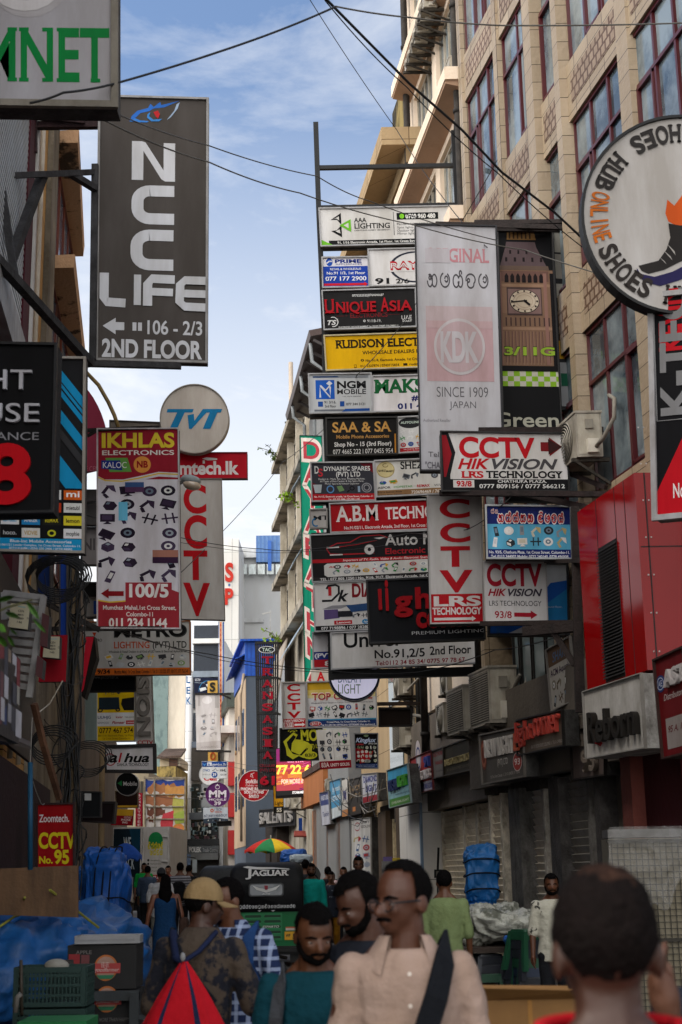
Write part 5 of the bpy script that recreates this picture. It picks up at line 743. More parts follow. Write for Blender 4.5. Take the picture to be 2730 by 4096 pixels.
# big boards near the tan building
sign('tall pale sheet board with a faded red square emblem, peeling ghost letters', (1660, 897, 1986, 905, 2016, 1886, 1682, 1884), 18.6, '#b6b5bb', [('t', 'ORIGINAL', .12, .1, .9, .155, '#b98088', 's'), ('r', .12, .1, .42, .16, '#b2adb3'), ('r', .11, .37, .92, .645, '#b5979c'), ('r', .11, .34, .92, .40, '#b6a6aa'), ('r', .11, .4, .92, .43, '#b69ca0'), ('c', .51, .505, .31, .115, '#bcb6ba'), ('c', .51, .505, .28, .103, '#b59fa4'), ('t', 'K', .28, .45, .43, .565, '#bab6bc', 'B'), ('t', 'D', .42, .45, .58, .565, '#bab6bc', 'B'), ('t', 'K', .58, .45, .74, .565, '#bab6bc', 'B'), ('t', 'SINCE 1909', .22, .668, .84, .708, '#5f5c60', 't'), ('t', 'JAPAN', .37, .725, .69, .752, '#5f5c60', 't'), ('t', 'Authorized Reseller', .05, .795, .38, .807, '#7d7a80', ''), ('c', .57, .93, .3, .06, '#abaab8'), ('t', 'Tel. 011', .1, .925, .42, .945, '#5f5c60', ''), ('t', '"CHATHURA PLAZA"', .06, .965, .75, .99, '#66636a', 'b')] + [('z', 5, .12, .19, .9, .265, '#4f4c50', .1, 15)], fr='#232226', fw=.022, dp=.14)
bars('sign_bracket', 'twin rusty steel bars carrying the faded emblem sheet and the clock tower sheet', 'bracket', [(at(1745, 898, 19.4), at(2335, 912, 18.5), .07), (at(1900, 890, 19.3), at(2330, 886, 18.6), .06), (at(1985, 920, 18.9), at(2240, 923, 18.9), .04)], col='#2e2422')
# clock tower sheet
ct = [('p', [(.17, 0), (.67, 0), (.7, .04), (.16, .04)], '#7a5a34')] + [('r', .2 + i * .075, .0, .23 + i * .075, .035, '#3a2c22') for i in range(6)]
ct += [('p', [(.15, .05), (.68, .05), (.7, .075), (.88, .17), (.02, .17), (.13, .075)], '#5d4d50')] + [('r', .2 + i * .15, .09, .235 + i * .15, .108, '#241c1e') for i in range(3)] + [('r', .12 + i * .16, .125, .16 + i * .16, .145, '#241c1e') for i in range(5)] + [('p', [(.0, .165), (.9, .165), (.92, .185), (0, .185)], '#66544a')]
ct += [('r', 0, .185, .98, .635, '#7f6350'), ('r', .03, .19, .9, .24, '#6d5048')] + [('p', [(.1 + i * .105, .245), (.1 + i * .105, .215), (.135 + i * .105, .2), (.17 + i * .105, .215), (.17 + i * .105, .245)], '#1f1819') for i in range(7)] + [('r', .02, .252, .92, .265, '#94755f'), ('r', .0, .27, .14, .39, '#8a6b58'), ('r', .13, .268, .76, .4, '#4a3a38'), ('r', .15, .276, .745, .392, '#7d6460'), ('c', .445, .334, .27, .056, '#33282a'), ('c', .445, .334, .255, .053, '#c9b9a4'), ('c', .445, .334, .2, .041, '#6a5850', .97), ('c', .445, .334, .15, .031, '#b39f8c', .93)]
ct += [('l', [(.445 + .21 * math.cos(RAD(a)), .334 + .0435 * math.sin(RAD(a))), (.445 + .245 * math.cos(RAD(a)), .334 + .051 * math.sin(RAD(a)))], .006, '#2a2224') for a in range(0, 360, 30)] + [('l', [(.49, .331), (.2, .34)], .005, '#1a1618'), ('l', [(.43, .33), (.54, .352)], .008, '#1a1618')]
ct += [('r', .01 + i * .085, .41, .035 + i * .085, .45, '#4a3634') for i in range(11)] + [('r', 0, .455, .93, .468, '#9a7a64')] + [('r', .02 + i * .06, .475, .04 + i * .06, .62, '#6d4e48') for i in range(15)] + [('r', .04 + i * .06, .475, .048 + i * .06, .63, '#9c7d68') for i in range(15)] + [('r', .0, .2, .04, .63, '#7d5c54'), ('r', .8, .2, .86, .63, '#8c685e'), ('r', .92, .2, 1, .66, '#141214')]
ct += [('r', 0, .635, 1, .66, '#141214')] + [('r', i / 9.5, .66 + j * .0228, min(1, (i + 1) / 9.5), .66 + (j + 1) * .0228, ['#86b42c', '#c9c6b8'][(i + j) % 2]) for i in range(10) for j in range(3)] + [('t', '3/11G', .045, .547, .955, .587, '#26320e', 'B'), ('t', '3/11G', .055, .55, .945, .585, '#94b33a', 'B'), ('t', 'Green', -.16, .85, .955, .912, '#b5b3a4', 'b')]
ct += [('r', i / 9.5, 1.19, min(1, (i + 1) / 9.5), 1.22, ['#86b42c', '#c9c6b8'][i % 2]) for i in range(10)]
def vscale(i, k=.8):
    i = list(i)
    if i[0] in 'pl': i[1] = [(x, y * k) for x, y in i[1]]
    elif i[0] == 'r': i[2] *= k; i[4] *= k
    elif i[0] == 't': i[3] *= k; i[5] *= k
    elif i[0] == 'c': i[2] *= k; i[4] *= k
    return tuple(i)
ct = [vscale(i) for i in ct]
sign('tall black sheet with a floodlit clock tower over green and white checks', (1992, 925, 2207, 929, 2264, 2012, 2022, 2010), 19, '#141416', ct, fr='#2a2828', fw=.015, dp=.05)
sign('wide white camera board with big red letters, red-black arrow and black foot strip', (1762, 1726, 2267, 1734, 2279, 1966, 1769, 1966), 18, '#cfcdcc', [('p', [(0, 0), (.06, 0), (.115, .35), (.07, .72), (.07, 1), (0, 1)], '#161618'), ('p', [(.01, .06), (.045, .06), (.085, .38), (.035, .76), (.02, .76)], '#8c1420'), ('t', 'CCTV', .145, .1, .745, .42, '#b8121e', 'B'), ('a', .79, .07, .96, .4, '#7a1a20'), ('p', [(.85, .1), (.96, .235), (.85, .37)], '#3a1c1c'), ('t', 'HIK', .13, .455, .385, .62, '#b8121e', 'I'), ('t', 'VISION', .4, .455, .92, .62, '#4a484c', 'I'), ('t', 'LRS', .155, .665, .33, .77, '#b8121e', 'S'), ('t', 'TECHNOLOGY', .35, .66, .955, .77, '#161618', 'S'), ('r', .02, .795, 1, 1, '#161618'), ('r', .09, .81, .255, .935, '#cfcdcc'), ('t', '93/8', .115, .83, .235, .915, '#b8121e', 'B'), ('t', 'CHATHURA PLAZA.', .44, .805, .825, .855, '#d8d8d8', 'b'), ('t', '0777 809156 / 0777 566212', .295, .88, .965, .945, '#d8d8d8', 'b')], fr='#1e1c1c', fw=.02, dp=.22)
bars('sign_bracket', 'brown steel bars above and below the wide white camera board', 'bracket', [(at(1915, 1722, 18.05), at(2435, 1720, 18), .07), (at(1760, 1972, 18.1), at(2425, 1978, 17.6), .07), (at(2090, 1975, 18.1), at(2420, 2045, 17.6), .07), (at(2270, 1890, 18.2), at(2425, 1950, 17.6), .06), (at(2425, 1722, 18), at(2425, 1740, 18.1), .1)], col='#2c1f1e')
sign('tall white board with red letters stacked down to a red panel and white arrow', (1710, 1978, 1926, 1976, 1937, 2492, 1723, 2496), 19, '#c8c5c5', [('t', 'C', .22, .045, .78, .18, '#b5131f', 'B'), ('t', 'C', .22, .235, .78, .37, '#b5131f', 'B'), ('t', 'T', .22, .415, .77, .56, '#b5131f', 'B'), ('t', 'V', .19, .6, .81, .755, '#b5131f', 'B'), ('r', .01, .775, .99, .99, '#b5131f'), ('t', 'LRS', .07, .795, .95, .865, '#d9d2d2', 'B'), ('t', 'TECHNOLOGY', .04, .88, .96, .93, '#d9d2d2', 'B'), ('a', .07, .945, .85, .985, '#d9d2d2')], fr='#a9a6a4', fw=.02, dp=.25)
sign('navy and sky-blue hardware board with red-outlined local script across the top', (1942, 2021, 2284, 2025, 2290, 2237, 1948, 2235), 18, '#57a6c9', [('r', 0, 0, 1, .35, '#1b2766'), ('r', 0, .82, 1, 1, '#1b2766'), ('z', 5, .13, .12, .57, .33, '#e4dede', .27, 51), ('z', 5, .135, .13, .565, .32, '#b8242c', .15, 51), ('z', 4, .6, .12, .92, .33, '#e4dede', .27, 52), ('z', 4, .605, .13, .915, .32, '#b8242c', .15, 52), ('z', 2, .06, .06, .15, .16, '#e0b8b0', .14, 53), ('k', .04, .37, .97, .8, 6, 2, ['#c9c4b4', '#e0dedc', '#2a3238', '#b8a878', '#8c9298'], 61), ('t', 'No. 93/5, Chathura Plaza, 1st Cross Street, Colombo-11.', .03, .85, .975, .9, '#e0e2ea', 'b'), ('t', 'Tel: 0112 344002 Mobile: 0777 240140, 0778 496008', .05, .93, .955, .98, '#e0e2ea', 'b')], fr='#a9adb0', fw=.022, dp=.16)
sign('square white camera board with crimson letters and an arrow, under the sky-blue board', (1934, 2245, 2184, 2244, 2192, 2496, 1941, 2492), 18.5, '#ccc9ca', [('t', 'CCTV', .05, .06, .935, .39, '#9c1428', 'B'), ('t', 'HIK', .06, .45, .36, .56, '#9c1428', 'I'), ('t', 'VISION', .38, .45, .93, .56, '#3d3644', 'I'), ('t', 'LRS TECHNOLOGY', .075, .64, .91, .72, '#242226', ''), ('t', '93/8', .16, .81, .43, .915, '#9c1428', 'b'), ('a', .47, .79, .84, .93, '#9c1428')], fr='#b9b6b4', fw=.012, dp=.05)
sign('blue and pale wave-patterned board behind the square white camera board', (1950, 2252, 2272, 2252, 2278, 2540, 1955, 2540), 19.2, '#b3b8bf', [('p', [(0, .62), (.3, .75), (.62, .5), (.78, .28), (1, .24), (1, .45), (.8, .55), (.5, .85), (.2, 1), (0, 1)], '#1f57ac'), ('p', [(.4, 1), (.5, .85), (.75, .55), (1, .35), (1, 1)], '#2379b5'), ('t', 'ound floor,', .74, .6, .92, .625, '#b9c8d8', ''), ('t', 'E', .1, .9, .2, .98, '#2a5a9a', 'B')], fr='#1c1c20', fw=.03, dp=.2)
bars('sign_bracket', 'rusty cantilever shelf bracket beside the red cladding, under the blue wave board', 'bracket', [(at(2098, 2527, 17.6), at(2325, 2505, 17.2), .12), (at(2210, 2520, 17.4), at(2300, 2660, 17.3), .07), (at(2312, 2490, 17.2), at(2322, 2850, 17.2), .11), (at(1925, 2495, 18.4), at(2320, 2490, 17.5), .06), (at(2184, 2245, 18.4), at(2330, 2243, 17.2), .05), (at(2300, 2030, 17.6), at(2312, 2500, 17.4), .1)], col='#2c211e')
# aquarium banner on the facade
sign('tilted pale aquarium banner with brown top, on the facade beside the rusty bracket', (2188, 2601, 2284, 2543, 2309, 2797, 2211, 2846), (19.2, 18.6), '#a6a29c', [('r', 0, 0, 1, .3, '#5d4a3c'), ('t', 'SHAKI', .2, .1, .8, .25, '#4f6a8c', 'i'), ('t', 'ACM Aquarium', .06, .36, .98, .46, '#3a2c40', 's'), ('k', .04, .52, .98, .96, 4, 2, ['#5a4a3a', '#7a7468', '#4a5a3a', '#8c7f60', '#38383c'], 71)], fr='#8c8884', fw=.015, dp=.05)
# shoe disc and black board at the right edge
sh = []
def ring_text(s, a0, a1, r0, r1, col, sty, flip=False):
    n = len(s)
    for i, ch in enumerate(s):
        if ch == ' ': continue
        vs, fs = glyphs(ch, sty); am = a0 + (a1 - a0) * (i + .5) / n; da = abs(a1 - a0) / n * .95
        x0 = min(v[0] for v in vs); x1 = max(v[0] for v in vs); k = min(1, (x1 - x0) / .5)
        for f in fs:
            pts = []
            for j in f:
                x, y, _ = vs[j]; fx_ = (x - x0) / (x1 - x0 + 1e-6) - .5; fy = y / .682
                ang = am + math.copysign(1, a1 - a0) * fx_ * da * k * (1 if not flip else 1); rr = r0 + (r1 - r0) * fy
                pts.append((.5 + rr * math.cos(RAD(ang)), .5 + rr * math.sin(RAD(ang))))
            sh_mesh.append((pts, col))
sh_mesh = []
ring_text('SHOES HUB', 280, 197, .452, .364, '#2b2827', 'S'); ring_text('ONLINE', 195, 160, .452, .366, '#b5601c', 'b'); ring_text('SHOES HUB', 157, 74, .452, .364, '#2b2624', 'S'); ring_text('ONLINE', 70, 35, .452, .366, '#b5601c', 'b')
t, P = disc_sign('large round white board with curved black and orange lettering and a flaming shoe', 2722, 862, 398, 12.2, '#a9a5a2', [('p', [(.55, .27), (.53, .38), (.47, .46), (.435, .43), (.425, .5), (.44, .54), (.5, .57), (.6, .57), (.62, .4)], '#c4521c'), ('p', [(.44, .55), (.5, .56), (.62, .56), (.62, .7), (.5, .74), (.42, .78), (.34, .8), (.305, .785), (.29, .76), (.33, .75), (.39, .735), (.43, .68), (.45, .62)], '#262322'), ('p', [(.28, .77), (.3, .8), (.37, .815), (.46, .79), (.54, .75), (.62, .73), (.62, .77), (.5, .83), (.4, .86), (.32, .84), (.285, .8)], '#242048'), ('p', [(.41, .68), (.45, .715), (.46, .735)], '#a9a5a2'), ('p', [(.385, .71), (.42, .74), (.43, .755)], '#a9a5a2'), ('p', [(.43, .65), (.47, .69), (.475, .71)], '#a9a5a2')], rim='#09090b', rw=.014, dp=.14)
w = MB()
for pts, col in sh_mesh: w.add([P.p(u, v, .012) for u, v in pts], [tuple(range(len(pts)))], M(col, 'sign'))
w.build('lettering', t)
sign('tall black silver-framed board with sideways red and grey letters over a red corner', (2600, 1180, 2900, 1150, 2915, 2050, 2618, 2078), (12.3, 11.9), '#141417', [('p', [(0, .985), (.02, .9), (.62, .52), (1, .52), (1, .985)], '#b01420'), ('t', 'KEVIN', .13, -.02, .42, .265, '#b01420', 'B', 0, 1), ('t', 'K-TEC', .14, -.02, .5, .555, '#77777a', 'B', 0, 1), ('l', [(.05, 0), (.07, .575), (1, .575)], .004, '#8a8a8c'), ('t', 'No. 95', .27, .855, .62, .915, '#d8d0d0', 'b')], fr='#9a989a', fw=.05, dp=.16, back='#77716e')
bars('sign_bracket', 'rusty angle brackets bolted to tiles beside the large round board', 'bracket', [(at(2260, 920, 19), at(2290, 1000, 19), .09), (at(2290, 1000, 19), at(2325, 998, 19), .08), (at(2325, 985, 18.9), at(2325, 1055, 18.9), .09), (at(2225, 1330, 20), at(2330, 1328, 19.2), .05), (at(2322, 1302, 19.1), at(2322, 1335, 19.1), .09), (at(2228, 1300, 20), at(2232, 1365, 20), .06)], col='#2c2320')
sign('dark and white board edge seen edge-on between the clock sheet and the tiles', (2212, 925, 2268, 930, 2300, 1640, 2246, 1640), 19.15, '#2a2a2c', [('r', 0, 0, .95, .12, '#9a968e'), ('r', 0, .13, .95, .27, '#8f8b84'), ('r', 0, .3, 1, .38, '#9c9890'), ('r', .05, .62, .95, .72, '#b58a1c'), ('r', .05, .74, .9, .98, '#8f9296'), ('r', .1, .8, .9, .87, '#1c5a44')], fr='#1e1e20', fw=.01, dp=.1)
from mathutils import noise as NZ
def Yp(k, px, off=0):
    a, b = FAC[k]; return (a - off) / ((px - 1365) / FPX + b) if k != 'L' else (a + off) / ((px - 1365) / FPX + b)
# ================================================================== street-level shop fronts on the right
def fascia(label, q, k, off, bg, items, proud=(), fr='#55504a', fw=.02, dp=.2, **kw): return sign(label, q, (k, off), bg, items, fr, fw, dp, name='fascia_sign', cat='shop fascia', proud=proud, **kw)
# red cladding box with louvre
t = thing('red_cladding', 'glossy red metal cladding box with a tall black louvre, above the brushed steel fascia', 'cladding', FP('A', 16.4, 3.8, .35)); RG = M('#8c0509', 'gloss', rough=.1)
c = [onf('A', 2310, 2052, .7), onf('A', 2537, 1888, .7), onf('A', 2570, 2690, .7), onf('A', 2337, 2766, .7)]; y0, y1 = c[1].y, c[0].y; zt = (c[0].z + c[1].z) / 2; zb = (c[2].z + c[3].z) / 2
w = MB(); fbox(w, 'A', y0, y1, zb, zt, .7, .0, RG); w.build('panel', t)
w = MB(); ya = y1 - (y1 - y0) * .34; yb = y1 - (y1 - y0) * .66; zl = zt - .6
fbox(w, 'A', yb, ya, zb + .02, zl, .706, .69, M('#120c0c', 'dark'))
for i in range(40):
    z = zb + .05 + i * (zl - zb - .08) / 40; w.hexa([FP('A', yb, z, .735), FP('A', ya, z, .735), FP('A', ya, z + .02, .706), FP('A', yb, z + .02, .706), FP('A', yb, z + .012, .735), FP('A', ya, z + .012, .735), FP('A', ya, z + .032, .706), FP('A', yb, z + .032, .706)], M('#2e2c2c', 'metal'))
w.build('louvre', t); w = MB(); dk = M('#2a0508', 'dark')
for f in (.34, .66, .82): yy = y1 - (y1 - y0) * f; fbox(w, 'A', yy - .006, yy + .006, zl if f < .7 else zb, zt, .703, .698, dk)
for z in (zb + 1.35,): w.box((fx('A', y0, .68), y0 - .004, z), (fx('A', y0, 0), y0, z + .012), dk)
w.box((fx('A', y0, .6), y0 - .004, zb), (fx('A', y0, .585), y0, zt), dk)
for i in range(7): 
    for dx in (.62, .56): w.cyl((fx('A', y0, dx), y0, zb + .2 + i * .42), (0, -1, 0), .009, .008, M('#c9c4c4', 'metal'), 8)
w.build('panel_joint', t)
fascia('brushed steel box fascia with tall dark grey and red raised letters', (2337, 2767, 2570, 2692, 2587, 2992, 2350, 3035), 'A', .76, '#c0bcb6', [], proud=[('lettering', [('T', 'R', .13, .36, .27, .79, '#26221f', 'b', .07), ('T', 'eborn', .28, .36, .93, .79, '#2a2724', 'b', .07), ('p', [(.14, .68), (.17, .66), (.3, .82), (.26, .86), (.16, .8)], '#a8202a')])], fr='#97938e', fw=.012, dp=.74, back='#b5b2ae', kind='metal')
fascia('dark red fascia with white raised letters, a blue cogwheel emblem and pale address panel', (2620, 2640, 2740, 2585, 2762, 3010, 2656, 3036), 'A', .85, '#6d1a1e', [('r', .2, .62, 1, .92, '#9a908c'), ('t', '95 A, 1st Cross Street', .28, .7, 1.9, .76, '#6a1a20', 'i'), ('t', 'Distributors & Suppliers', .2, .38, 1.6, .44, '#c0b6b4', 'i'), ('c', .13, .26, .16, .085, '#28407a'), ('c', .13, .26, .12, .064, '#c0c6d8', .85), ('t', 'AE', .06, .23, .2, .29, '#b9c0d6', 'b')], proud=[('lettering', [('T', 'ASTA', .36, .17, 1.4, .32, '#bdb6b4', 'B', .05)])], fr='#3c2622')
fascia('dark brown plaza fascia with weathered raised letters and a number', (2284, 2872, 2425, 2832, 2425, 3100, 2294, 3120), 'A', .32, '#6a5e5a', [], proud=[('lettering', [('T', 'CHATHURA', .04, .02, .95, .22, '#6f655c', 's', .05), ('T', 'PLAZA', .28, .32, 1.0, .5, '#6f655c', 's', .05), ('T', '93', .4, .58, .8, .9, '#857a70', 's', .06)])], fr='#2a2422')
fascia('dark bronze lighting fascia with thin red hand-cut raised letters', (2071, 2880, 2254, 2838, 2260, 2982, 2075, 3023), 'A', .6, '#5f5349', [('t', '93A 1ST CROSS STREET, COLOMBO 11. TEL 0112 498301', .3, .8, .95, .89, '#a39a94', '')], proud=[('lettering', [('T', 'light', .0, .08, .38, .62, '#b8463c', '', .05), ('T', 'corner', .42, .1, .95, .58, '#b8463c', '', .05)])], fr='#1d1916')
fascia('dark grey fascia with white and orange capitals, a round emblem and number badge', (1922, 2940, 2099, 2902, 2103, 3106, 1934, 3138), 'A', .6, '#504c48', [('t', '(PVT) LTD', .38, .56, .62, .68, '#b0aaa4', 'b'), ('t', '1st Cross Street, Colombo - 11, Tel: 011-2449240, 077 1962902', .2, .85, .88, .91, '#a9a39e', '')], proud=[('lettering', [('T', 'NEW LIGHT', .12, .14, .78, .48, '#c4beb8', 'b', .03), ('T', 'E', .8, .13, .9, .46, '#b5553a', 'b', .03)]), ('emblem', [('c', .06, .42, .075, .3, '#7a4438'), ('c', .06, .42, .06, .24, '#b0705c', .7)]), ('number_badge', [('c', .84, .68, .1, .19, '#c9bcb8'), ('c', .84, .68, .09, .17, '#a03a34'), ('t', '93', .78, .62, .9, .74, '#ddd0cc', 'b')])], fr='#6a645e')
fascia('olive black electronics fascia with thin gold capitals', (1779, 2988, 1888, 2948, 1890, 3079, 1781, 3104), 'B', .6, '#383226', [('t', '87 1st CROSS STREET, COLOMBO', .1, .78, .95, .86, '#7a705a', '')], proud=[('lettering', [('T', 'MARCO ELECTRONICS', .05, .46, .95, .68, '#b9a878', '', .03)])], fr='#3c362c')
fascia('narrow grey fascia panel with red stacked wording, beside the gold capitals', (1727, 3004, 1777, 2988, 1779, 3104, 1731, 3116), 'B', .6, '#77716c', [('t', 'ELECTRONIC', .15, .1, .95, .24, '#8c1c20', 'b'), ('t', 'PARADISE', .3, .42, .9, .54, '#8c1c20', 'b'), ('t', '1st Cross Street', .35, .74, .9, .8, '#3a3432', '')], fr='#4a4644')
fascia('faded red electronics fascia with white raised letters and a tall oval emblem', (1645, 3036, 1727, 3000, 1737, 3158, 1653, 3178), 'B', .62, '#a03a3c', [('r', .0, .74, 1, 1, '#b9b6c4'), ('t', 'IMPORTERS OF ELECTRONICS AND MOBILE ACCESSORIES', .03, .8, .97, .93, '#2a3a8a', 'b')], proud=[('lettering', [('T', 'SER ELECTRONICS', .02, .46, .95, .68, '#cfc6c4', 'b', .06), ('T', '91', .74, .14, .95, .38, '#3a4a94', 'B', .06)]), ('emblem', [('c', .38, .0, .13, .42, '#cfc6c8'), ('c', .38, .06, .11, .3, '#2a3a7a', .8)])], fr='#6a2a2a', fw=.01)
fascia('sky-blue and green light shop fascia with navy and green raised letters', (1552, 3081, 1634, 3054, 1649, 3210, 1562, 3232), 'B', .9, '#3f9ac4', [('r', 0, .78, 1, 1, '#4a8a34'), ('r', 0, .55, 1, .78, '#8ab8c4'), ('t', 'DREAMLIGHT', .1, .86, .9, .92, '#d0d8c8', 'b'), ('t', 'www.dreamlight.lk', .3, .66, .95, .72, '#2a4a5a', '')], proud=[('lettering', [('T', 'DREAM', .08, .3, .52, .58, '#22305c', 'b', .05), ('T', 'LIGHT', .53, .26, .95, .53, '#4a9a38', 'b', .05)])], fr='#8a9a9c', fw=.015)
fascia('small white and dark blue fascia with a red foot, tilted among loose cables', (1449, 3096, 1512, 3090, 1516, 3200, 1454, 3216), 'B', .5, '#c9c9d0', [('t', 'DIAMOND', .08, .1, .95, .3, '#1c2a7c', 'B'), ('t', 'LIGHT', .2, .42, .9, .62, '#1c2a7c', 'B'), ('r', 0, .78, 1, 1, '#a3303c')], fr='#8a8886', fw=.015)
fascia('dark grey small fascia with tan letters between two pale ones', (1390, 3120, 1447, 3108, 1449, 3252, 1393, 3266), 'B', .4, '#3c3835', [('t', 'FANCY', .15, .2, .9, .34, '#a08460', 'b'), ('t', 'LIGHTING', .12, .42, .92, .52, '#a08460', 'b'), ('r', .36, .78, .56, .9, '#c8804a')], fr='#2a2725', fw=.015)
fascia('narrow cream fascia with an orange foot', (1368, 3122, 1390, 3116, 1393, 3262, 1370, 3268), 'B', .45, '#c9c4be', [('r', 0, .82, 1, 1, '#c98a54'), ('r', .2, .3, .8, .55, '#5a5a8a')], fr=None)
fascia('narrow sky-blue fascia with white script and a white foot', (1321, 3126, 1366, 3112, 1369, 3262, 1325, 3280), 'B', .45, '#4a92bc', [('t', 'Jayamathi', .15, .16, .9, .3, '#d8e2e8', 'i'), ('t', 'ELECTRONICS', .12, .42, .92, .54, '#e6ecf0', 'b'), ('r', 0, .72, 1, 1, '#c4ccd0')], fr='#7a8a94', fw=.015)
fascia('tilted pale board with a navy heading, tangled in cables by the orange canopy', (1281, 3172, 1316, 3164, 1324, 3296, 1290, 3304), 'B', .5, '#b9bcc8', [('r', 0, 0, 1, .4, '#39457a'), ('t', 'KASTURI', .1, .1, .9, .24, '#d0d4e0', 'b'), ('t', 'Textile', .15, .6, .85, .74, '#3a4470', 'i')], fr='#77757a', fw=.015)
fascia('white upright panel printed with reels, plugs and sockets', (1408, 3278, 1486, 3268, 1490, 3600, 1412, 3600), 'B', .35, '#c9c8c6', [('l', arc(.3, .1, .14, .05, 0, 360), .012, '#a01c28'), ('t', 'UNITY', .5, .04, .92, .07, '#3a3234', 'b'), ('t', 'GOLDS', .5, .09, .95, .12, '#3a3234', 'b'), ('k', .08, .2, .95, .62, 2, 4, ['#8a93a8', '#a02430', '#3a5a8a', '#a39a6a'], 81), ('k', .08, .64, .95, .98, 4, 4, ['#9a9a9c', '#8a8a90'], 82)], fr='#a3a19e', fw=.01)
fascia('bright juice poster with glasses of orange and green drink', (1348, 3284, 1388, 3276, 1392, 3500, 1352, 3506), 'B', .3, '#d8a02c', [('r', 0, 0, 1, .12, '#b8343c'), ('t', 'Take', .2, .02, .9, .1, '#f0d84a', 'b'), ('p', [(.15, .2), (.7, .15), (.6, .45), (.2, .45)], '#e0b83c'), ('p', [(.5, .3), (.98, .28), (.9, .48), (.55, .48)], '#7ab83c'), ('r', 0, .5, 1, 1, '#2a4a8a'), ('t', 'Fres', .1, .52, .8, .6, '#e04a3c', 'B'), ('p', [(.1, .66), (.9, .62), (.7, .8), (.2, .9)], '#d8b83c'), ('p', [(.5, .8), (.9, .8), (.85, 1), (.55, 1)], '#7ac03c')], fr=None, dp=.04)
def shutter(label, k, pa, pb, ztop, col, off=.02, group='roller shutters', zb=.13, patch=None, dirt=.28):
    ya, yb = Yp(k, pb, off), Yp(k, pa, off); t = thing('roller_shutter', label, 'roller shutter', FP(k, (ya + yb) / 2, zb, off), group); m = M(col, 'metal', dirt=dirt, rough=.55); w = MB(); rows = []; z = zb; i = 0
    while z < ztop:
        rows += [(z, off + .01), (z + .07, off + .045), (z + .085, off + .0)]; z += .105
    vs = []; fs = []
    for z, o in rows: vs += [FP(k, ya, z, o), FP(k, yb, z, o)]
    fs = [(2 * i, 2 * i + 1, 2 * i + 3, 2 * i + 2) for i in range(len(rows) - 1)]; w.add(vs, fs, m); w.build('slat_curtain', t)
    for y in (ya, yb): w = MB(); fbox(w, k, y - .05, y + .05, zb, ztop, off + .07, off - .05, M(col, 'rust')); w.build('guide_rail', t)
    w = MB(); fbox(w, k, ya, yb, zb, zb + .1, off + .035, off, M(col, 'rust')); w.build('bottom_bar', t)
    w = MB(); fbox(w, k, ya - .05, yb + .05, ztop, ztop + .35, off + .12, off - .05, M('#3c352e', 'rust')); w.build('shutter_box', t)
shutter('dark brown closed roller shutter behind the mesh board wrapped in clear plastic', 'A', 2560, 2760, 2.95, '#a07c58', .12)
shutter('near-black scuffed roller shutter under the bronze lighting fascia', 'A', 2203, 2338, 2.85, '#7d7973', .02)
shutter('worn grey roller shutter under the grey emblem fascia, behind the plastic-wrapped stall', 'A', 2050, 2158, 2.7, '#bdb5a9', .02)
shutter('light grey-cream roller shutter behind the stacked blue tarpaulin bundle', 'A', 1945, 1990, 2.75, '#e4d9c4', .02)
shutter('cream roller shutter under the olive fascia, beside a grey steel pole', 'B', 1893, 1943, 2.75, '#e4d9c4', .03)
shutter('very narrow cream roller shutter with vent holes between two wide ones', 'B', 1842, 1888, 2.8, '#e4d9c4', .02)
shutter('wide cream roller shutter right beside the pale cladding pillar', 'B', 1752, 1838, 2.75, '#e4d9c4', .02)
shutter('cream roller shutter just beyond the pale cladding pillar', 'B', 1634, 1662, 2.7, '#dcc6a2', .02)
shutter('brownish cream roller shutter under the sky-blue light shop fascia', 'B', 1577, 1608, 2.7, '#d4bd98', .02)
shutter('clean cream roller shutter left of the brown stone pier', 'B', 1520, 1558, 2.8, '#e6d6b2', .02)
shutter('golden closed shutter between orange piers, under the orange canopy', 'B', 1252, 1284, 3.2, '#eab04c', .1, dirt=.25)  # gold base colour stands in for light from inside
shutter('golden closed shutter between orange piers, furthest from the blue umbrella', 'B', 1292, 1322, 3.2, '#eab04c', .1, dirt=.25)  # interior light painted into the colour as gold here too
def pier(label, k, pa, pb, z1, off, col, kind='wall', name='pier', cat='pier'):
    w = MB(); fbox(w, k, Yp(k, pb, off), Yp(k, pa, off), 0, z1, off, -.3, M(col, kind)); return tag(w.build(name), label, cat)
w = MB(); fbox(w, 'B', 29.0, 31.4, .13, 3.25, .5, -.2, M('#cfcdca', 'wall', dirt=.2, tile=(3, 1.3), grout='#707070')); fbox(w, 'B', 28.95, 29.05, .13, 3.25, .52, .47, M('#6f86a0', 'metal')); tag(w.build('cladding_pillar'), 'pale grey clad pillar standing between the red fascia and the cream shutters', 'pillar')
pier('brown stone-clad pier left of the clean cream shutter', 'B', 1490, 1520, 3.0, .25, '#6b5a4a')
pier('narrow brown pier between the brownish and clean cream shutters', 'B', 1560, 1575, 3.0, .2, '#5d4e40')
pier('grey peeling steel pier beside the worn grey shutter', 'A', 2003, 2046, 2.75, .25, '#5d5a56', 'rust')
pier('black steel post between the grey and near-black shutters, with torn blue stickers', 'A', 2162, 2200, 2.8, .2, '#4a4644', 'rust')
pier('black steel post with torn stickers beside the local-script notice', 'A', 2340, 2362, 2.8, .2, '#4a4644', 'rust')
for pa in (1234, 1286, 1325): pier({1234: 'orange pier supporting the orange canopy, nearest the tower sign', 1286: 'slim orange pier between the two golden shutters', 1325: 'wide orange pier beside the narrow blue fascia'}[pa], 'B', pa, pa + (8 if pa == 1286 else 16), 3.6, .35, '#b5713e')
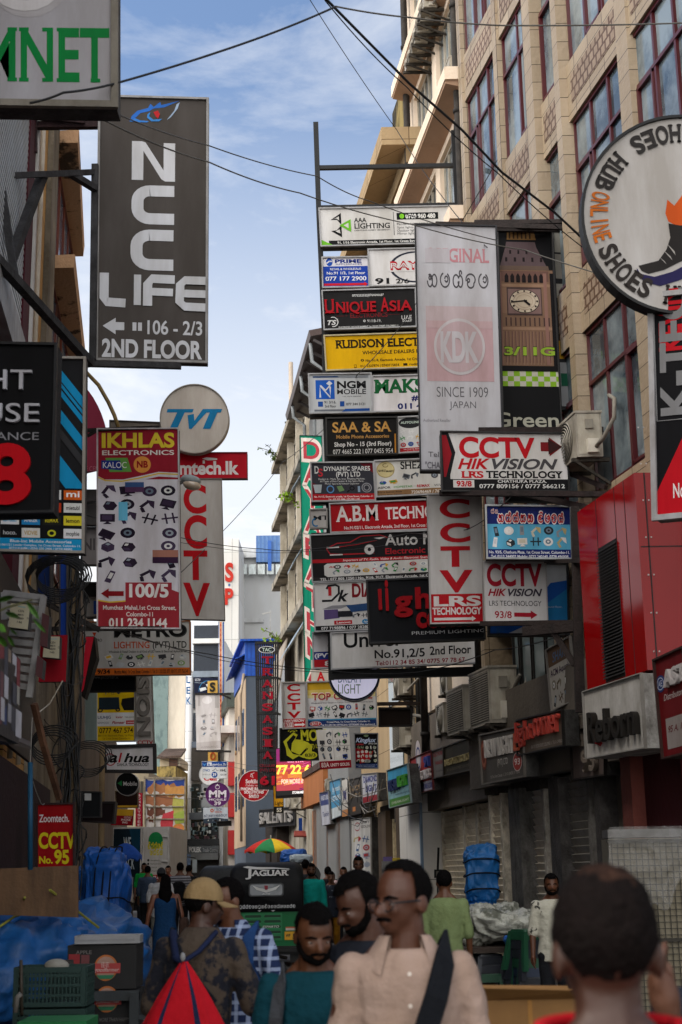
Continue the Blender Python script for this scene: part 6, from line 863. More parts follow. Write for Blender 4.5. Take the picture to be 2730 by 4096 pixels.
w = MB(); ya = Yp('B', 1278, .5); yb = Yp('B', 1190, .5); fbox(w, 'B', ya, yb, 3.75, 4.75, .5, -.2, M('#b87444', 'wall')); fbox(w, 'B', ya - .05, yb, 4.75, 4.95, .55, -.2, M('#5a4a44', 'conc')); tag(w.build('canopy'), 'orange boxed canopy over the golden shutters', 'canopy')
sign('pale notice with red local script on the wall between black posts', (2364, 3195, 2438, 3190, 2442, 3520, 2370, 3530), ('A', .02), '#6f7577', [('z', 5, .05, .12, .95, .22, '#8c1c24', .13, 91)] + [('z', 9, .08, .3 + i * .05, .3 + .6 * random.Random(i).random(), .33 + i * .05, '#3a3c40', .1, 92 + i) for i in range(7)], fr=None, dp=.03)
w = MB(); a = FP('A', 18.6, 0, .3); fbox(w, 'A', 15.6, 16.6, .13, 3.0, .25, 0, M('#4a1016', 'wall')); fbox(w, 'A', 16.6, 16.9, .13, 3.0, .4, 0, M('#7a3f36', 'wall')); tag(w.build('shop_wall'), 'dark red shop wall with a salmon edge beneath the brushed steel fascia', 'wall')
w = MB(); fbox(w, 'B', 24, 31, 2.75, 4.6, .35, .0, M('#7a7066', 'wall')); fbox(w, 'A', 17.2, 23.4, 2.85, 4.2, .3, 0, M('#6d655c', 'wall')); tag(w.build('shop_lintel_wall'), 'grimy dark lintel wall behind the row of fascia boards', 'wall')
# dark fascia row further along
sign('black fascia with large illegible chrome letters, beyond the golden shutters', (1040, 3240, 1180, 3226, 1182, 3300, 1040, 3310), (62, 57), '#25262a', [], fr='#3a3a3e', fw=.03, proud=[('lettering', [('T', 'SALENTS', .03, .2, .95, .8, '#a9a5a2', 'b', .08)])], dp=.3)
sign('yellow upright board with a black letter A over a black number panel', (1093, 3142, 1134, 3140, 1136, 3252, 1096, 3254), 54, '#c98f1c', [('t', 'A', .3, .24, .8, .46, '#1c1a16', 'B'), ('t', 'Light', .15, .58, .95, .7, '#1c1a16', 'b'), ('r', 0, .76, 1, 1, '#1a1918'), ('t', '55', .3, .82, .8, .95, '#d8d0c0', 'B')], fr='#3a3226', fw=.02)
w = MB(); w.box((at(1196, 3330, 55).x, 55, at(1200, 3332, 55).z), (at(1232, 3330, 55).x, 55.4, at(1200, 3272, 55).z), M('#1f4aa0', 'metal')); tag(w.build('blue_sheet'), 'plain blue sheet panel above the ribbed red awning', 'panel')
w = MB()
for i in range(12): a = at(1182 + i * 4, 3326, 54.5); b = at(1180 + i * 4, 3346, 53.6); w.tube([a, a.lerp(b, .5) + Vector((0, -.1, .08)), b], .035, M('#8c4038', 'metal'), 6)
tag(w.build('awning'), 'ribbed dull red awning above the far dark shops', 'awning')
w = MB(); fbox(w, 'B', 60, 65.5, 0, 3.6, .5, 0, M('#39302a', 'wall')); tag(w.build('shop_wall'), 'dark shop fronts at the foot of the weathered concrete building', 'wall')
# ================================================================== air conditioners
ACW = M('#a8a194', 'metal', dirt=.45); ACD = M('#37352f', 'metal')
def ac(label, k, px, py, hpx, off=.12, W_=.82, D_=.34, grille='fan', floor=True):
    P_ = onf(k, px, py, off + D_ / 2); H = hpx / FPX * (P_ - CAMP).length * .95; s_ = min(1.25, max(.8, H / .62)); W_ *= s_; D_ *= s_
    t = thing('air_conditioner', label, 'air conditioner', P_, 'air conditioner units on the facades'); y0, z0 = P_.y, P_.z
    w = MB(); fbox(w, k, y0, y0 + W_, z0, z0 + H, off + D_, off, ACW); fbox(w, k, y0 - .004, y0, z0 + H * .06, z0 + H * .94, off + D_ * .93, off + D_ * .08, M('#b5ae9f', 'metal')); fbox(w, k, y0 - .012, y0 + W_ + .01, z0 + H - .02, z0 + H + .012, off + D_ + .012, off - .01, ACW); w.build('casing', t)
    w = MB(); c = FP(k, y0 + W_ * .5, z0 + H * .5, off + D_ + .004); n = Vector((-1, -FAC[k][1], 0)).normalized()
    if grille == 'fan':
        e = Vector((-FAC[k][1], 1, 0)).normalized(); R_ = min(H, W_) * .44
        w.add([c + n * .004 + e * math.cos(a) * R_ + Vector((0, 0, math.sin(a) * R_)) for a in [2 * math.pi * i / 28 for i in range(28)]], [tuple(range(28))], ACD)
        for q in range(1, 8): w.tube([c + n * (.012 + .03 * (1 - (q / 7) ** 2)) + e * math.cos(a) * R_ * q / 7 + Vector((0, 0, math.sin(a) * R_ * q / 7)) for a in [2 * math.pi * i / 24 for i in range(25)]], .007, ACW, 4)
    else:
        fbox(w, k, y0 + .04, y0 + W_ - .04, z0 + .06, z0 + H - .06, off + D_ + .004, off + D_, ACD)
        for i in range(int(H / .035)): fbox(w, k, y0 + .04, y0 + W_ - .04, z0 + .06 + i * .035, z0 + .072 + i * .035, off + D_ + .02, off + D_ + .005, ACW) if z0 + .08 + i * .035 < z0 + H - .05 else None
    w.build('fan_grille', t)
    w = MB(); fbox(w, k, y0 - .05, y0, z0 + H * .08, z0 + H * .38, off + D_ * .62, off + D_ * .2, M('#d0c9bb', 'metal')); fbox(w, k, y0 - .03, y0, z0 + H * .62, z0 + H * .82, off + D_ * .65, off + D_ * .35, M('#8f897d', 'metal')); w.build('valve_cover', t)
    w = MB(); hb = M('#4a443c', 'rust'); fbox(w, k, y0 + .05, y0 + .1, z0 - .05, z0, off + D_ + .05, 0, hb); fbox(w, k, y0 + W_ - .1, y0 + W_ - .05, z0 - .05, z0, off + D_ + .05, 0, hb); w.bar(FP(k, y0 + .07, z0 - .04, off + D_), FP(k, y0 + .07, z0 - .35, 0), .035, hb); w.build('wall_bracket', t)
    w = MB(); w.tube([FP(k, y0 - .04, z0 + H * .2, off + D_ * .3), FP(k, y0 - .2, z0 + H * .3, off + D_ * .2), FP(k, y0 - .3, z0 + H * .7, off * .5), FP(k, y0 - .32, z0 + H * 1.1, .04), FP(k, y0 - .1, z0 + H * 1.3, .02)], .028, M('#8a857c', 'cloth'), 7); w.build('pipe', t, smooth=True)
ac('big air conditioner on the tan tiles beside the checked clock sheet', 'A', 2362, 1826, 196, .1)
ac('lone air conditioner on a slim bracket between cream sunshade slabs', 'B', 1822, 306, 92, .2)
for i, (x, y, h) in enumerate(((1716, 28, 52), (1702, 84, 50), (1690, 128, 48), (1680, 170, 46), (1668, 210, 44), (1656, 244, 40))):
    ac('small air conditioner in the row high beside the topmost cream slab', 'B', x, y, h, .45, W_=.6)
ac('tallest grey air conditioner, standing over the grey emblem fascia', 'A', 2030, 2890, 235, .12, grille='slats')
ac('wide squat air conditioner next to the tallest grey one', 'A', 1915, 2922, 190, .14, grille='slats')
ac('air conditioner with a big round fan on a black shelf, above the olive fascia', 'B', 1806, 2928, 122, .12)
ac('air conditioner with a small white valve box, above the black shelf one', 'B', 1812, 2766, 96, .12)
ac('air conditioner with a large round fan hanging under the lowest gantry beam', 'B', 1615, 2780, 92, .25)
ac('air conditioner partly behind the blank brown box board', 'B', 1632, 2988, 122, .25, grille='slats')
ac('little air conditioner below the yellow upright board, near the golden shutters', 'B', 1176, 3235, 50, .3)
ac('grubby air conditioner above the narrow cream fascia', 'B', 1325, 3160, 46, .2)
# black service pipes and grey window panels behind the units
t = thing('service_pipes', 'bundle of black pipes and ducts running up behind the air conditioners', 'pipes', FP('B', 26, 3)); w = MB()
for i, px in enumerate((1640, 1672, 1690, 1706, 1722, 1745)): q = onf('B', px, 2800, .1); w.tube([Vector((q.x, q.y, 3.2)), Vector((q.x, q.y, 6.6))], .05 + .03 * (i % 3 == 0), M('#1c1b1a', 'rust'), 8)
w.build('pipes', t, smooth=True); w = MB()
for (x0, y0, x1, y1, r_) in ((1655, 2860, 1770, 2960, .035), (1660, 2940, 1800, 2900, .045), (1665, 2960, 1760, 2990, .04), (1990, 2830, 2080, 2700, .03), (2010, 2960, 2090, 2850, .04)):
    k = 'A' if x0 > 1940 else 'B'; a, b = onf(k, x0, y0, .2), onf(k, x1, y1, .15); w.tube([a, a.lerp(b, .3) + Vector((0, 0, .12)), a.lerp(b, .7) + Vector((0, 0, -.08)), b], r_, M('#6f6b64', 'cloth'), 7)
w.build('hose', t, smooth=True)
for (pa, pb, z0, z1) in ((1548, 1600, 3.6, 5.3), (1548, 1604, 5.5, 8)): w = MB(); fbox(w, 'B', Yp('B', pb), Yp('B', pa), z0, z1, .03, -.02, M('#5d6a6a', 'glass')); w.build('glass_panel', t)
sg_t = thing('shop_window_wall', 'dark upper shop windows reflecting boards, beside the tallest grey air conditioner', 'window', FP('A', 20.5, 4.2))
for (pa, pb) in ((2050, 2075), (2080, 2125), (2130, 2180), (2185, 2240)): window(sg_t, 'A', Yp('A', pb, .1), Yp('A', pa, .1), 4.15, 6.2, .12, 1, 0, M('#22211f', 'metal'), M('#6a7678', 'glass'), w=.05)
# ================================================================== clutter on the left
def frame_box(label, q, Y, bg, items, name='meter_box', cat='meter box', group=None): return sign(label, q, Y, bg, items, fr=None, dp=.12, name=name, cat=cat, group=group, kind='plain')
sign('red electronics poster with yellow camera lettering, behind the cable-wrapped pole', (148, 3215, 300, 3212, 300, 3480, 148, 3480), 15.5, '#8c0f14', [('t', 'Zoomtech.', .06, .17, .85, .28, '#cfc6c6', 'b'), ('t', 'CCTV', .05, .45, 1.02, .67, '#c9b91c', 'B'), ('t', 'No.', .06, .8, .42, .9, '#c9b91c', 'B'), ('t', '95', .46, .71, .85, .9, '#c9b91c', 'B')], fr='#2a1414', fw=.02, dp=.06)
sign('plain red metal panel behind the lower meter box', (165, 2543, 272, 2540, 264, 2726, 155, 2728), 14.5, '#8f1420', [], fr=None, dp=.08)
frame_box('beige meter box stencilled with four lines, in front of the white slats', (44, 2412, 121, 2420, 112, 2518, 34, 2508), 11.8, '#aaa28a', [('t', 'CEN', .42, .24, .72, .33, '#26241e', 'b'), ('t', 'MKS', .42, .4, .72, .48, '#26241e', 'b'), ('t', '0809', .38, .55, .74, .63, '#26241e', 'b'), ('t', '146', .42, .7, .68, .79, '#26241e', 'b'), ('r', .4, .1, .78, .13, '#5a9aa0'), ('c', .95, .55, .05, .04, '#6a6456', .5)])
frame_box('beige meter box stencilled with four lines, in front of the plain red panel', (180, 2546, 240, 2546, 237, 2634, 172, 2628), 14.2, '#aaa28a', [('t', 'CEN', .42, .24, .72, .33, '#26241e', 'b'), ('t', 'MKS', .4, .4, .74, .48, '#26241e', 'b'), ('t', '0809', .36, .55, .76, .63, '#26241e', 'b'), ('t', '145', .42, .7, .7, .79, '#26241e', 'b'), ('r', .4, .1, .85, .13, '#5a9aa0'), ('c', .96, .5, .06, .05, '#6a6456', .5)])
w = MB(); sl = M('#8f8d8c', 'metal')
for i in range(11): y = 2392 + i * 35; w.bar(at(15 + i * 6, y, 12.2), at(172 - i * 4.5, y + 10, 12.2), .035, sl, .05)
w.bar(at(15, 2372, 12.2), at(178, 2392, 12.2), .05, sl); w.bar(at(176, 2385, 12.15), at(118, 2790, 12.15), .05, sl); w.bar(at(18, 2370, 12.2), at(20, 2480, 12.2), .05, sl)
tag(w.build('slatted_rack'), 'white slatted metal rack leaning out above the dark left-hand shop', 'rack')
for (q, lb) in (((170, 2450, 198, 2465, 190, 2590, 160, 2580), 'dark wine-red box fixed to the edge of the slatted rack, upper one'), ((150, 2620, 175, 2640, 168, 2715, 142, 2700), 'dark wine-red box fixed to the edge of the slatted rack, lower one')): frame_box(lb, q, 12, '#43181c', [], name='junction_box', cat='box')
w = MB(); P = pan((322, 2545, 388, 2795), 17.5)
w.loft([[P.p(u, v, -.2) for u, v in ((.35, 0), (.85, .0), (1, .34), (.25, 1), (0, .94))], [P.p(u, v, .0) for u, v in ((.35, 0), (.85, .0), (1, .34), (.25, 1), (0, .94))]], M('#17120f', 'sign')); art(w, P, [('p', [(.33, .01), (.82, .01), (.2, .85), (.08, .9)], '#a8182a')]); tag(w.build('angular_sign'), 'angular red and black panel jutting out beside the wrapped pole', 'panel')
def pole(label, px, y0, y1, Y, r, col='#77695a', tangle=False):
    t = thing('utility_pole', label, 'utility pole', Vector((at(px, 3400, Y).x, Y, 0))); w = MB(); b = Vector((at(px, y1, Y).x, Y, 0)); tp = at(px + (8 if tangle else 0), y0, Y); w.tube([b, b.lerp(tp, .5), tp], [r * 1.15, r, r * .85], M(col, 'conc'), 10); w.build('pole', t, smooth=True)
    if tangle:
        r9 = random.Random(3); w = MB(); cb = M('#121212', 'dark')
        for i in range(9):
            o = r9.uniform(-.1, .1); pts = [b.lerp(tp, k / 14) + Vector((o + .05 * math.sin(k * .9 + i), -r - .02 - .02 * (i % 3), 0)) + Vector((r9.uniform(-.02, .02), 0, 0)) for k in range(0, 15)]; w.tube(pts, r9.choice([.008, .011, .015]), cb, 5)
        for i in range(15):
            c = b.lerp(tp, r9.choice([.3, .35, .42, .55, .85, .9])) + Vector((r9.uniform(-.12, .12), -r - .03, r9.uniform(-.25, .25))); R_ = r9.uniform(.05, .16); w.tube([c + Vector((R_ * math.cos(a) * r9.uniform(.7, 1.1), .02 * math.sin(3 * a), R_ * 1.3 * math.sin(a))) for a in [k * .55 for k in range(13)]], .009, cb, 5)
        w.build('cable_bundle', t, smooth=True)
    return t
pole('concrete utility pole wrapped in a thick tangle of black cables', 292, 2225, 3650, 16.8, .066, '#6b5c48', True)
pole('slender beige utility pole beyond the black box boards', 410, 2985, 3500, 27, .06, '#8f7a5c')
r9 = random.Random(8)
for i in range(9):
    a = (r9.uniform(150, 270), r9.uniform(2280, 2900), 15.5); b = (r9.uniform(280, 345), r9.uniform(2300, 3000), 16.6); cable('loose black cable looping off the wrapped utility pole', [a, (a[0] * .5 + b[0] * .5, max(a[1], b[1]) + r9.uniform(10, 120), 16), b], .007, .05, group='loose cables by the pole')
for c in ((220, 2330, 15.4, .3), (235, 2320, 15.6, .24), (205, 3000, 15.2, .2), (350, 3050, 20, .25)):
    w = MB(); o = at(*c[:3])
    for j in range(5): w.tube([o + Vector((c[3] * math.cos(a) * (1 + .06 * j), .05 * j, c[3] * .8 * math.sin(a) + .03 * j)) for a in [k * .35 for k in range(19)]], .008, M('#131313', 'dark'), 5)
    tag(w.build('cable_coil', smooth=True), 'untidy coil of black cable hanging among the left-hand clutter', 'cable coil', 'cable coils')
bars('rusty_prop', 'long rusty pipe leaning down in front of the dark left-hand shop', 'pipe', [(at(137, 2815, 13), at(175, 2980, 13.2), .05), (at(175, 2980, 13.2), at(238, 3195, 13.6), .05)], col='#6d4a34')
cable('pale thin wire slanting down from the red panel', [(252, 2722, 14), (200, 2815, 14), (150, 2855, 13.5)], .01, 0, '#b0a89a', name='thin_wire')
cable('pale wire dangling beside the maroon shop wall', [(130, 2870, 12), (120, 3080, 12), (160, 3200, 12.4), (178, 3215, 12.6)], .006, .02, '#8a8680', name='thin_wire')
w = MB(); w.tube([at(122, 3480, 12), at(122, 3050, 12)], .022, M('#1d4a66', 'metal'), 8); tag(w.build('blue_pipe', smooth=True), 'blue painted pipe beside the maroon shop wall', 'pipe')
P = pan((-120, 2420, 84, 2640, 76, 2975, -120, 2880), (7.2, 8.6)); t = thing('poster_panel', 'slanting panel of overlapping faded posters above the dark awning', 'poster panel', P.p(.5, 1)); w = MB(); w.hexa([P.p(0, 1, -.1), P.p(1, 1, -.1), P.p(1, 0, -.1), P.p(0, 0, -.1), P.p(0, 1), P.p(1, 1), P.p(1, 0), P.p(0, 0)], M('#3a3838', 'metal')); r9 = random.Random(4)
art(w, P, [('r', u, v, u + r9.uniform(.05, .14), v + r9.uniform(.2, .4), r9.choice(['#8c8a8e', '#6a4a4e', '#3a4668', '#9a968e', '#7a3c40', '#4a4a52', '#8a7a6a', '#b0aeb4'])) for v in (.02, .35, .62) for u in [k * .09 for k in range(11)]], kind='paper'); w.build('posters', t)
w = MB(); w.hexa([at(-100, 2890, 7.2), at(122, 2985, 9.4), at(125, 3000, 9.4), at(-100, 2930, 7.2), at(-100, 2870, 8.6), at(122, 2965, 10.2), at(125, 2985, 10.2), at(-100, 2900, 8.6)], M('#24201e', 'metal')); tag(w.build('shop_awning'), 'dark flat awning edge above the maroon shop wall', 'awning')
w = MB(); P = pan((-10, 3475, 312, 3462, 312, 3670, -10, 3660), 13); w.hexa([P.p(0, 1, -.04), P.p(1, 1, -.04), P.p(1, 0, -.04), P.p(0, 0, -.04), P.p(0, 1), P.p(1, 1), P.p(1, 0), P.p(0, 0)], M('#6d5138', 'wood', c2='#33261c', p0=.3, p1=.62)); tag(w.build('plywood_board'), 'stained brown plywood board behind the large blue tarpaulin heap', 'board')
for (q, Y, c, lb) in (((340, 1960, 395, 2100), 25, '#5c5a5a', 'grey shop shutter sign edge behind the maroon bracket board'), ((325, 2110, 395, 2260), 25.2, '#8a8484', 'pale board edge with reversed letters behind the maroon bracket board'), ((335, 2330, 395, 2415), 21, '#1a1a1c', 'black board edge beside the silver number board'), ((345, 2390, 395, 2470), 20.8, '#8f8b8a', 'silver board edge with a blue number one'), ((150, 2130, 205, 2400), 16, '#23386e', 'deep blue painted panel behind the coiled cables'), ((240, 2150, 272, 2560), 16.6, '#1c3a86', 'blue hoarding strip beside the pole')): sign(lb, q, Y, c, [('t', '1', .6, .2, .95, .8, '#2a4a9a', 'B')] if 'silver board' in lb else ([('t', 'NI', .1, .3, .8, .6, '#5a5456', 'b')] if 'reversed' in lb else []), fr='#4a4644', fw=.015)
# leaves hanging into the frame
t = thing('leafy_branch', 'blurred leafy green twig reaching in over the white slatted rack', 'branch', at(0, 2500, 5.2)); w = MB(); r9 = random.Random(6); lf = M('#4d7a2c', 'cloth', bu=.1); l2 = M('#6a9450', 'cloth', bu=.1)
w.tube([at(-80, 2480, 5.2), at(30, 2430, 5.2), at(130, 2400, 5.15)], .004, M('#4a4a2c', 'cloth'), 5); w.build('stem', t); w = MB()
for (a, b, wd, m) in (((-20, 2405), (62, 2385), 22, lf), ((20, 2450), (80, 2470), 22, l2), ((105, 2402), (160, 2480), 22, l2), ((130, 2470), (188, 2535), 14, lf), ((-15, 2490), (25, 2530), 28, lf), ((-10, 2540), (30, 2590), 26, lf), ((30, 2540), (60, 2590), 16, lf), ((40, 2515), (70, 2540), 12, l2)):
    A_ = Vector(a); B_ = Vector(b); d = (B_ - A_); n_ = Vector((-d.y, d.x)).normalized(); pr = [(0, 0), (.25, .75), (.5, 1), (.78, .7), (1, 0)]
    up = [A_ + d * t_ + n_ * wd * .5 * h for t_, h in pr]; dn = [A_ + d * t_ - n_ * wd * .5 * h for t_, h in pr]; md = [A_ + d * t_ for t_, h in pr]; dz = r9.uniform(-.03, .03)
    U = [at(p.x, p.y, 5.2 + dz) for p in up]; D_ = [at(p.x, p.y, 5.2 - dz) for p in dn]; C_ = [at(p.x, p.y, 5.23) for p in md]
    for i in range(4): w.add([U[i], U[i + 1], C_[i + 1], C_[i]], [(0, 1, 2, 3)], m); w.add([C_[i], C_[i + 1], D_[i + 1], D_[i]], [(0, 1, 2, 3)], m)
w.build('leaves', t)
# small plants on the ledges
for (px, py, Y, n, sc, lb, c) in ((1110, 1830, 57, 26, .5, 'straggly dry plant growing on the topmost concrete ledge', '#4a5a2c'), (1185, 2010, 50.6, 40, .45, 'bushy yellow-green plant on the second concrete ledge, beside the green board', '#7a9a2c'), (1105, 2560, 57, 30, .4, 'yellow-green creeper hanging on the lowest concrete ledge', '#8aa83a')):
    t = thing('ledge_plant', lb, 'plant', at(px, py, Y)); r9 = random.Random(px); o = at(px, py, Y); w = MB(); w2 = MB()
    for i in range(6):
        e = o + Vector((r9.uniform(-1, .4) * sc * 1.6, r9.uniform(-.4, .3), r9.uniform(-.2, .8) * sc * 1.2)); w.tube([o, o.lerp(e, .5) + Vector((0, 0, .1)), e], .012, M('#5a4a34', 'wood'), 4)
        for j in range(n // 3):
            c_ = o.lerp(e, r9.uniform(.4, 1.05)) + Vector((r9.uniform(-.1, .1), r9.uniform(-.1, .1), r9.uniform(-.1, .1))); s_ = r9.uniform(.05, .11); a = Vector((r9.uniform(-1, 1), r9.uniform(-1, 1), r9.uniform(-1, 1))).normalized() * s_; b = Vector((r9.uniform(-1, 1), r9.uniform(-1, 1), r9.uniform(-1, 1))).normalized() * s_ * .6
            w2.quad(c_ - a, c_ - b, c_ + a, c_ + b, M(c, 'cloth'))
    w.build('stem', t); w2.build('foliage', t)
# ================================================================== overhead cables
cable('thick black cable rising from the white corner board to its peak against the sky', [(120, 412, 8.6), (255, 370, 8.6), (469, 332, 9), (1000, 165, 9.5), (1345, 26, 10)], .013, .01)
cable('pale cable running from the cable peak across the tan tiled facade', [(1345, 26, 10), (1640, 70, 10.5), (2000, 102, 11), (2740, 92, 11.5)], .011, .01, '#5a5650')
cable('thickest black cable slanting down from the top edge over the cream slabs', [(1290, -20, 11), (1640, 335, 12), (1850, 520, 12.6), (2010, 690, 13), (2220, 850, 13.6), (2500, 1110, 14), (2740, 1300, 14.4)], .02, .0)
cable('second black cable twinned beneath the thickest slanting one', [(1300, 0, 11.3), (1630, 350, 12.4), (1990, 690, 13.4), (2400, 1040, 14.4)], .009, .04)
cable('thin wire falling from the top edge to the panelled eave', [(1235, -10, 24), (1588, 520, 28), (1780, 800, 23.5), (1950, 990, 18.3)], .012, .05)
cable('pale cable drooping from the tall grey board past the triangle board', [(265, 420, 9), (420, 482, 10), (840, 650, 12), (1200, 772, 14), (1650, 898, 16), (2100, 1000, 16.5), (2740, 1185, 14)], .011, .03, '#55524c')
cable('grey cable drooping above its paler twin', [(400, 425, 10), (835, 582, 13), (1270, 705, 15), (1480, 805, 16), (1990, 962, 17.5)], .010, .03, '#4c4a48')
cable('fine black wire zigzagging up from the red stacked letters to the gantry', [(725, 2290, 25), (1000, 2010, 30), (1130, 1850, 34), (1292, 1720, 30), (1430, 1500, 23.8), (1632, 1270, 23.7), (1770, 1010, 23), (1990, 640, 21)], .011, .03)
cable('sagging black wire crossing between the bracket board and the car parts board', [(345, 2060, 19.8), (720, 2150, 22), (1050, 2196, 23), (1250, 2196, 23.4), (1640, 2132, 23), (1870, 2118, 18.8), (2010, 2020, 17.9), (2110, 1900, 17.8)], .009, .03)
cable('second sagging wire just beneath the car parts crossing', [(430, 2085, 20.2), (860, 2190, 22), (1250, 2203, 23.4), (1700, 2150, 22), (1880, 2110, 18.8)], .006, .06)
cable('long black wire running low beneath the gantry boards', [(460, 2520, 20), (830, 2615, 22.5), (1320, 2682, 23.4), (1660, 2690, 23), (1980, 2600, 20), (2275, 2530, 17.4)], .011, .04)
cable('twin long black wire below the low one', [(430, 2500, 20.4), (880, 2640, 23), (1330, 2690, 23.6)], .008, .04)
for i, (y0, y1) in enumerate(((3010, 3060), (3020, 3085), (3180, 3150))): cable('faint far wire strung across the end of the street', [(600, y0, 60), (900, (y0 + y1) / 2 + 8, 62), (1350, y1, 52)], .014, .2, '#3a3836', group='far wires')
bars('aerial', 'small white comb-shaped aerial on a rod beside the tower sign', 'aerial', [(at(1050, 2456, 58), at(1085, 2448, 58), .05), (at(1082, 2440, 58), at(1082, 2560, 58), .04)], col='#b9b9b8', kind='metal')
r9 = random.Random(14); w = MB()
for i in range(20):
    a = onf('B', r9.uniform(1290, 1560), r9.uniform(3070, 3240), .75); b = onf('B', r9.uniform(1290, 1560), r9.uniform(3100, 3300), .7); 
    if (a - b).length < 7: w.tube([a, a.lerp(b, .33) + Vector((0, 0, -r9.uniform(0, .5))), a.lerp(b, .66) + Vector((0, 0, -r9.uniform(0, .5))), b], r9.choice([.006, .008, .012]), M(r9.choice(['#1a1918', '#24211e', '#8a8378']), 'dark'), 5)
o = w.build('cable_tangle', smooth=True); tag(o, 'tangle of loose cables drooping over the small mixed fascias', 'cables'); stuff(o)
# ================================================================== soft things: voxel-fused bodies and cloths
def fuse(mb, name, mat_, parent, loc, voxel, it=4, fac=.5, move=None):
    """union the overlapping closed pieces of mb into one smooth skin"""
    me = bpy.data.meshes.new('tmp'); me.from_pydata([tuple(v) for v in mb.v], [], mb.f); o = bpy.data.objects.new('tmp', me); COL.objects.link(o)
    r = o.modifiers.new('r', 'REMESH'); r.mode = 'VOXEL'; r.voxel_size = voxel
    s_ = o.modifiers.new('s', 'SMOOTH'); s_.factor = fac; s_.iterations = it
    dg = bpy.context.evaluated_depsgraph_get(); m2 = bpy.data.meshes.new_from_object(o.evaluated_get(dg), depsgraph=dg); bpy.data.objects.remove(o); bpy.data.meshes.remove(me)
    if move:
        for v in m2.vertices: v.co = move(v.co.copy())
    m2.name = name; m2.materials.clear(); m2.materials.append(mat_); m2.polygons.foreach_set('use_smooth', [True] * len(m2.polygons))
    o = bpy.data.objects.new(name, m2); COL.objects.link(o); WL[o] = Vector((0, 0, 0))
    if parent is not None: o.parent = parent
    else: o.location = loc
    return o
def capsule(mb, a, b, ra, rb, m, n=10): # tapered, round-ended limb
    a = Vector(a); b = Vector(b); d = (b - a).normalized() if (b - a).length > 1e-6 else Vector((0, 0, 1)); pts = []; rr = []
    for t in (-1, -.85, -.5): pts.append(a + d * ra * t); rr.append(ra * math.sqrt(max(.002, 1 - t * t)))
    pts += [a, b]; rr += [ra, rb]
    for t in (.5, .85, 1): pts.append(b + d * rb * t); rr.append(rb * math.sqrt(max(.002, 1 - t * t)))
    mb.tube(pts, rr, m, n)
def tape(mb, pts, radii, m):
    for i in range(len(pts) - 1): capsule(mb, pts[i], pts[i + 1], radii[i], radii[i + 1], m)
SK = M('#5a3826', 'skin'); SK2 = M('#4a2c1e', 'skin'); HAIR = M('#0c0a0a', 'hair')
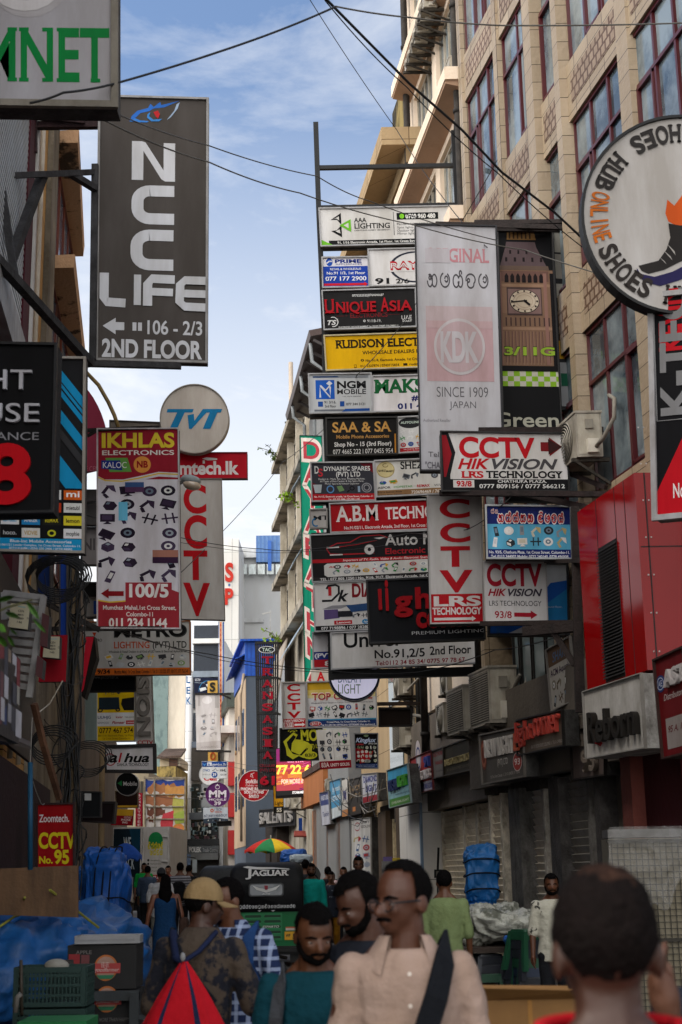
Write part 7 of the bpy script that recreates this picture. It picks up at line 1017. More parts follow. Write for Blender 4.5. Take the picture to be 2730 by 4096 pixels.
def person(label, px, ptop, Y, face, hair='short', skin=None, shirt=None, sleeve=.95, trousers=None, shorts=False, voxel=.018, yaw=0, pitch=0, arms=None, stride=0, beard=0, glasses=False, dress=None, H=None, lean=0, head_k=1.0, cap=None, shoes='#1a1614', girth=1.0, hem=.455, name='person', group=None, tache=0):
    q = at(px, ptop, Y); H = H or q.z / .998; base = Vector((q.x, Y, 0)); t = thing(name, label, 'person', base, group); t.rotation_euler = (0, 0, RAD(face)); skin = skin or SK; sm = M(*shirt[:1], 'cloth', **(shirt[1] if len(shirt) > 1 else {})) if shirt else None
    g = girth; k_ = 1; NP = Vector((0, .012, .862)); HR = Matrix.Rotation(RAD(yaw), 3, 'Z') @ Matrix.Rotation(RAD(pitch), 3, 'X')
    LN = Matrix.Rotation(RAD(-lean), 3, 'X')
    def W_(p):            # lean the upper body about the hips, then scale
        p = Vector(p); 
        if lean and p.z > .5: k = min(1, (p.z - .5) / .12); p = p.lerp(LN @ (p - Vector((0, 0, .5))) + Vector((0, 0, .5)), k)
        return p * H
    def Hd(p): return W_(NP + HR @ ((Vector(p) - NP) * head_k))
    arms = arms or {}; AR = {}
    for s, k in ((-1, 'l'), (1, 'r')):
        d = arms.get(k, ((.135 * s, -.012, .635), (.14 * s, .025, .495))); AR[s] = [(.106 * s * g, 0, .803), d[0], d[1]]
    def leg(s):
        f = stride * s; return [(.05 * s, 0, .5), (.056 * s, .02 + f * .5 + max(0, -f) * .1, .275), (.058 * s, f - .01 - max(0, -f) * .25, .05 + max(0, -f) * .18)]
    b = MB(); S_ = skin
    # head
    def E(c, r, k=1): 
        rot = (LN if lean else Matrix.Identity(3)) @ HR; b.ell(Hd(c), tuple(x * H * head_k for x in r), S_, rot)
    E((0, .008, .942), (.044, .055, .055)); E((0, .024, .915), (.036, .042, .046)); E((0, .04, .885), (.02, .02, .016)); E((0, .05, .936), (.028, .012, .007)); E((-.02, .05, .915), (.012, .012, .012)); E((.02, .05, .915), (.012, .012, .012)); E((0, .06, .8935), (.015, .008, .0045)); E((0, .058, .887), (.012, .008, .0045))
    capsule(b, Hd((0, .06, .93)), Hd((0, .072, .911)), .0055 * H, .0095 * H, S_); E((-.008, .063, .908), (.006, .007, .005)); E((.008, .063, .908), (.006, .007, .005))
    for s in (-1, 1): E((.044 * s, .0, .92), (.006, .014, .019))
    [capsule(b, W_((.02 * s, -.008, .862)), W_((.066 * s, -.005, .815)), .019 * H, .02 * H, S_) for s in (-1, 1)]; tape(b, [W_((0, -.003, .82)), Hd((0, .006, .875)), Hd((0, .008, .9))], [.043 * H, .034 * H, .034 * H], S_)
    rings = [(.47, .08, .058), (.53, .094, .066), (.6, .082, .058), (.68, .09, .062), (.75, .1, .066), (.8, .098, .056), (.828, .065, .042), (.842, .04, .034)]
    def ell_ring(z, rx, ry, oy=0, n=20): return [W_((math.cos(2 * math.pi * i / n) * rx * g, oy + math.sin(2 * math.pi * i / n) * ry * g, z)) for i in range(n)]
    b.loft([ell_ring(*r) for r in rings], S_)
    for s in (-1, 1):
        a = [W_(p) for p in AR[s]]; tape(b, a, [.028 * H, .024 * H, .0155 * H], S_); b.ell(a[0], (.027 * H,) * 3, S_)
        d = (a[2] - a[1]).normalized(); side = Vector((1, 0, 0)); nx_ = d.cross(side).normalized() if abs(d.x) < .9 else Vector((0, 0, 1)); sd_ = nx_.cross(d).normalized(); f0 = a[2] + d * .045 * H
        tape(b, [a[2], a[2] + d * .025 * H, f0], [.0155 * H, .02 * H, .018 * H], S_)
        for i, (o, ln, cu) in enumerate(((-.0165, .04, .3), (-.0055, .046, .34), (.0055, .043, .42), (.016, .034, .5))):
            p0 = f0 + nx_ * o * H; d2 = (d + sd_ * (-s) * cu * .5).normalized(); d3 = (d + sd_ * (-s) * cu * 1.5).normalized(); p1 = p0 + d2 * ln * .5 * H; p2 = p1 + d3 * ln * .55 * H; tape(b, [p0, p1, p2], [.0062 * H, .0056 * H, .0045 * H], S_)
        th = a[2] + d * .02 * H - nx_ * .016 * H; tape(b, [th, th + (d * .5 - nx_ * .8).normalized() * .022 * H, th + (d * 1.1 - nx_ * .75).normalized() * .043 * H], [.009 * H, .007 * H, .0055 * H], S_)
        l = [W_(p) for p in leg(s)]; tape(b, l, [.05 * H, .035 * H, .022 * H], S_); fo = W_(leg(s)[2]); fo.z = max(.03 * H, fo.z); b.ell(fo + Vector((0, .035 * H, -.02 * H)), (.026 * H, .062 * H, .02 * H), S_)
    fuse(b, 'body', skin, t, None, voxel * .8, 3)
    if shirt:
        c = MB(); z0 = hem; k = 1.05
        c.loft([ell_ring(z, rx * k + .006, ry * k + .008) for z, rx, ry in ((z0, .096, .068), (.53, .097, .068), (.6, .09, .064), (.68, .094, .066), (.75, .1, .068), (.795, .103, .063), (.825, .082, .053), (.842, .05, .042))], sm)
        for s in (-1, 1):
            a = [Vector(p) for p in AR[s]]; pts = [W_(a[0])]; rr = [.037 * H * g]
            if sleeve <= 1: e = a[0].lerp(a[1], sleeve); pts.append(W_(e)); rr.append(.038 * H)
            else: pts += [W_(a[1]), W_(a[1].lerp(a[2], sleeve - 1))]; rr += [.034 * H, .027 * H]
            if sleeve > 0: tape(c, pts, rr, sm)
        fuse(c, 'shirt', sm, t, None, voxel, 3, move=(lambda v: v + Vector((1, .6, 0)) * (NZ.noise(v * 9 / H) * .012 + NZ.noise(Vector((v.x * 6, v.y * 6, v.z * 22))) * .005 - abs(NZ.noise(Vector((v.x * 7 + v.z * 5, v.y * 7, v.z * 6 - v.x * 4)))) * .014)) )
        if 'shirt' in label and 'T-shirt' not in label and sleeve > 0 and voxel < .012:
            k2 = MB(); A_ = [128 + i * 284 / 22 for i in range(23)]; rr = []
            for rx, ry, z, dr in ((.052, .044, .83, 0), (.044, .037, .866, 0), (.052, .045, .864, 0), (.084, .07, .822, .03)):
                rr.append([W_((math.cos(RAD(a)) * rx * g, .006 + math.sin(RAD(a)) * ry, z - dr * max(0, (abs(a - 270) - 95) / 53))) for a in A_])
            k2.add([p for r_ in rr for p in r_], [(i * 23 + j, i * 23 + j + 1, (i + 1) * 23 + j + 1, (i + 1) * 23 + j) for i in range(3) for j in range(22)], sm); k2.build('collar', t, loc=(0, 0, 0), smooth=True)
    if dress:
        c = MB(); dm = M(dress, 'cloth'); c.loft([ell_ring(z, rx, ry) for z, rx, ry in ((.22, .118, .1), (.35, .112, .088), (.5, .112, .082), (.6, .094, .068), (.68, .1, .07), (.75, .108, .072), (.8, .098, .055), (.82, .07, .045))], dm)
        fuse(c, 'dress', dm, t, None, voxel, 3)
    if trousers:
        c = MB(); tm = M(trousers[0], 'cloth', **(trousers[1] if len(trousers) > 1 else {})); c.loft([ell_ring(z, rx, ry) for z, rx, ry in ((.44, .085, .066), (.5, .1, .072), (.56, .092, .064), (.575, .088, .06))], tm)
        for s in (-1, 1):
            l = [W_(p) for p in leg(s)]; tape(c, [l[0], l[1]] if shorts else [l[0], l[1], l[2] + Vector((0, 0, .01))], [.06 * H, .052 * H] if shorts else [.06 * H, .045 * H, .036 * H], tm)
        fuse(c, 'trousers', tm, t, None, voxel, 3, move=lambda v: v + Vector((.5, 1, 0)) * NZ.noise(Vector((v.x * 8, v.y * 8, v.z * 14))) * .008)
    if ptop > 0 and shoes:
        c = MB(); 
        for s in (-1, 1): fo = W_(leg(s)[2]); fo.z = max(.03 * H, fo.z); c.ell(fo + Vector((0, .036 * H, -.018 * H)), (.03 * H, .068 * H, .024 * H), M(shoes, 'plain'), None, 12, 7)
        c.build('shoes', t, loc=(0, 0, 0), smooth=True)
    # hair
    HC = Vector((0, .006, .944)); hr = (.0475, .0595, .0585); hm = M('#120e0d', 'hair', c2='#161110', p0=.42, p1=.6) if hair == 'bald' else HAIR; n1, n2 = 34, 22; grid = {}
    if hair != 'none':
        c = MB(); vs = []; fs = []
        for i in range(n2 + 1):
            th = math.pi * i / n2 - math.pi / 2
            for j in range(n1):
                a = 2 * math.pi * j / n1; d = Vector((math.cos(a) * math.cos(th), math.sin(a) * math.cos(th), math.sin(th))); f = 1 + .05 * NZ.noise(d * 5 + Vector((px * .1, 0, 0))) + .02 * NZ.noise(d * 14)
                if hair in ('full', 'curly') and d.z > -.1: f += .07 * max(0, d.z + .2)
                if hair == 'curly': f += .05 * NZ.noise(d * 9)
                if d.z < -.15: f -= .16 * (-.15 - d.z)
                vs.append(Hd(HC + Vector((d.x * hr[0], d.y * hr[1], d.z * hr[2])) * f))
                grid[i, j] = d
        for i in range(n2):
            for j in range(n1):
                d = (grid[i, j] + grid[i + 1, (j + 1) % n1]) / 2; ok = True; fr = .42 if hair != 'receding' else .6
                if d.y > .15 and d.z < fr + .12 * abs(d.x): ok = False
                if d.y <= .15 and d.z < (-.12 if d.y > -.15 else -.78) + .1 * NZ.noise(d * 8): ok = False
                if abs(d.x) > .55 and d.y > -.02 and d.z < .1: ok = d.y < .25 and d.z > -.3
                if hair == 'receding' and d.y > .4 and abs(d.x) < .8 and d.z < .74: ok = False
                if ok and hair == 'bald' and (d - Vector((.1, -.22, .97))).length < .5 + .16 * NZ.noise(d * 7): c.add([vs[q_] for q_ in (i * n1 + j, i * n1 + (j + 1) % n1, (i + 1) * n1 + (j + 1) % n1, (i + 1) * n1 + j)], [(0, 1, 2, 3)], M('#1d1411', 'hair', c2='#33231c', p0=.4, p1=.62, bu=.3)); ok = False
                if ok: fs.append((i * n1 + j, i * n1 + (j + 1) % n1, (i + 1) * n1 + (j + 1) % n1, (i + 1) * n1 + j))
        c.add(vs, fs, hm); o = c.build('hair', t, loc=(0, 0, 0), smooth=True)
        if hair == 'long':
            c = MB(); c.ell(Hd((0, -.03, .9)), (.056 * H, .04 * H, .085 * H), hm); c.ell(Hd((0, -.045, .83)), (.062 * H, .032 * H, .075 * H), hm); c.ell(Hd((.012, -.05, .775)), (.04 * H, .022 * H, .05 * H), hm); fuse(c, 'long_hair', hm, t, None, voxel, 2, move=lambda v: v + Vector((1, 1, 0)) * NZ.noise(v * 14) * .018)
    if cap:
        c = MB(); cm_ = M(cap, 'cloth'); rows = []
        for i in range(9):
            th = RAD(-4 + i * 11.6); rows.append([Hd(HC + Vector((math.cos(2 * math.pi * j / 24) * math.cos(th) * .051, math.sin(2 * math.pi * j / 24) * math.cos(th) * .063, .004 + math.sin(th) * .063))) for j in range(24)])
        c.loft(rows, cm_, caps=False); c.add(rows[-1], [tuple(range(24))], cm_)
        br = []
        for r_ in (0, 1): br.append([Hd((math.sin(RAD(a)) * (.046 + .006 * r_), .012 + math.cos(RAD(a)) * .05 + r_ * .062 * math.cos(RAD(a)), .948 - .012 * r_ - .006 * abs(math.sin(RAD(a))))) for a in range(-70, 71, 14)])
        k = len(br[0]); up = br[0] + br[1]; dn = [p - Vector((0, 0, .004 * H)) for p in up]; c.add(up + dn, [(i, i + 1, k + i + 1, k + i) for i in range(k - 1)] + [(2 * k + i + 1, 2 * k + i, 3 * k + i, 3 * k + i + 1) for i in range(k - 1)] + [(k + i, k + i + 1, 3 * k + i + 1, 3 * k + i) for i in range(k - 1)], cm_)
        c.build('cap', t, loc=(0, 0, 0), smooth=False)
    # face details
    if voxel < .02 and (abs(face + yaw) > 60):
        e = MB(); 
        for s in (-1, 1):
            e.ell(Hd((.0195 * s, .0535, .9245)), (.0068 * H, .0045 * H, .0028 * H), M('#8d827a', 'plain'), HR, 10, 6); e.ell(Hd((.0195 * s, .0575, .9245)), (.003 * H, .002 * H, .0029 * H), M('#120c0a', 'plain'), HR, 8, 6)
        e.build('eyes', t, loc=(0, 0, 0), smooth=True); e = MB()
        for s in (-1, 1): tape(e, [Hd((.008 * s, .061, .936)), Hd((.02 * s, .06, .939)), Hd((.033 * s, .05, .935))], [.0022 * H, .003 * H, .0015 * H], hm)
        e.build('eyebrows', t, loc=(0, 0, 0), smooth=True)
    if beard or tache:
        e = MB(); rot = HR
        tape(e, [Hd((-.018, .06, .897)), Hd((0, .0675, .901)), Hd((.018, .06, .897))], [.003 * H, .005 * H, .003 * H], hm)
        if beard:
            e.ell(Hd((0, .032, .884)), tuple(x * H for x in (.031, .033, .02)), hm, rot); e.ell(Hd((0, .05, .88)), tuple(x * H for x in (.018, .014, .014)), hm, rot)
            for s in (-1, 1): tape(e, [Hd((.04 * s, .012, .925)), Hd((.036 * s, .018, .9)), Hd((.024 * s, .036, .885))], [.005 * H, .009 * H, .012 * H], hm)
        e.build('beard', t, loc=(0, 0, 0), smooth=True)
    if glasses:
        e = MB(); gm = M('#1a1c20', 'metal')
        for s in (-1, 1):
            e.tube([Hd((.0205 * s + .016 * math.cos(RAD(a)), .068 - .3 * abs(.016 * math.cos(RAD(a)) + .004), .924 + .011 * math.sin(RAD(a)))) for a in range(0, 361, 24)], .0014 * H, gm, 5); e.tube([Hd((.036 * s, .06, .928)), Hd((.047 * s, .01, .928)), Hd((.046 * s, -.01, .92))], .0017 * H, gm, 5)
        e.tube([Hd((-.006, .068, .927)), Hd((.006, .068, .927))], .0014 * H, gm, 5); e.build('glasses', t, loc=(0, 0, 0), smooth=True)
    return t, W_, Hd, H
def strap(t, W_, pts, w, col, name='strap'):
    m = MB(); P = [W_(p) for p in pts]; mt = M(col, 'cloth'); H_ = w / 2
    n = len(P); cen = sum(P, Vector()) / n; L_, R_ = [], []
    for i, p in enumerate(P):
        d = (P[min(i + 1, n - 1)] - P[max(i - 1, 0)]).normalized(); out = Vector((p.x * .4, p.y, 0)); out = out.normalized() if out.length > .001 else Vector((0, 1, 0)); sd_ = d.cross(out).normalized(); L_.append((p + sd_ * H_, out)); R_.append((p - sd_ * H_, out))
    vs = [p for p, o in L_] + [p for p, o in R_] + [p + o * .012 for p, o in L_] + [p + o * .012 for p, o in R_]
    fs = []
    for i in range(n - 1): fs += [(2 * n + i, 2 * n + i + 1, 3 * n + i + 1, 3 * n + i), (i + 1, i, n + i, n + i + 1), (i, i + 1, 2 * n + i + 1, 2 * n + i), (n + i + 1, n + i, 3 * n + i, 3 * n + i + 1)]
    m.add(vs, fs, mt); return m.build(name, t, loc=(0, 0, 0))
def blob_mesh(c, r, m, p=.6, amp=.05, fq=3, seed=0, nu=110, nv=64, flat=None, taper=0):
    w = MB(); c = Vector(c); rows = []; sg = lambda x, e: math.copysign(abs(x) ** e, x)
    for i in range(nv + 1):
        th = -math.pi / 2 + math.pi * i / nv; row = []
        for j in range(nu):
            a = 2 * math.pi * j / nu; d = Vector((sg(math.cos(a), p) * sg(max(.02, math.cos(th)), p), sg(math.sin(a), p) * sg(max(.02, math.cos(th)), p), sg(math.sin(th), p)))
            k = 1 - taper * (d.z + 1) / 2; q = Vector((d.x * r[0] * k, d.y * r[1] * k, d.z * r[2])); n_ = q * fq + Vector((seed * 7.1, seed * 3.3, 0)); f = NZ.noise(n_) * .9 + abs(NZ.noise(n_ * 2.1)) * -1.1 + abs(NZ.noise(n_ * 4.3)) * -.5 + abs(NZ.noise(n_ * 9)) * -.18 + abs(NZ.noise(n_ * 19)) * -.06
            q += d.normalized() * amp * f; q = c + q
            if flat is not None: q.z = max(flat, q.z)
            row.append(q)
        rows.append(row)
    w.loft(rows, m); return w
def tarp(name, label, cat, c, r, col, ropes=(), p=.55, amp=.06, fq=3, seed=0, flat=None, taper=0, kind='tarp', **mk):
    t = thing(name, label, cat, Vector((c[0], c[1], c[2] - r[2]))); w = blob_mesh(c, r, M(col, kind, **mk), p, amp, fq, seed, flat=flat, taper=taper); w.build('sheet', t, smooth=True)
    if ropes:
        w = MB(); sg = lambda x, e: math.copysign(abs(x) ** e, x)
        for kind_, v in ropes:
            pts = []
            for k in range(33):
                a = 2 * math.pi * k / 32
                if kind_ == 'h': z = v + .06 * math.sin(a * 2 + seed); s_ = (max(.05, 1 - abs(z) ** (2 / p))) ** (p / 2); pts.append(Vector(c) + Vector((sg(math.cos(a), p) * r[0] * s_ * (1 - taper * (z + 1) / 2), sg(math.sin(a), p) * r[1] * s_ * (1 - taper * (z + 1) / 2), z * r[2])) * 1.0)
                else: pts.append(Vector(c) + Vector((r[0] * (v + .25 * math.sin(a)), sg(math.cos(a), p) * r[1] * 1.0, sg(math.sin(a), p) * r[2] * 1.0)))
            w.tube(pts, .012, M(ropes_col[0], 'cloth'), 5)
        w.build('rope', t, smooth=True)
    return t
ropes_col = ['#15171c']
# ================================================================== vehicles
def rrect(x0, x1, z0, z1, r, y, n=5, rt=None):
    rt = rt or r; o = []
    for cx, cz, a0, rr in ((x1 - r, z0 + r, -90, r), (x1 - rt, z1 - rt, 0, rt), (x0 + rt, z1 - rt, 90, rt), (x0 + r, z0 + r, 180, r)):
        o += [Vector((cx + rr * math.cos(RAD(a0 + 90 * k / n)), y, cz + rr * math.sin(RAD(a0 + 90 * k / n)))) for k in range(n + 1)]
    return o
def three_wheeler(label, X, Y, rz, body, marked, group='three-wheelers on the road'):
    t = thing('three_wheeler', label, 'three-wheeler', (X, Y, 0), group); O = dict(loc=(0, 0, 0)); G_ = M(body, 'gloss', rough=.3); CV = M('#17181a' if marked else '#2b2d2f', 'cloth', bu=.12, dirt=.3, rough=.6); BKM = M('#101112', 'plain')
    w = MB(); w.loft([rrect(-.62, .62, .34, .98, .07, y_) for y_ in (0, .03, .5, 1.25)], G_); w.loft([rrect(-.6, .6, .32, .5, .05, 1.24), rrect(-.55, .55, .32, .5, .05, 1.8), rrect(-.2, .2, .34, .95, .08, 2.3)], G_)
    w.loft([rrect(-.55, .55, .9, .99, .03, 1.95), rrect(-.4, .4, .5, .99, .06, 2.3)], G_); w.build('body_shell', t, **O, smooth=False)
    w = MB(); prof = [(-.03, .94, .62, 1.45), (.0, .94, .645, 1.5), (.06, .94, .655, 1.66), (.16, .95, .65, 1.74), (.5, .96, .65, 1.79), (1.3, 1.2, .64, 1.77), (1.95, 1.5, .6, 1.7), (2.1, 1.6, .5, 1.66)]
    w.loft([rrect(-hw, hw, z0, z1, .05, y_, 6, .17 if z1 > 1.6 else .1) for y_, z0, hw, z1 in prof], CV); w.build('canopy', t, **O, smooth=True)
    w = MB(); w.loft([rrect(-.31, .31, 1.2, 1.43, .05, -.045), rrect(-.31, .31, 1.2, 1.43, .05, -.025)], M('#35373a', 'plain')); w.build('window_frame', t, **O); w = MB(); w.loft([rrect(-.285, .285, 1.222, 1.408, .04, -.052), rrect(-.285, .285, 1.222, 1.408, .04, -.044)], M('#777d82', 'glass', c2='#4c5256', rough=.25)); w.build('rear_window', t, **O)
    w = MB(); w.bar((-.6, -.06, .3), (.6, -.06, .3), .07, BKM); w.box((-.6, -.03, .22), (.6, .02, .36), BKM); w.build('bumper', t, **O)
    for x, y_ in ((-.5, .32), (.5, .32), (0, 2.0)):
        w = MB(); ring = [Vector((x, y_ + .215 * math.cos(RAD(a)), .225 + .215 * math.sin(RAD(a)))) for a in range(0, 361, 18)]; w.tube([p + Vector((.0, 0, 0)) for p in ring], .055, M('#0e0e0f', 'plain', rough=.9), 8); o = w.build('wheel', t, **O, smooth=True)
        w = MB(); w.cyl((x - .05, y_, .225), (1, 0, 0), .16, .1, M('#4a4c50', 'metal'), 16); w.build('rim', o, loc=(0, 0, 0))
    for x in (-.5, .5): w = MB(); w.box((x - .09, .05, .08), (x + .09, .07, .34), BKM); w.build('mud_flap', t, **O)
    for x in (-.54, .54): w = MB(); w.loft([rrect(x - .055, x + .055, .4, .46, .015, -.03), rrect(x - .055, x + .055, .4, .46, .015, .0)], M('#a01018', 'gloss')); w.build('tail_light', t, **O)
    w = MB(); w.box((-.5, .6, .18), (.5, 1.9, .32), BKM); w.tube([(-.2, .2, .22), (.2, .1, .18), (.35, -.02, .16)], .03, M('#3a3430', 'rust'), 8); w.build('chassis', t, **O)
    if marked:
        P = Pan(Vector((-.42, -.012, .92)), Vector((.28, -.012, .92)), Vector((.28, -.012, .45)), Vector((-.42, -.012, .45))); P.n = Vector((0, -1, 0)); its = [('r', 0, 0, 1, 1, '#1a7a48')]
        for i in range(2):
            for j in range(5): u = .05 + i * .49; v = .05 + j * .19; its += [('p', [(u + .03, v + .02), (u + .4, v + .02), (u + .43, v + .07), (u + .4, v + .12), (u + .03, v + .12), (u, v + .07)], '#0c3a22'), ('l', [(u + .03, v + .125), (u + .4, v + .125)], .016, '#3aa06a')]
        its += [('l', [(.36, .3), (.34, .5), (.38, .62), (.33, .8), (.36, .95)], .022, '#b9c4bc'), ('t', 'ESPARTO', .5, .46, .92, .53, '#c0ccc4', 'I')]
        w = MB(); art(w, P, its, kind='plain'); w.build('louvre_panel', t, **O)
        P2 = Pan(Vector((-.6, -.034, 1.72)), Vector((.6, -.034, 1.72)), Vector((.6, -.034, .92)), Vector((-.6, -.034, .92))); P2.n = Vector((0, -1, 0))
        w = MB(); Pq = Pan(Vector((-.44, .09, 1.72)), Vector((.44, .09, 1.72)), Vector((.44, -.012, 1.53)), Vector((-.44, -.012, 1.53))); Pq.n = Vector((0, -.9, .45)).normalized()
        art(w, Pq, [('t', 'J', .08, .3, .2, .98, '#c4c4c4', 's'), ('t', 'AGUAR', .2, .42, .95, .9, '#c4c4c4', 'S'), ('p', [(.02, .1), (.12, .02), (.3, .12), (.6, .16), (.95, .3), (.98, .38), (.7, .3), (.4, .36), (.2, .3), (.1, .2)], '#c4c4c4')], base=.02, kind='plain'); w.build('lettering', t, **O)
        w = MB(); art(w, P2, [('z', 18, .1, .82, .93, .9, '#c0c4c8', .16, 44), ('p', [(.37, .945), (.43, .94), (.4, .975)], '#b9bcc0'), ('p', [(.57, .945), (.63, .94), (.6, .975)], '#b9bcc0')], kind='plain'); w.build('lettering', t, **O)
        w = MB(); Pw = Pan(Vector((-.285, -.055, 1.408)), Vector((.285, -.055, 1.408)), Vector((.285, -.055, 1.222)), Vector((-.285, -.055, 1.222))); Pw.n = Vector((0, -1, 0)); art(w, Pw, [('p', [(.08, .1), (.2, .5), (.5, .75), (.8, .5), (.92, .1), (.7, .35), (.5, .45), (.3, .35)], '#c9cccc'), ('p', [(.44, .12), (.56, .12), (.54, .5), (.46, .5)], '#8a2a3a'), ('t', 'AUTO', .38, .82, .62, .93, '#d0d0d0', 'b')], kind='plain'); w.build('window_sticker', t, **O)
        w = MB(); Pn = Pan(Vector((.32, -.02, .6)), Vector((.56, -.02, .6)), Vector((.56, -.02, .46)), Vector((.32, -.02, .46))); Pn.n = Vector((0, -1, 0)); art(w, Pn, [('r', 0, 0, 1, 1, '#d8a41c'), ('t', 'WP', .08, .3, .42, .66, '#1c1a14', 'B'), ('t', '5', .58, .3, .8, .85, '#1c1a14', 'B')], kind='plain'); w.build('number_plate', t, **O)
        w = MB(); Pn = Pan(Vector((-.38, -.1, .33)), Vector((-.02, -.1, .33)), Vector((-.02, -.1, .27)), Vector((-.38, -.1, .27))); Pn.n = Vector((0, -1, 0)); art(w, Pn, [('r', 0, 0, 1, 1, '#b9aaa8'), ('t', 'adidas', .1, .2, .9, .8, '#a83a3c', 'b')], kind='plain'); w.build('bumper_sticker', t, **O)
        w = MB(); w.box((.34, -.018, .62), (.6, -.008, .66), M('#c8c4bc', 'plain')); w.box((.34, -.02, .66), (.6, -.008, .68), M('#c05a2c', 'plain')); w.build('reflector_tape', t, **O)
    t.rotation_euler = (0, 0, rz); return t
q = at(1066, 3490, 26); three_wheeler('green three-wheeler with a black canopy, white lettering and a louvred tail', q.x, 26, RAD(1), '#17683c', True)
q = at(905, 3490, 34); three_wheeler('dark three-wheeler with a plain black canopy, ahead of the lettered one', q.x, 34, RAD(-3), '#26282a', False)
q = at(1150, 3490, 36.5); three_wheeler('dark three-wheeler carrying blue tarpaulin and clear plastic on its roof', q.x, 36.5, RAD(-6), '#1f2224', False)
q = at(1165, 3425, 37.2); tarp('roof_bundle', 'blue tarpaulin bundle tied on the roof of a dark three-wheeler', 'bundle', (q.x + .06, 37.4, 2.0), (.36, .42, .2), '#1d4f9a', amp=.05, fq=4, seed=3)
q = at(1190, 3435, 36.9); tarp('roof_bundle', 'clear plastic wrapped bundle beside the blue roof tarpaulin', 'bundle', (q.x + .1, 36.9, 1.93), (.3, .3, .12), '#8f9aa4', amp=.04, fq=5, seed=5, kind='gloss')
# lorry
LY = 47; q0, q1 = at(452, 3308, LY), at(682, 3308, LY); t = thing('lorry', 'white box lorry with one dark poster door and a round green emblem', 'lorry', (0, LY, 0)); zt, zb = at(560, 3308, LY).z, .95
w = MB(); w.box((q0.x, LY, zb), (q1.x, LY + 5, zt), M('#a9a8a6', 'metal', dirt=.2)); w.build('cargo_box', t)
xm = q0.x + (q1.x - q0.x) * .52
w = MB(); w.box((q0.x + .03, LY - .04, zb + .05), (xm - .01, LY - .001, zt - .05), M('#12202a', 'sign')); P = Pan(Vector((q0.x + .03, LY - .041, zt - .05)), Vector((xm - .01, LY - .041, zt - .05)), Vector((xm - .01, LY - .041, zb)), Vector((q0.x + .03, LY - .041, zb))); P.n = Vector((0, -1, 0))
art(w, P, [('p', [(.55, 0), (1, 0), (1, .5), (.7, .3)], '#12384e'), ('t', 'WE', .36, .13, .62, .3, '#a9b4bc', 'b'), ('t', 'PACK', .34, .43, .76, .6, '#a9b4bc', 'b'), ('t', 'YOU', .4, .72, .72, .86, '#a9b4bc', 'b')]); w.build('door', t)
w = MB(); w.box((xm + .01, LY - .04, zb + .05), (q1.x - .03, LY - .001, zt - .05), M('#b4b2b0', 'sign')); P = Pan(Vector((xm, LY - .041, zt - .05)), Vector((q1.x - .03, LY - .041, zt - .05)), Vector((q1.x - .03, LY - .041, zb)), Vector((xm, LY - .041, zb))); P.n = Vector((0, -1, 0))
art(w, P, [('c', .5, .18, .27, .125, '#1c7a44'), ('z', 5, .2, .21, .8, .31, '#c9b92c', .2, 71), ('z', 4, .28, .31, .78, .4, '#c9b92c', .2, 72)] + [('c', .24, .475 + i * .052, .04, .018, '#2a2a2c') for i in range(4)] + [('t', s_, .32, .465 + i * .052, .32 + l_, .487 + i * .052, '#4a4a4c', '') for i, (s_, l_) in enumerate((('www.multibond.lk', .34), ('Multibond Sri Lanka', .4), ('multibondsl', .24), ('Multibond Sri Lanka', .4)))] + [('r', .16, .69, .84, .77, '#b0202a'), ('t', 'HOTLINE', .24, .71, .76, .75, '#ecdcdc', 'B'), ('t', '011 2761616', .2, .8, .8, .84, '#a01c28', 'B')]); w.build('door', t)
w = MB()
for x in (q0.x + .02, xm - .03, xm + .03, q1.x - .05): w.tube([(x, LY - .07, zb), (x, LY - .07, zt - .02)], .025, M('#c0bebc', 'metal'), 8)
for z in (zb + .3, (zb + zt) / 2, zt - .3): w.bar((q1.x - .25, LY - .07, z), (q1.x - .02, LY - .07, z), .05, M('#c0bebc', 'metal'))
w.build('door_rod', t); w = MB(); w.box((q0.x + .05, LY + .1, .5), (q1.x - .05, LY + 6.5, .93), M('#1c1c1e', 'metal')); w.box((q0.x, LY - .05, .5), (q1.x, LY + .05, .62), M('#2a2a2c', 'metal')); w.box((q0.x + .05, LY + 5.1, .6), (q1.x - .05, LY + 6.8, 2.3), M('#3a5a8a', 'gloss')); w.build('chassis', t)
for x in (q0.x + .2, q1.x - .2): w = MB(); w.tube([Vector((x, LY + 1.2 + .36 * math.cos(RAD(a)), .42 + .36 * math.sin(RAD(a)))) for a in range(0, 361, 18)], .1, M('#101011', 'plain'), 8); w.build('wheel', t, smooth=True)
w = MB(); w.bar((q1.x, LY + 5, zt - .9), (q1.x + .3, LY + 5.1, zt - .95), .04, M('#2a2a2a', 'metal')); w.box((q1.x + .2, LY + 5, zt - 1.45), (q1.x + .36, LY + 5.06, zt - 1.0), M('#9aa4aa', 'glass')); w.build('wing_mirror', t)
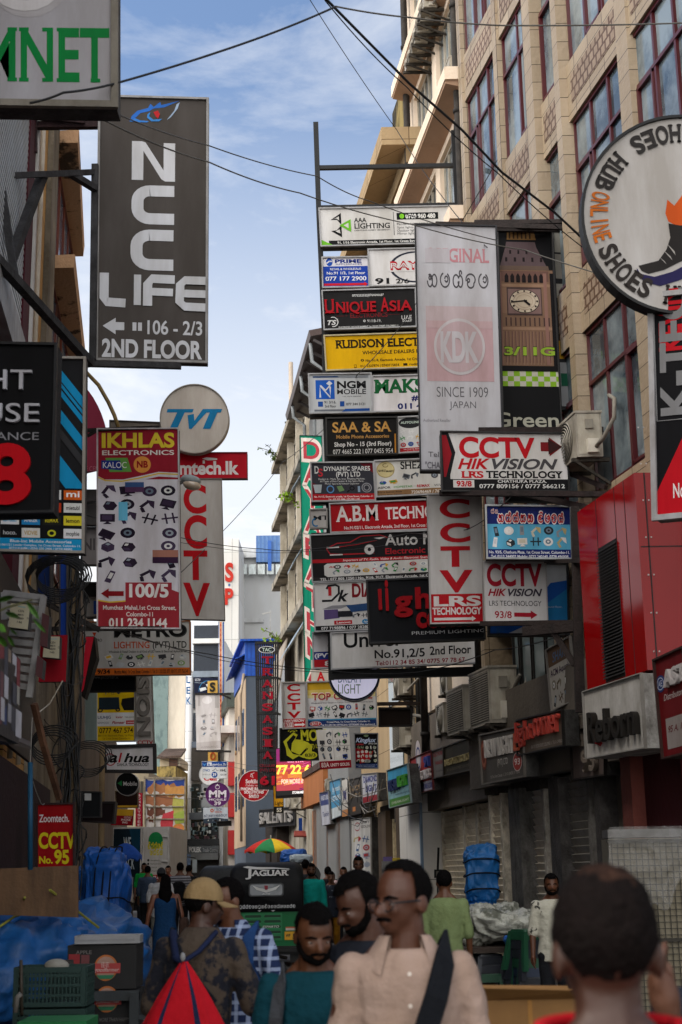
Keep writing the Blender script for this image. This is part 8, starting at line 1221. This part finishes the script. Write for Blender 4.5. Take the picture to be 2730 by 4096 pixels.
# umbrellas
def umbrella(label, px, py, Y, r, h, cols, group=None, n=8, drop=.12):
    c = at(px, py, Y); t = thing('umbrella', label, 'umbrella', (c.x, Y, 0), group); w = MB(); top = Vector((c.x, Y, c.z))
    for i in range(n):
        a0, a1 = 2 * math.pi * i / n + .2, 2 * math.pi * (i + 1) / n + .2; m = M(cols[i % len(cols)], 'cloth', bu=.15); g_ = []
        for k in range(7):
            f = k / 6; row = []
            for j in range(5):
                s_ = j / 4; sc = 1 - .07 * math.sin(math.pi * s_) * f; a = a0 + (a1 - a0) * s_; row.append(top + Vector((math.cos(a) * r * f * sc, math.sin(a) * r * f * sc, -h * f ** 1.7 + .03 * math.sin(math.pi * s_) * f)))
            g_.append(row)
        row = [p + Vector((0, 0, -drop * (1 - .35 * math.sin(math.pi * j / 4)))) for j, p in enumerate(g_[-1])]; g_.append(row)
        w.add([p for r_ in g_ for p in r_], [(k * 5 + j, k * 5 + j + 1, (k + 1) * 5 + j + 1, (k + 1) * 5 + j) for k in range(7) for j in range(4)], m)
    w.build('canopy', t, smooth=True); w = MB(); w.tube([(c.x, Y, 0), top + Vector((0, 0, .1))], .022, M('#8a8276', 'metal'), 8); w.build('pole', t, smooth=True); w = MB()
    for i in range(n): a = 2 * math.pi * i / n + .2; w.tube([top - Vector((0, 0, .02)), top + Vector((math.cos(a) * r * .5, math.sin(a) * r * .5, -h * .35)), top + Vector((math.cos(a) * r * .98, math.sin(a) * r * .98, -h - .02))], .008, M('#6a6660', 'metal'), 4)
    w.build('ribs', t); return t
umbrella('large umbrella with red, yellow and green panels, open above the three-wheelers', 1084, 3354, 44, .8, .34, ['#b8322a', '#2f7a4a', '#d8b42c', '#c4402e'], drop=.1)
umbrella('blue parasol with a scalloped white-edged rim, beside the lorry', 503, 3372, 40, .46, .34, ['#1f479a', '#234c9e'], drop=.16)
umbrella('small pale cream parasol just past the lorry', 678, 3424, 52, .36, .2, ['#b9b79a', '#a9b08a'], drop=.06)
# ================================================================== goods on the left
BL = '#1f66b0'
tarp('tarpaulin_heap', 'large sagging bright blue tarpaulin heap with yellow straps, filling the lower corner', 'tarpaulin', (at(120, 3800, 15).x - .35, 15, .72), (1.55, 2.3, .66), '#1c5694', amp=.26, fq=1.5, seed=2, p=.75, bu=.5, bs=5)
w = MB(); ys_ = M('#8c8a3c', 'cloth')
for pts in (((-20, 3720), (60, 3665), (140, 3640), (200, 3625)), ((200, 3560), (270, 3610), (330, 3660), (395, 3710)), ((100, 3590), (90, 3610), (60, 3640))): w.tube([at(*p, 12.9 + i * .3) for i, p in enumerate(pts)], .012, ys_, 5)
tag(w.build('yellow_strap'), 'yellow straps lying over the large blue tarpaulin heap', 'strap')
tarp('tarpaulin_stack', 'tall upright blue tarpaulin bundle tied with crossing black ropes', 'tarpaulin', (at(427, 3500, 23).x, 23, 1.3), (.37, .4, .74), '#1a55a8', ropes=(('h', -.1), ('h', -.55), ('v', 0), ('v', .3), ('v', -.35)), amp=.12, fq=2.2, seed=4, p=.42, bu=.5, bs=6)
tarp('tarpaulin_stack', 'squat rounded blue tarpaulin bundle underneath the tall tied one', 'tarpaulin', (at(432, 3680, 22.6).x, 22.6, .45), (.44, .6, .42), '#1c5cae', ropes=(('v', .2), ('v', -.4)), amp=.12, fq=2.2, seed=6, p=.5, bu=.5, bs=6)
tarp('tarpaulin_stack', 'blue tarpaulin bundle half hidden between the pole and the tall tied one', 'tarpaulin', (at(335, 3520, 24).x, 24, 1.0), (.2, .4, .8), '#1c5aa6', amp=.1, fq=3, seed=8, p=.6)
def crate(label, X, Y, z, W_, D_, H_, col, name='crate', cat='crate', rz=0, group=None, nv=16, nh=3):
    t = thing(name, label, cat, (X, Y, z), group); t.rotation_euler = (0, 0, rz); m = M(col, 'plain', rough=.55); w = MB(); x, y = W_ / 2, D_ / 2
    w.box((-x + .02, -y + .02, .0), (x - .02, y - .02, .02), m)
    for sx_ in (-1, 1):
        for sy_ in (-1, 1): w.box((min(sx_ * x, sx_ * (x - .035)), min(sy_ * y, sy_ * (y - .035)), 0), (max(sx_ * x, sx_ * (x - .035)), max(sy_ * y, sy_ * (y - .035)), H_), m)
    for z0, h_ in [(0, .03), (H_ - .035, .035)] + [(H_ * (k + 1) / (nh + 1), .018) for k in range(nh)]:
        for sy_ in (-1, 1): w.box((-x + .03, sy_ * y - .008, z0), (x - .03, sy_ * y + .008, z0 + h_), m)
        for sx_ in (-1, 1): w.box((sx_ * x - .008, -y + .03, z0), (sx_ * x + .008, y - .03, z0 + h_), m)
    for k in range(nv):
        u = -x + .05 + (2 * x - .1) * k / (nv - 1)
        for sy_ in (-1, 1): w.box((u - .0055, sy_ * y - .005, .02), (u + .0055, sy_ * y + .005, H_ - .02), m)
    for k in range(nv * 2 // 3):
        u = -y + .05 + (2 * y - .1) * k / (nv * 2 // 3 - 1)
        for sx_ in (-1, 1): w.box((sx_ * x - .005, u - .0055, .02), (sx_ * x + .005, u + .0055, H_ - .02), m)
    w.build('basket', t, loc=(0, 0, 0)); return t
CX = at(212, 3800, 10.4).x; CW = .50
crate('dark green slatted plastic crate, topmost of the stack by the printed boxes', CX, 10.5, .73, CW, .36, .26, '#16332e')
crate('dark green slatted plastic crate, second of the stack, holding yellow scraps', CX + .005, 10.5, .455, CW, .36, .26, '#16332e')
crate('dark green plastic crate at the bottom of the stack, below the frame edge', CX, 10.5, .18, CW, .36, .26, '#16332e')
w = MB(); w.ell((CX + .02, 10.45, .99), (.09, .07, .05), M('#8d8a80', 'paper')); tag(w.build('sack_scrap', smooth=True), 'dirty pale scrap bundle lying in the topmost green crate', 'scrap')
w = MB(); w.ell((CX + .03, 10.4, .52), (.13, .08, .05), M('#a88a1c', 'paper')); tag(w.build('yellow_scrap', smooth=True), 'yellow scraps inside the second green crate', 'scrap')
def carton(label, x0, x1, y0, d, z0, z1, col, items=(), name='cardboard_box', open_top=False, rz=0, group=None):
    t = thing(name, label, 'box', ((x0 + x1) / 2, y0 + d / 2, z0), group); X = (x1 - x0) / 2; D = d / 2; H_ = z1 - z0; m = M(col, 'paper'); w = MB(); b_ = .006
    w.box((-X, -D, 0), (X, D, H_), m); P = Pan(Vector((-X, -D - .001, H_)), Vector((X, -D - .001, H_)), Vector((X, -D - .001, 0)), Vector((-X, -D - .001, 0))); P.n = Vector((0, -1, 0)); art(w, P, items, kind='paper'); w.build('carton', t, loc=(0, 0, 0))
    if open_top:
        w = MB(); w.hexa([(-X, -D, H_), (X, -D, H_), (X, -D + .005, H_), (-X, -D + .005, H_), (-X - .0, -D - .07, H_ + .05), (X, -D - .07, H_ + .035), (X, -D - .065, H_ + .04), (-X, -D - .065, H_ + .055)], m); w.hexa([(-X, D, H_), (X, D, H_), (X, D + .005, H_), (-X, D + .005, H_), (-X, D + .02, H_ + .03), (X, D + .03, H_ + .02), (X, D + .035, H_ + .02), (-X, D + .025, H_ + .03)], m); w.build('flap', t, loc=(0, 0, 0))
    t.rotation_euler = (0, 0, rz); return t
def roundel(cu, cv, r, A=1.4, full=True): return [('c', cu, cv, r, r * A, '#a8602c'), ('c', cu, cv, r * .86, r * .86 * A, '#9a7a6c'), ('r', cu - r * 1.05, cv - r * .35 * A, cu + r * 1.25, cv + r * .42 * A, '#a03c3a'), ('t', 'goodfarmer', cu - r * .95, cv - r * .0 * A, cu + r * 1.15, cv + r * .28 * A, '#c0aaa4', 'i'), ('t', '佳农', cu - r * .4, cv - r * .28 * A, cu + r * .3, cv - r * .06 * A, '#c0aaa4', ''), ('p', [(cu - r * .8, cv + r * .55 * A), (cu + r * .8, cv + r * .55 * A), (cu + r * .5, cv + r * .85 * A), (cu - r * .5, cv + r * .85 * A)], '#2a6a4a')]
BX0, BX1 = at(262, 3800, 11.6).x, at(540, 3800, 11.6).x
carton('black printed fruit carton with an orange roundel, topmost of three', BX0, BX1, 11.7, .4, .74, 1.07, '#1d1c1c', [('t', 'APPLE', .12, .12, .35, .2, '#6a6664', 'b'), ('r', .02, .2, .18, .48, '#8a2a2e'), ('r', .2, .22, .32, .48, '#6a3a3c')] + roundel(.56, .52, .17, 1.75))
carton('black printed fruit carton in the middle of three, edged with a grey pallet board', BX0 + .02, BX1 + .01, 11.7, .4, .4, .73, '#1b1b1c', roundel(.56, .2, .17, 1.75) + [('t', 'MORE THAN HAPPY', .45, .62, .9, .7, '#5c5a58', 'i')])
carton('black printed fruit carton lowest of three, with a red apple picture', BX0 + .02, BX1 + .01, 11.7, .4, .06, .39, '#1b1b1c', roundel(.56, .3, .17, 1.75) + [('c', .9, .72, .06, .14, '#8a2a30')])
w = MB(); gb = M('#34383a', 'wood'); xb = BX1 + .04
for z in (.66, .34): w.box((BX0 + .2, 11.6, z), (xb, 11.66, z + .07), gb)
w.box((xb - .07, 11.58, 0), (xb, 11.68, .72), gb); w.box((xb - .02, 11.6, .52), (xb + .12, 11.7, .545), gb); tag(w.build('timber_frame'), 'dark weathered timber frame holding the black fruit cartons', 'frame')
crate('flat white plastic tray lying on the topmost black carton', (BX0 + BX1) / 2 + .03, 11.85, 1.08, .5, .34, .06, '#8a8a8c', name='tray', cat='tray', rz=.05, nv=22, nh=0)
carton('small torn brown carton tipped between the crates and black cartons', BX0 - .06, BX0 + .12, 11.2, .2, .5, .98, '#2c2826', rz=.2)
w = MB(); a = at(85, 4075, 9.2); b = at(360, 4096, 9.2); w.box((a.x, 9.1, .0), (b.x, 9.5, a.z - .01), M('#12703a', 'plain')); tag(w.build('green_bin'), 'bright green plastic bin edge at the bottom of the picture, below the crates', 'bin')
w = MB(); w.tube([at(62, 4050, 10), at(70, 3990, 10), at(85, 3975, 10)], .018, M('#77736c', 'metal'), 8); w.tube([at(88, 4060, 10.3), at(85, 3840, 10.3)], .012, M('#4a4238', 'metal'), 8); tag(w.build('trolley_handle', smooth=True), 'grey steel trolley handle beside the green crates', 'handle')
# ================================================================== stall on the right
tarp('tarpaulin_stack', 'tall narrow bundle of stacked blue tarpaulin rolls by the cream shutters', 'tarpaulin', (at(1928, 3500, 21).x, 21, 1.53), (.25, .3, .43), '#1f66a8', ropes=(('h', -.5), ('h', 0), ('h', .45)), amp=.08, fq=3, seed=11, p=.45, bu=.5, bs=7)
tarp('tarpaulin_heap', 'low spreading blue tarpaulin under the tall narrow blue bundle', 'tarpaulin', (at(1890, 3660, 20.6).x, 20.6, .95), (.42, .7, .22), '#1e62a4', amp=.1, fq=2.5, seed=12, p=.6, bu=.5, bs=7)
tarp('wrapped_goods', 'long grey-green pile of stall goods wrapped in shiny clear plastic', 'wrapped goods', (at(1985, 3690, 18).x, 18.4, .95), (.48, 1.1, .24), '#a9a99e', amp=.13, fq=3, seed=13, p=.65, kind='tarp', rough=.16, bu=.9, bs=9, c2='#66685e')
t = thing('stall_table', 'dark trestle table carrying the plastic-wrapped goods', 'table', (at(1985, 3690, 18).x, 18.5, 0)); w = MB(); x = at(1985, 3690, 18).x; w.box((x - .5, 17.3, .66), (x + .55, 21.3, .72), M('#3a2f28', 'wood')); w.build('tabletop', t)
for dx, y_ in ((-.45, 17.4), (.5, 17.4), (-.45, 20.9), (.5, 20.9)): w = MB(); w.bar((x + dx, y_, 0), (x + dx, y_, .66), .05, M('#1c1a18', 'metal')); w.build('leg', t)
def stool(X, Y, z, col):
    t = thing('plastic_stool', 'x', 'stool', (X, Y, z), 'stacked plastic stools by the stall'); m = M(col, 'plain', rough=.4); w = MB(); w.loft([rrect(-.15, .15, -.15, .15, .04, 0), rrect(-.145, .145, -.145, .145, .04, .02)], m)
    w.v = [Vector((v.x, v.z, .42 + v.y)) for v in w.v]; w.build('seat', t, loc=(0, 0, 0))
    for sx_ in (-1, 1):
        for sy_ in (-1, 1): w = MB(); w.hexa([(sx_ * .2 - .03, sy_ * .2 - .03, 0), (sx_ * .2 + .03, sy_ * .2 - .03, 0), (sx_ * .2 + .03, sy_ * .2 + .03, 0), (sx_ * .2 - .03, sy_ * .2 + .03, 0), (sx_ * .13 - .025, sy_ * .13 - .025, .42), (sx_ * .13 + .025, sy_ * .13 - .025, .42), (sx_ * .13 + .025, sy_ * .13 + .025, .42), (sx_ * .13 - .025, sy_ * .13 + .025, .42)], m); w.build('leg', t, loc=(0, 0, 0))
    w = MB()
    for sy_ in (-1, 1): w.box((-.15, sy_ * .15 - .01, .33), (.15, sy_ * .15 + .01, .42), m); w.box((sy_ * .15 - .01, -.15, .33), (sy_ * .15 + .01, .15, .42), m)
    w.build('apron', t, loc=(0, 0, 0)); return t
kinds = {}; sx0 = at(2112, 3760, 16.8).x
for (X, Y, n) in ((sx0, 16.8, 6), (sx0 - .75, 17.6, 3), (sx0 - .4, 17.5, 3)):
    for i in range(n):
        c = ['#23262e', '#1c4a34', '#23262e', '#22304a', '#1c4a34', '#23262e'][(i + int(X * 10)) % 6]; nmc = {'#23262e': 'charcoal', '#1c4a34': 'dark green', '#22304a': 'navy'}[c]
        lab = f'{nmc} plastic stool ' + ('in the tallest stack by the patterned T-shirt' if n == 6 else ('in the short stack under the wrapped goods' if X < sx0 - .6 else 'in the middle short stack')) 
        if c in kinds: s_ = copy_tree(kinds[c], (X, Y, i * .1))
        else: s_ = kinds[c] = stool(X, Y, i * .1, c)
        s_['label'] = lab; s_.rotation_euler = (0, 0, .1 * i)
tarp('tarpaulin_scrap', 'small blue tarpaulin corner draped beside the tallest stool stack', 'tarpaulin', (at(2058, 3755, 17.3).x, 17.1, .72), (.14, .2, .18), '#1d5aa6', amp=.08, fq=4, seed=15)
w = MB(); x = at(2020, 3860, 19).x; w.box((x, 18.5, .13), (x + .4, 19.2, .3), M('#6a6a68', 'metal', tile=(.04, .04), mort=.006)); tag(w.build('checker_plate_box'), 'low checker-plate metal step box under the stall', 'box')
# mesh display board in plastic
MY = 12.6; a, b = at(2432, 3318, MY), at(2800, 3302, MY); t = thing('mesh_board', 'tall wire-grid display board covered with crumpled clear plastic sheet', 'display board', ((a.x + b.x) / 2, MY, 0)); w = MB(); w.box((a.x, MY, .1), (b.x, MY + .35, a.z - .08), M('#726b5a', 'paper')); w.build('backing', t); w = MB(); gm = M('#2c2820', 'metal')
zz = a.z - .1
for i in range(int((b.x - a.x) / .052)): w.bar((a.x + .02 + i * .052, MY - .015, .1), (a.x + .02 + i * .052, MY - .015, zz), .006, gm)
for i in range(36): w.bar((a.x, MY - .02, zz - i * .052), (b.x, MY - .02, zz - i * .052), .006, gm)
for z in (zz, zz - .82): w.bar((a.x - .02, MY - .03, z), (b.x, MY - .03, z), .03, gm)
w.build('wire_grid', t); w = MB(); pm = M('#a9a9a8', 'gloss', rough=.12, alpha=.22, bu=.9, bs=18); r9 = random.Random(9); n1, n2 = 40, 22; vs = []
for i in range(n2 + 1):
    for j in range(n1 + 1):
        u = j / n1; v = i / n2; n_ = NZ.noise(Vector((u * 9, v * 5, 1))) * .06 + NZ.noise(Vector((u * 25, v * 7, 4))) * .03; x = a.x - .08 * v + (b.x - a.x + .1) * u; L_ = .14 if u > .75 else .95 - u * .6; vs.append(Vector((x, MY - .06 - .05 * v + n_, a.z + .02 - v * max(.2, L_ + .2 * NZ.noise(Vector((u * 6, 0, 0)))))))
w.add(vs, [(i * (n1 + 1) + j, i * (n1 + 1) + j + 1, (i + 1) * (n1 + 1) + j + 1, (i + 1) * (n1 + 1) + j) for i in range(n2) for j in range(n1)], pm); w.build('plastic_sheet', t, smooth=True)
w = MB(); w.box((a.x, MY + .02, a.z - .07), (b.x, MY + .3, a.z), M('#5c5a58', 'paper')); w.build('top_rail', t)
# cartons in the lower right
x0, x1 = at(1905, 3960, 5.6).x, at(2330, 3960, 5.6).x; zt = at(2100, 4000, 5.6).z
carton('large brown cardboard box with printed panel, in front of the striped-bag man', x0, x1, 5.6, .34, zt - .42, zt, '#7d5a30', [('t', 'SNACKKIS', .76, .25, .96, .32, '#6a4a26', 'b'), ('t', 'ww', .18, .24, .28, .3, '#3a2a18', 'B'), ('r', .16, .42, .3, .62, '#2a2018'), ('r', .48, 0, .52, 1, '#94682f')], open_top=True)
carton('brown cardboard box underneath the large printed one', x0 - .02, x1 + .01, 5.6, .36, zt - .86, zt - .43, '#745026'); carton('brown cardboard box at the foot of the pile', x0, x1 + .02, 5.58, .36, 0.0, zt - .87, '#745026')
sign('blank small black display plate on a pole by the cream shutters', (1738, 3478, 1768, 3478, 1768, 3512, 1738, 3512), 27, '#1a1a1a', [('r', .25, .2, .75, .8, '#6a665e')], fr=None, dp=.06); bars('thin_post', 'thin black post rising from the small black plate', 'post', [(at(1752, 3480, 27), at(1755, 3390, 27), .04), (at(1752, 3512, 27), at(1752, 3700, 27), .03)], col='#151515')
w = MB(); a = at(1530, 3440, 24); w.box((a.x, 24, 0), (a.x + .5, 24.5, a.z - .02), M('#6a6866', 'metal')); tag(w.build('grey_cabinet'), 'grey cabinet behind the foreground heads carrying purple and yellow packets', 'cabinet')
for i, c in enumerate(('#5a4a7a', '#b8a02c', '#4a4a50')): w = MB(); w.box((a.x + .02 + i * .14, 24.05, a.z - .02), (a.x + .17 + i * .13, 24.35, a.z + .05 - i * .02), M(c, 'paper')); tag(w.build('packet'), ['purple', 'yellow', 'dark grey'][i] + ' packet lying on the grey cabinet', 'packet')
# ================================================================== people
HANG = {}
t, W_, Hd, H = person('person in a red T-shirt seen from behind, balding close-cropped head nearest the camera', 2412, 3530, 2.3, 0, hair='bald', skin=M('#3e271d', 'skin'), shirt=('#a8101c',), trousers=('#22242a',), voxel=.009, head_k=1.1)
b_ = MB(); b_.tube([W_((.07 * math.cos(RAD(a)), .056 * math.sin(RAD(a)) - .004, .862 + .004 * math.sin(RAD(a)))) for a in range(0, 361, 15)], .011, M('#a8101c', 'cloth'), 8); b_.build('collar', t, loc=(0, 0, 0), smooth=True)
t, W_, Hd, H = person('person in a pale pink collar shirt with glasses and a black shoulder bag, looking sideways', 1612, 3448, 4.55, 180, hair='receding', skin=M('#4f2f20', 'skin'), shirt=('#9f887b', {'bu': .5, 'bs': 14}), sleeve=1.85, trousers=('#26282c',), voxel=.009, yaw=-52, pitch=-4, glasses=True, tache=1, girth=.93, head_k=1.0)
strap(t, W_, [(-.078, -.06, .83), (-.075, -.01, .852), (-.07, .05, .825), (-.05, .09, .76), (-.02, .1, .68), (.03, .105, .6), (.06, .1, .55)], .07, '#121419'); b_ = MB(); b_.ell(W_((-.01, .095, .62)), (.15, .05, .11), M('#14161b', 'cloth'), Matrix.Rotation(RAD(35), 3, 'Y')); b_.build('shoulder_bag', t, loc=(0, 0, 0), smooth=True)
b_ = MB(); pk = M('#b39b90', 'cloth'); [b_.cyl(W_((-.004, .083 - .0 * i, .8 - i * .055)), (0, 1, 0), .006, .004, M('#d6cabf', 'plain'), 10) for i in range(5)]; b_.build('shirt_buttons', t, loc=(0, 0, 0))
person('person in dark clothes looking down, dense black hair and beard, behind the glasses wearer', 1468, 3486, 5.6, 180, hair='full', skin=M('#4a2d20', 'skin'), shirt=('#1b1e26',), trousers=('#1e2026',), voxel=.01, yaw=-62, pitch=-22, beard=1, head_k=1.0)
t, W_, Hd, H = person('person in a teal T-shirt with a grey rucksack, looking down', 1252, 3618, 5.45, 176, hair='curly', skin=M('#55331f', 'skin'), shirt=('#0a3843',), sleeve=.9, trousers=('#24262c',), voxel=.009, yaw=20, pitch=-16, beard=1, head_k=1.0)
for s in (-1, 1): strap(t, W_, [(.07 * s, -.07, .8), (.075 * s, -.01, .846), (.075 * s, .05, .815), (.082 * s, .075, .74), (.09 * s, .06, .66), (.1 * s, 0, .62)], .05, '#3c3e42')
tarp('rucksack', 'grey rucksack on the back of the teal T-shirt wearer', 'rucksack', t.location + Vector((0, .26, .95)), (.16, .1, .24), '#303236', p=.6, amp=.02, kind='cloth')
t, W_, Hd, H = person('person in tan cap and camouflage shirt with a red drawstring bag, back turned', 806, 3526, 7, -14, hair='short', skin=M('#3f261a', 'skin'), shirt=('#463c33', {'c2': '#1c1d24', 'p0': .44, 'p1': .5, 'dirt': .5}), sleeve=.98, trousers=('#25262a',), voxel=.01, yaw=-45, pitch=-6, cap='#8a7350', arms={'r': ((.165, .03, .64), (.21, .12, .53)), 'l': ((-.15, 0, .635), (-.15, .05, .5))}, head_k=1.0, girth=.98)
c_ = W_((0.0, -.14, .66)); b_ = MB(); rm, nv = M('#b0121f', 'cloth', bu=.7, bs=9), M('#1c2440', 'cloth'); rows = []
for i in range(15):
    f = i / 14; rr = .015 + .19 * min(1, f * 2.0) ** .95 * (1 - .12 * f); rows.append([c_ + Vector((math.cos(2 * math.pi * j / 48) * rr * (1 + .07 * (1.1 - f) * math.cos(j * math.pi / 3) + .03 * NZ.noise(Vector((j * .5, i * .4, 2)))), math.sin(2 * math.pi * j / 48) * rr * .6, .18 - f * .56)) for j in range(48)])
for i in range(14):
    for j in range(48): b_.quad(rows[i][j], rows[i][(j + 1) % 48], rows[i + 1][(j + 1) % 48], rows[i + 1][j], nv if (j in (32, 40)) else rm)
t2 = thing('drawstring_bag', 'red drawstring bag with two navy stripes on the back of the capped person', 'bag', t.matrix_basis @ Vector((0, -.24, .8))); Mx = Matrix.Translation(t.location) @ Matrix.Rotation(RAD(-14), 4, 'Z'); b_.v = [Mx @ v for v in b_.v]; b_.build('fabric', t2, smooth=True)
b_ = MB(); b_.tube([Mx @ (c_ + Vector((0, 0, .18))), Mx @ W_((-.04, -.1, .78)), Mx @ W_((-.07, -.05, .85)), Mx @ W_((-.08, .04, .81))], .02, nv, 6); b_.tube([Mx @ (c_ + Vector((0, 0, .18))), Mx @ W_((.03, -.1, .8)), Mx @ W_((.06, -.03, .853))], .012, nv, 6); b_.ell(Mx @ (c_ + Vector((0, -.02, .2))), (.012, .012, .02), M('#8a8a8a', 'metal')); b_.build('cord', t2, smooth=True)
strap(t, W_, [(-.095, .03, .84), (-.08, -.035, .85), (-.04, -.085, .79), (.01, -.1, .72), (.07, -.09, .65)], .06, '#1a1c22')
t, W_, Hd, H = person('person in a blue checked shirt with a blue bag strap, facing the capped person', 928, 3512, 7.7, 158, hair='short', skin=M('#5a3622', 'skin'), shirt=('#1c2848', {'stripe': (6, '#9aa6c0', 'XZ'), 'w0': .7, 'dist': 0}), sleeve=.95, trousers=('#2a3650',), voxel=.01, yaw=-40, pitch=-10, arms={'l': ((-.165, -.0, .635), (-.16, .03, .49)), 'r': ((.13, 0, .635), (.13, .05, .5))}, head_k=1.0)
strap(t, W_, [(-.075, -.07, .8), (-.085, -.01, .842), (-.085, .05, .81), (-.092, .07, .73), (-.11, .03, .65)], .06, '#1d3a66'); tarp('rucksack', 'blue rucksack behind the checked shirt wearer', 'rucksack', t.location + Vector((.1, .25, 1.05)), (.15, .1, .2), '#1d3a66', p=.6, amp=.02, kind='cloth')
b_ = MB(); b_.tube([W_((-.16 + .014 * math.cos(RAD(a)), .03 + .014 * math.sin(RAD(a)), .5)) for a in range(0, 361, 30)], .006, M('#101214', 'plain'), 5); b_.build('wrist_watch', t, loc=(0, 0, 0))
SM_ = dict(voxel=.017)
t, W_, Hd, H = person('person in a sleeveless blue dress with long black hair, walking away', 664, 3499, 21.5, 4, hair='long', skin=M('#6a4230', 'skin'), dress='#11345a', arms={'l': ((-.15, -.0, .64), (-.175, .03, .5)), 'r': ((.15, 0, .64), (.14, .06, .52))}, **SM_)
t2 = thing('handbag', 'brown handbag hanging beside the blue dress', 'handbag', t.location + Vector((.27, .02, .72))); b_ = blob_mesh(t.location + Vector((.27, .02, .86)), (.07, .14, .14), M('#3c2c26', 'cloth'), .5, .01); b_.build('bag_body', t2, smooth=True); b_ = MB(); b_.tube([t.location + Vector((.24, -.08, .98)), t.location + Vector((.17, -.02, 1.3)), t.location + Vector((.24, .1, .98))], .012, M('#2a1e1a', 'cloth'), 5); b_.build('bag_strap', t2)
person('person in a dark cap, white T-shirt and grey shorts, walking away beyond the blue dress', 646, 3474, 29, 0, hair='short', shirt=('#a9abb0',), trousers=('#6a6a66',), shorts=True, stride=.05, cap='#2c2d31', sleeve=.9, **SM_)
person('person in a faded blue-grey long-sleeved shirt and black trousers, walking away', 592, 3465, 41, -4, hair='full', shirt=('#38465c',), trousers=('#141518',), sleeve=1.4, stride=.04, **SM_)
person('person in a cream shirt and grey trousers, stooping beside the blue bundles', 522, 3474, 46, 55, hair='short', shirt=('#b9b0a4',), trousers=('#5c5856',), lean=16, H=1.68, arms={'l': ((-.14, .06, .65), (-.1, .16, .6)), 'r': ((.14, .05, .65), (.1, .15, .6))}, sleeve=.95, **SM_)
person('person in a bright green polo shirt standing by the lorry doors', 578, 3452, 46, 180, hair='short', shirt=('#0f8a3c',), trousers=('#23252a',), **SM_)
person('person in a crimson top with hair tied back, facing the camera near the lorry', 674, 3464, 45, 176, hair='full', skin=M('#7a4e38', 'skin'), shirt=('#a81838',), trousers=('#2a2430',), **SM_)
t, W_, Hd, H = person('person in a striped grey T-shirt with a black rucksack, back to the camera', 722, 3452, 36, 0, hair='full', shirt=('#4a4a50', {'stripe': (5, '#8a8a90', 'Z')}), trousers=('#16171c',), stride=.04, **SM_); tarp('rucksack', 'black rucksack worn over the striped grey T-shirt', 'rucksack', t.location + Vector((0, -.2, 1.2)), (.17, .1, .24), '#101114', p=.6, amp=.02, kind='cloth')
person('person in black clothes just beyond the striped T-shirt wearer', 757, 3460, 40, 0, hair='short', shirt=('#141519',), trousers=('#121317',), sleeve=1.6, **SM_)
person('bearded person in a turquoise shirt with rolled sleeves, beside the green three-wheeler', 1246, 3455, 27.6, 184, hair='full', skin=M('#50301f', 'skin'), shirt=('#0d8a82',), trousers=('#26303c',), sleeve=1.6, beard=1, **SM_)
t, W_, Hd, H = person('slim person in a dark flowered shirt and mustard trousers, walking towards the camera', 1326, 3488, 29.2, 180, hair='full', shirt=('#20242e', {'c2': '#8a929c', 'p0': .36, 'p1': .4}), trousers=('#8a5e14',), sleeve=.9, stride=.07, **SM_)
person('person in a light green T-shirt and jeans, back to the camera, beside the stall', 1776, 3481, 14, -3, hair='short', skin=M('#55331f', 'skin'), shirt=('#6c7a52',), trousers=('#2c3a4a', {'c2': '#1c2632'}), sleeve=.98, voxel=.014, head_k=1.0)
person('bearded person in a pale marbled T-shirt and dark trousers, standing by the stool stack', 2204, 3497, 14.8, 178, hair='full', skin=M('#55321f', 'skin'), shirt=('#b4b0a0', {'c2': '#3a3834', 'p0': .34, 'p1': .38}), trousers=('#1b1c20',), sleeve=1.0, voxel=.014, beard=1, head_k=1.0)
person('smiling person with glasses in a dark shirt, seen between the foreground heads', 1434, 3428, 24, 182, hair='full', shirt=('#1e4a6a',), trousers=('#1f4a86',), sleeve=1.0, glasses=True, **SM_)
person('person with dark hair behind the turquoise shirt wearer, mostly hidden', 1222, 3440, 31, 0, hair='full', shirt=('#1a1c22',), trousers=('#1c1e24',), **SM_)
person('person in a pale pink shirt beyond the flowered shirt wearer', 1375, 3468, 32, 180, hair='short', shirt=('#b8a0a4',), trousers=('#23252a',), **SM_)
person('person in black beyond the mustard trousers, back turned', 1312, 3468, 34, 0, hair='full', shirt=('#121318',), trousers=('#15161a',), **SM_)
person('person in a dark jacket, head just above the rear of the three-wheelers', 1005, 3455, 41, 180, hair='short', shirt=('#2a2a30',), trousers=('#1c1e22',), **SM_)
person('person in a dark jacket raising a hand, cut off by the picture edge', 2985, 3440, 3.1, 150, hair='short', skin=M('#5a3a2a', 'skin'), shirt=('#22252e', {'c2': '#15171d'}), trousers=('#1a1b20',), sleeve=1.7, arms={'r': ((.06, .1, .68), (.075, .13, .81)), 'l': ((-.14, 0, .635), (-.14, .05, .5))}, voxel=.009)
bpy.data.objects.remove(_ob)
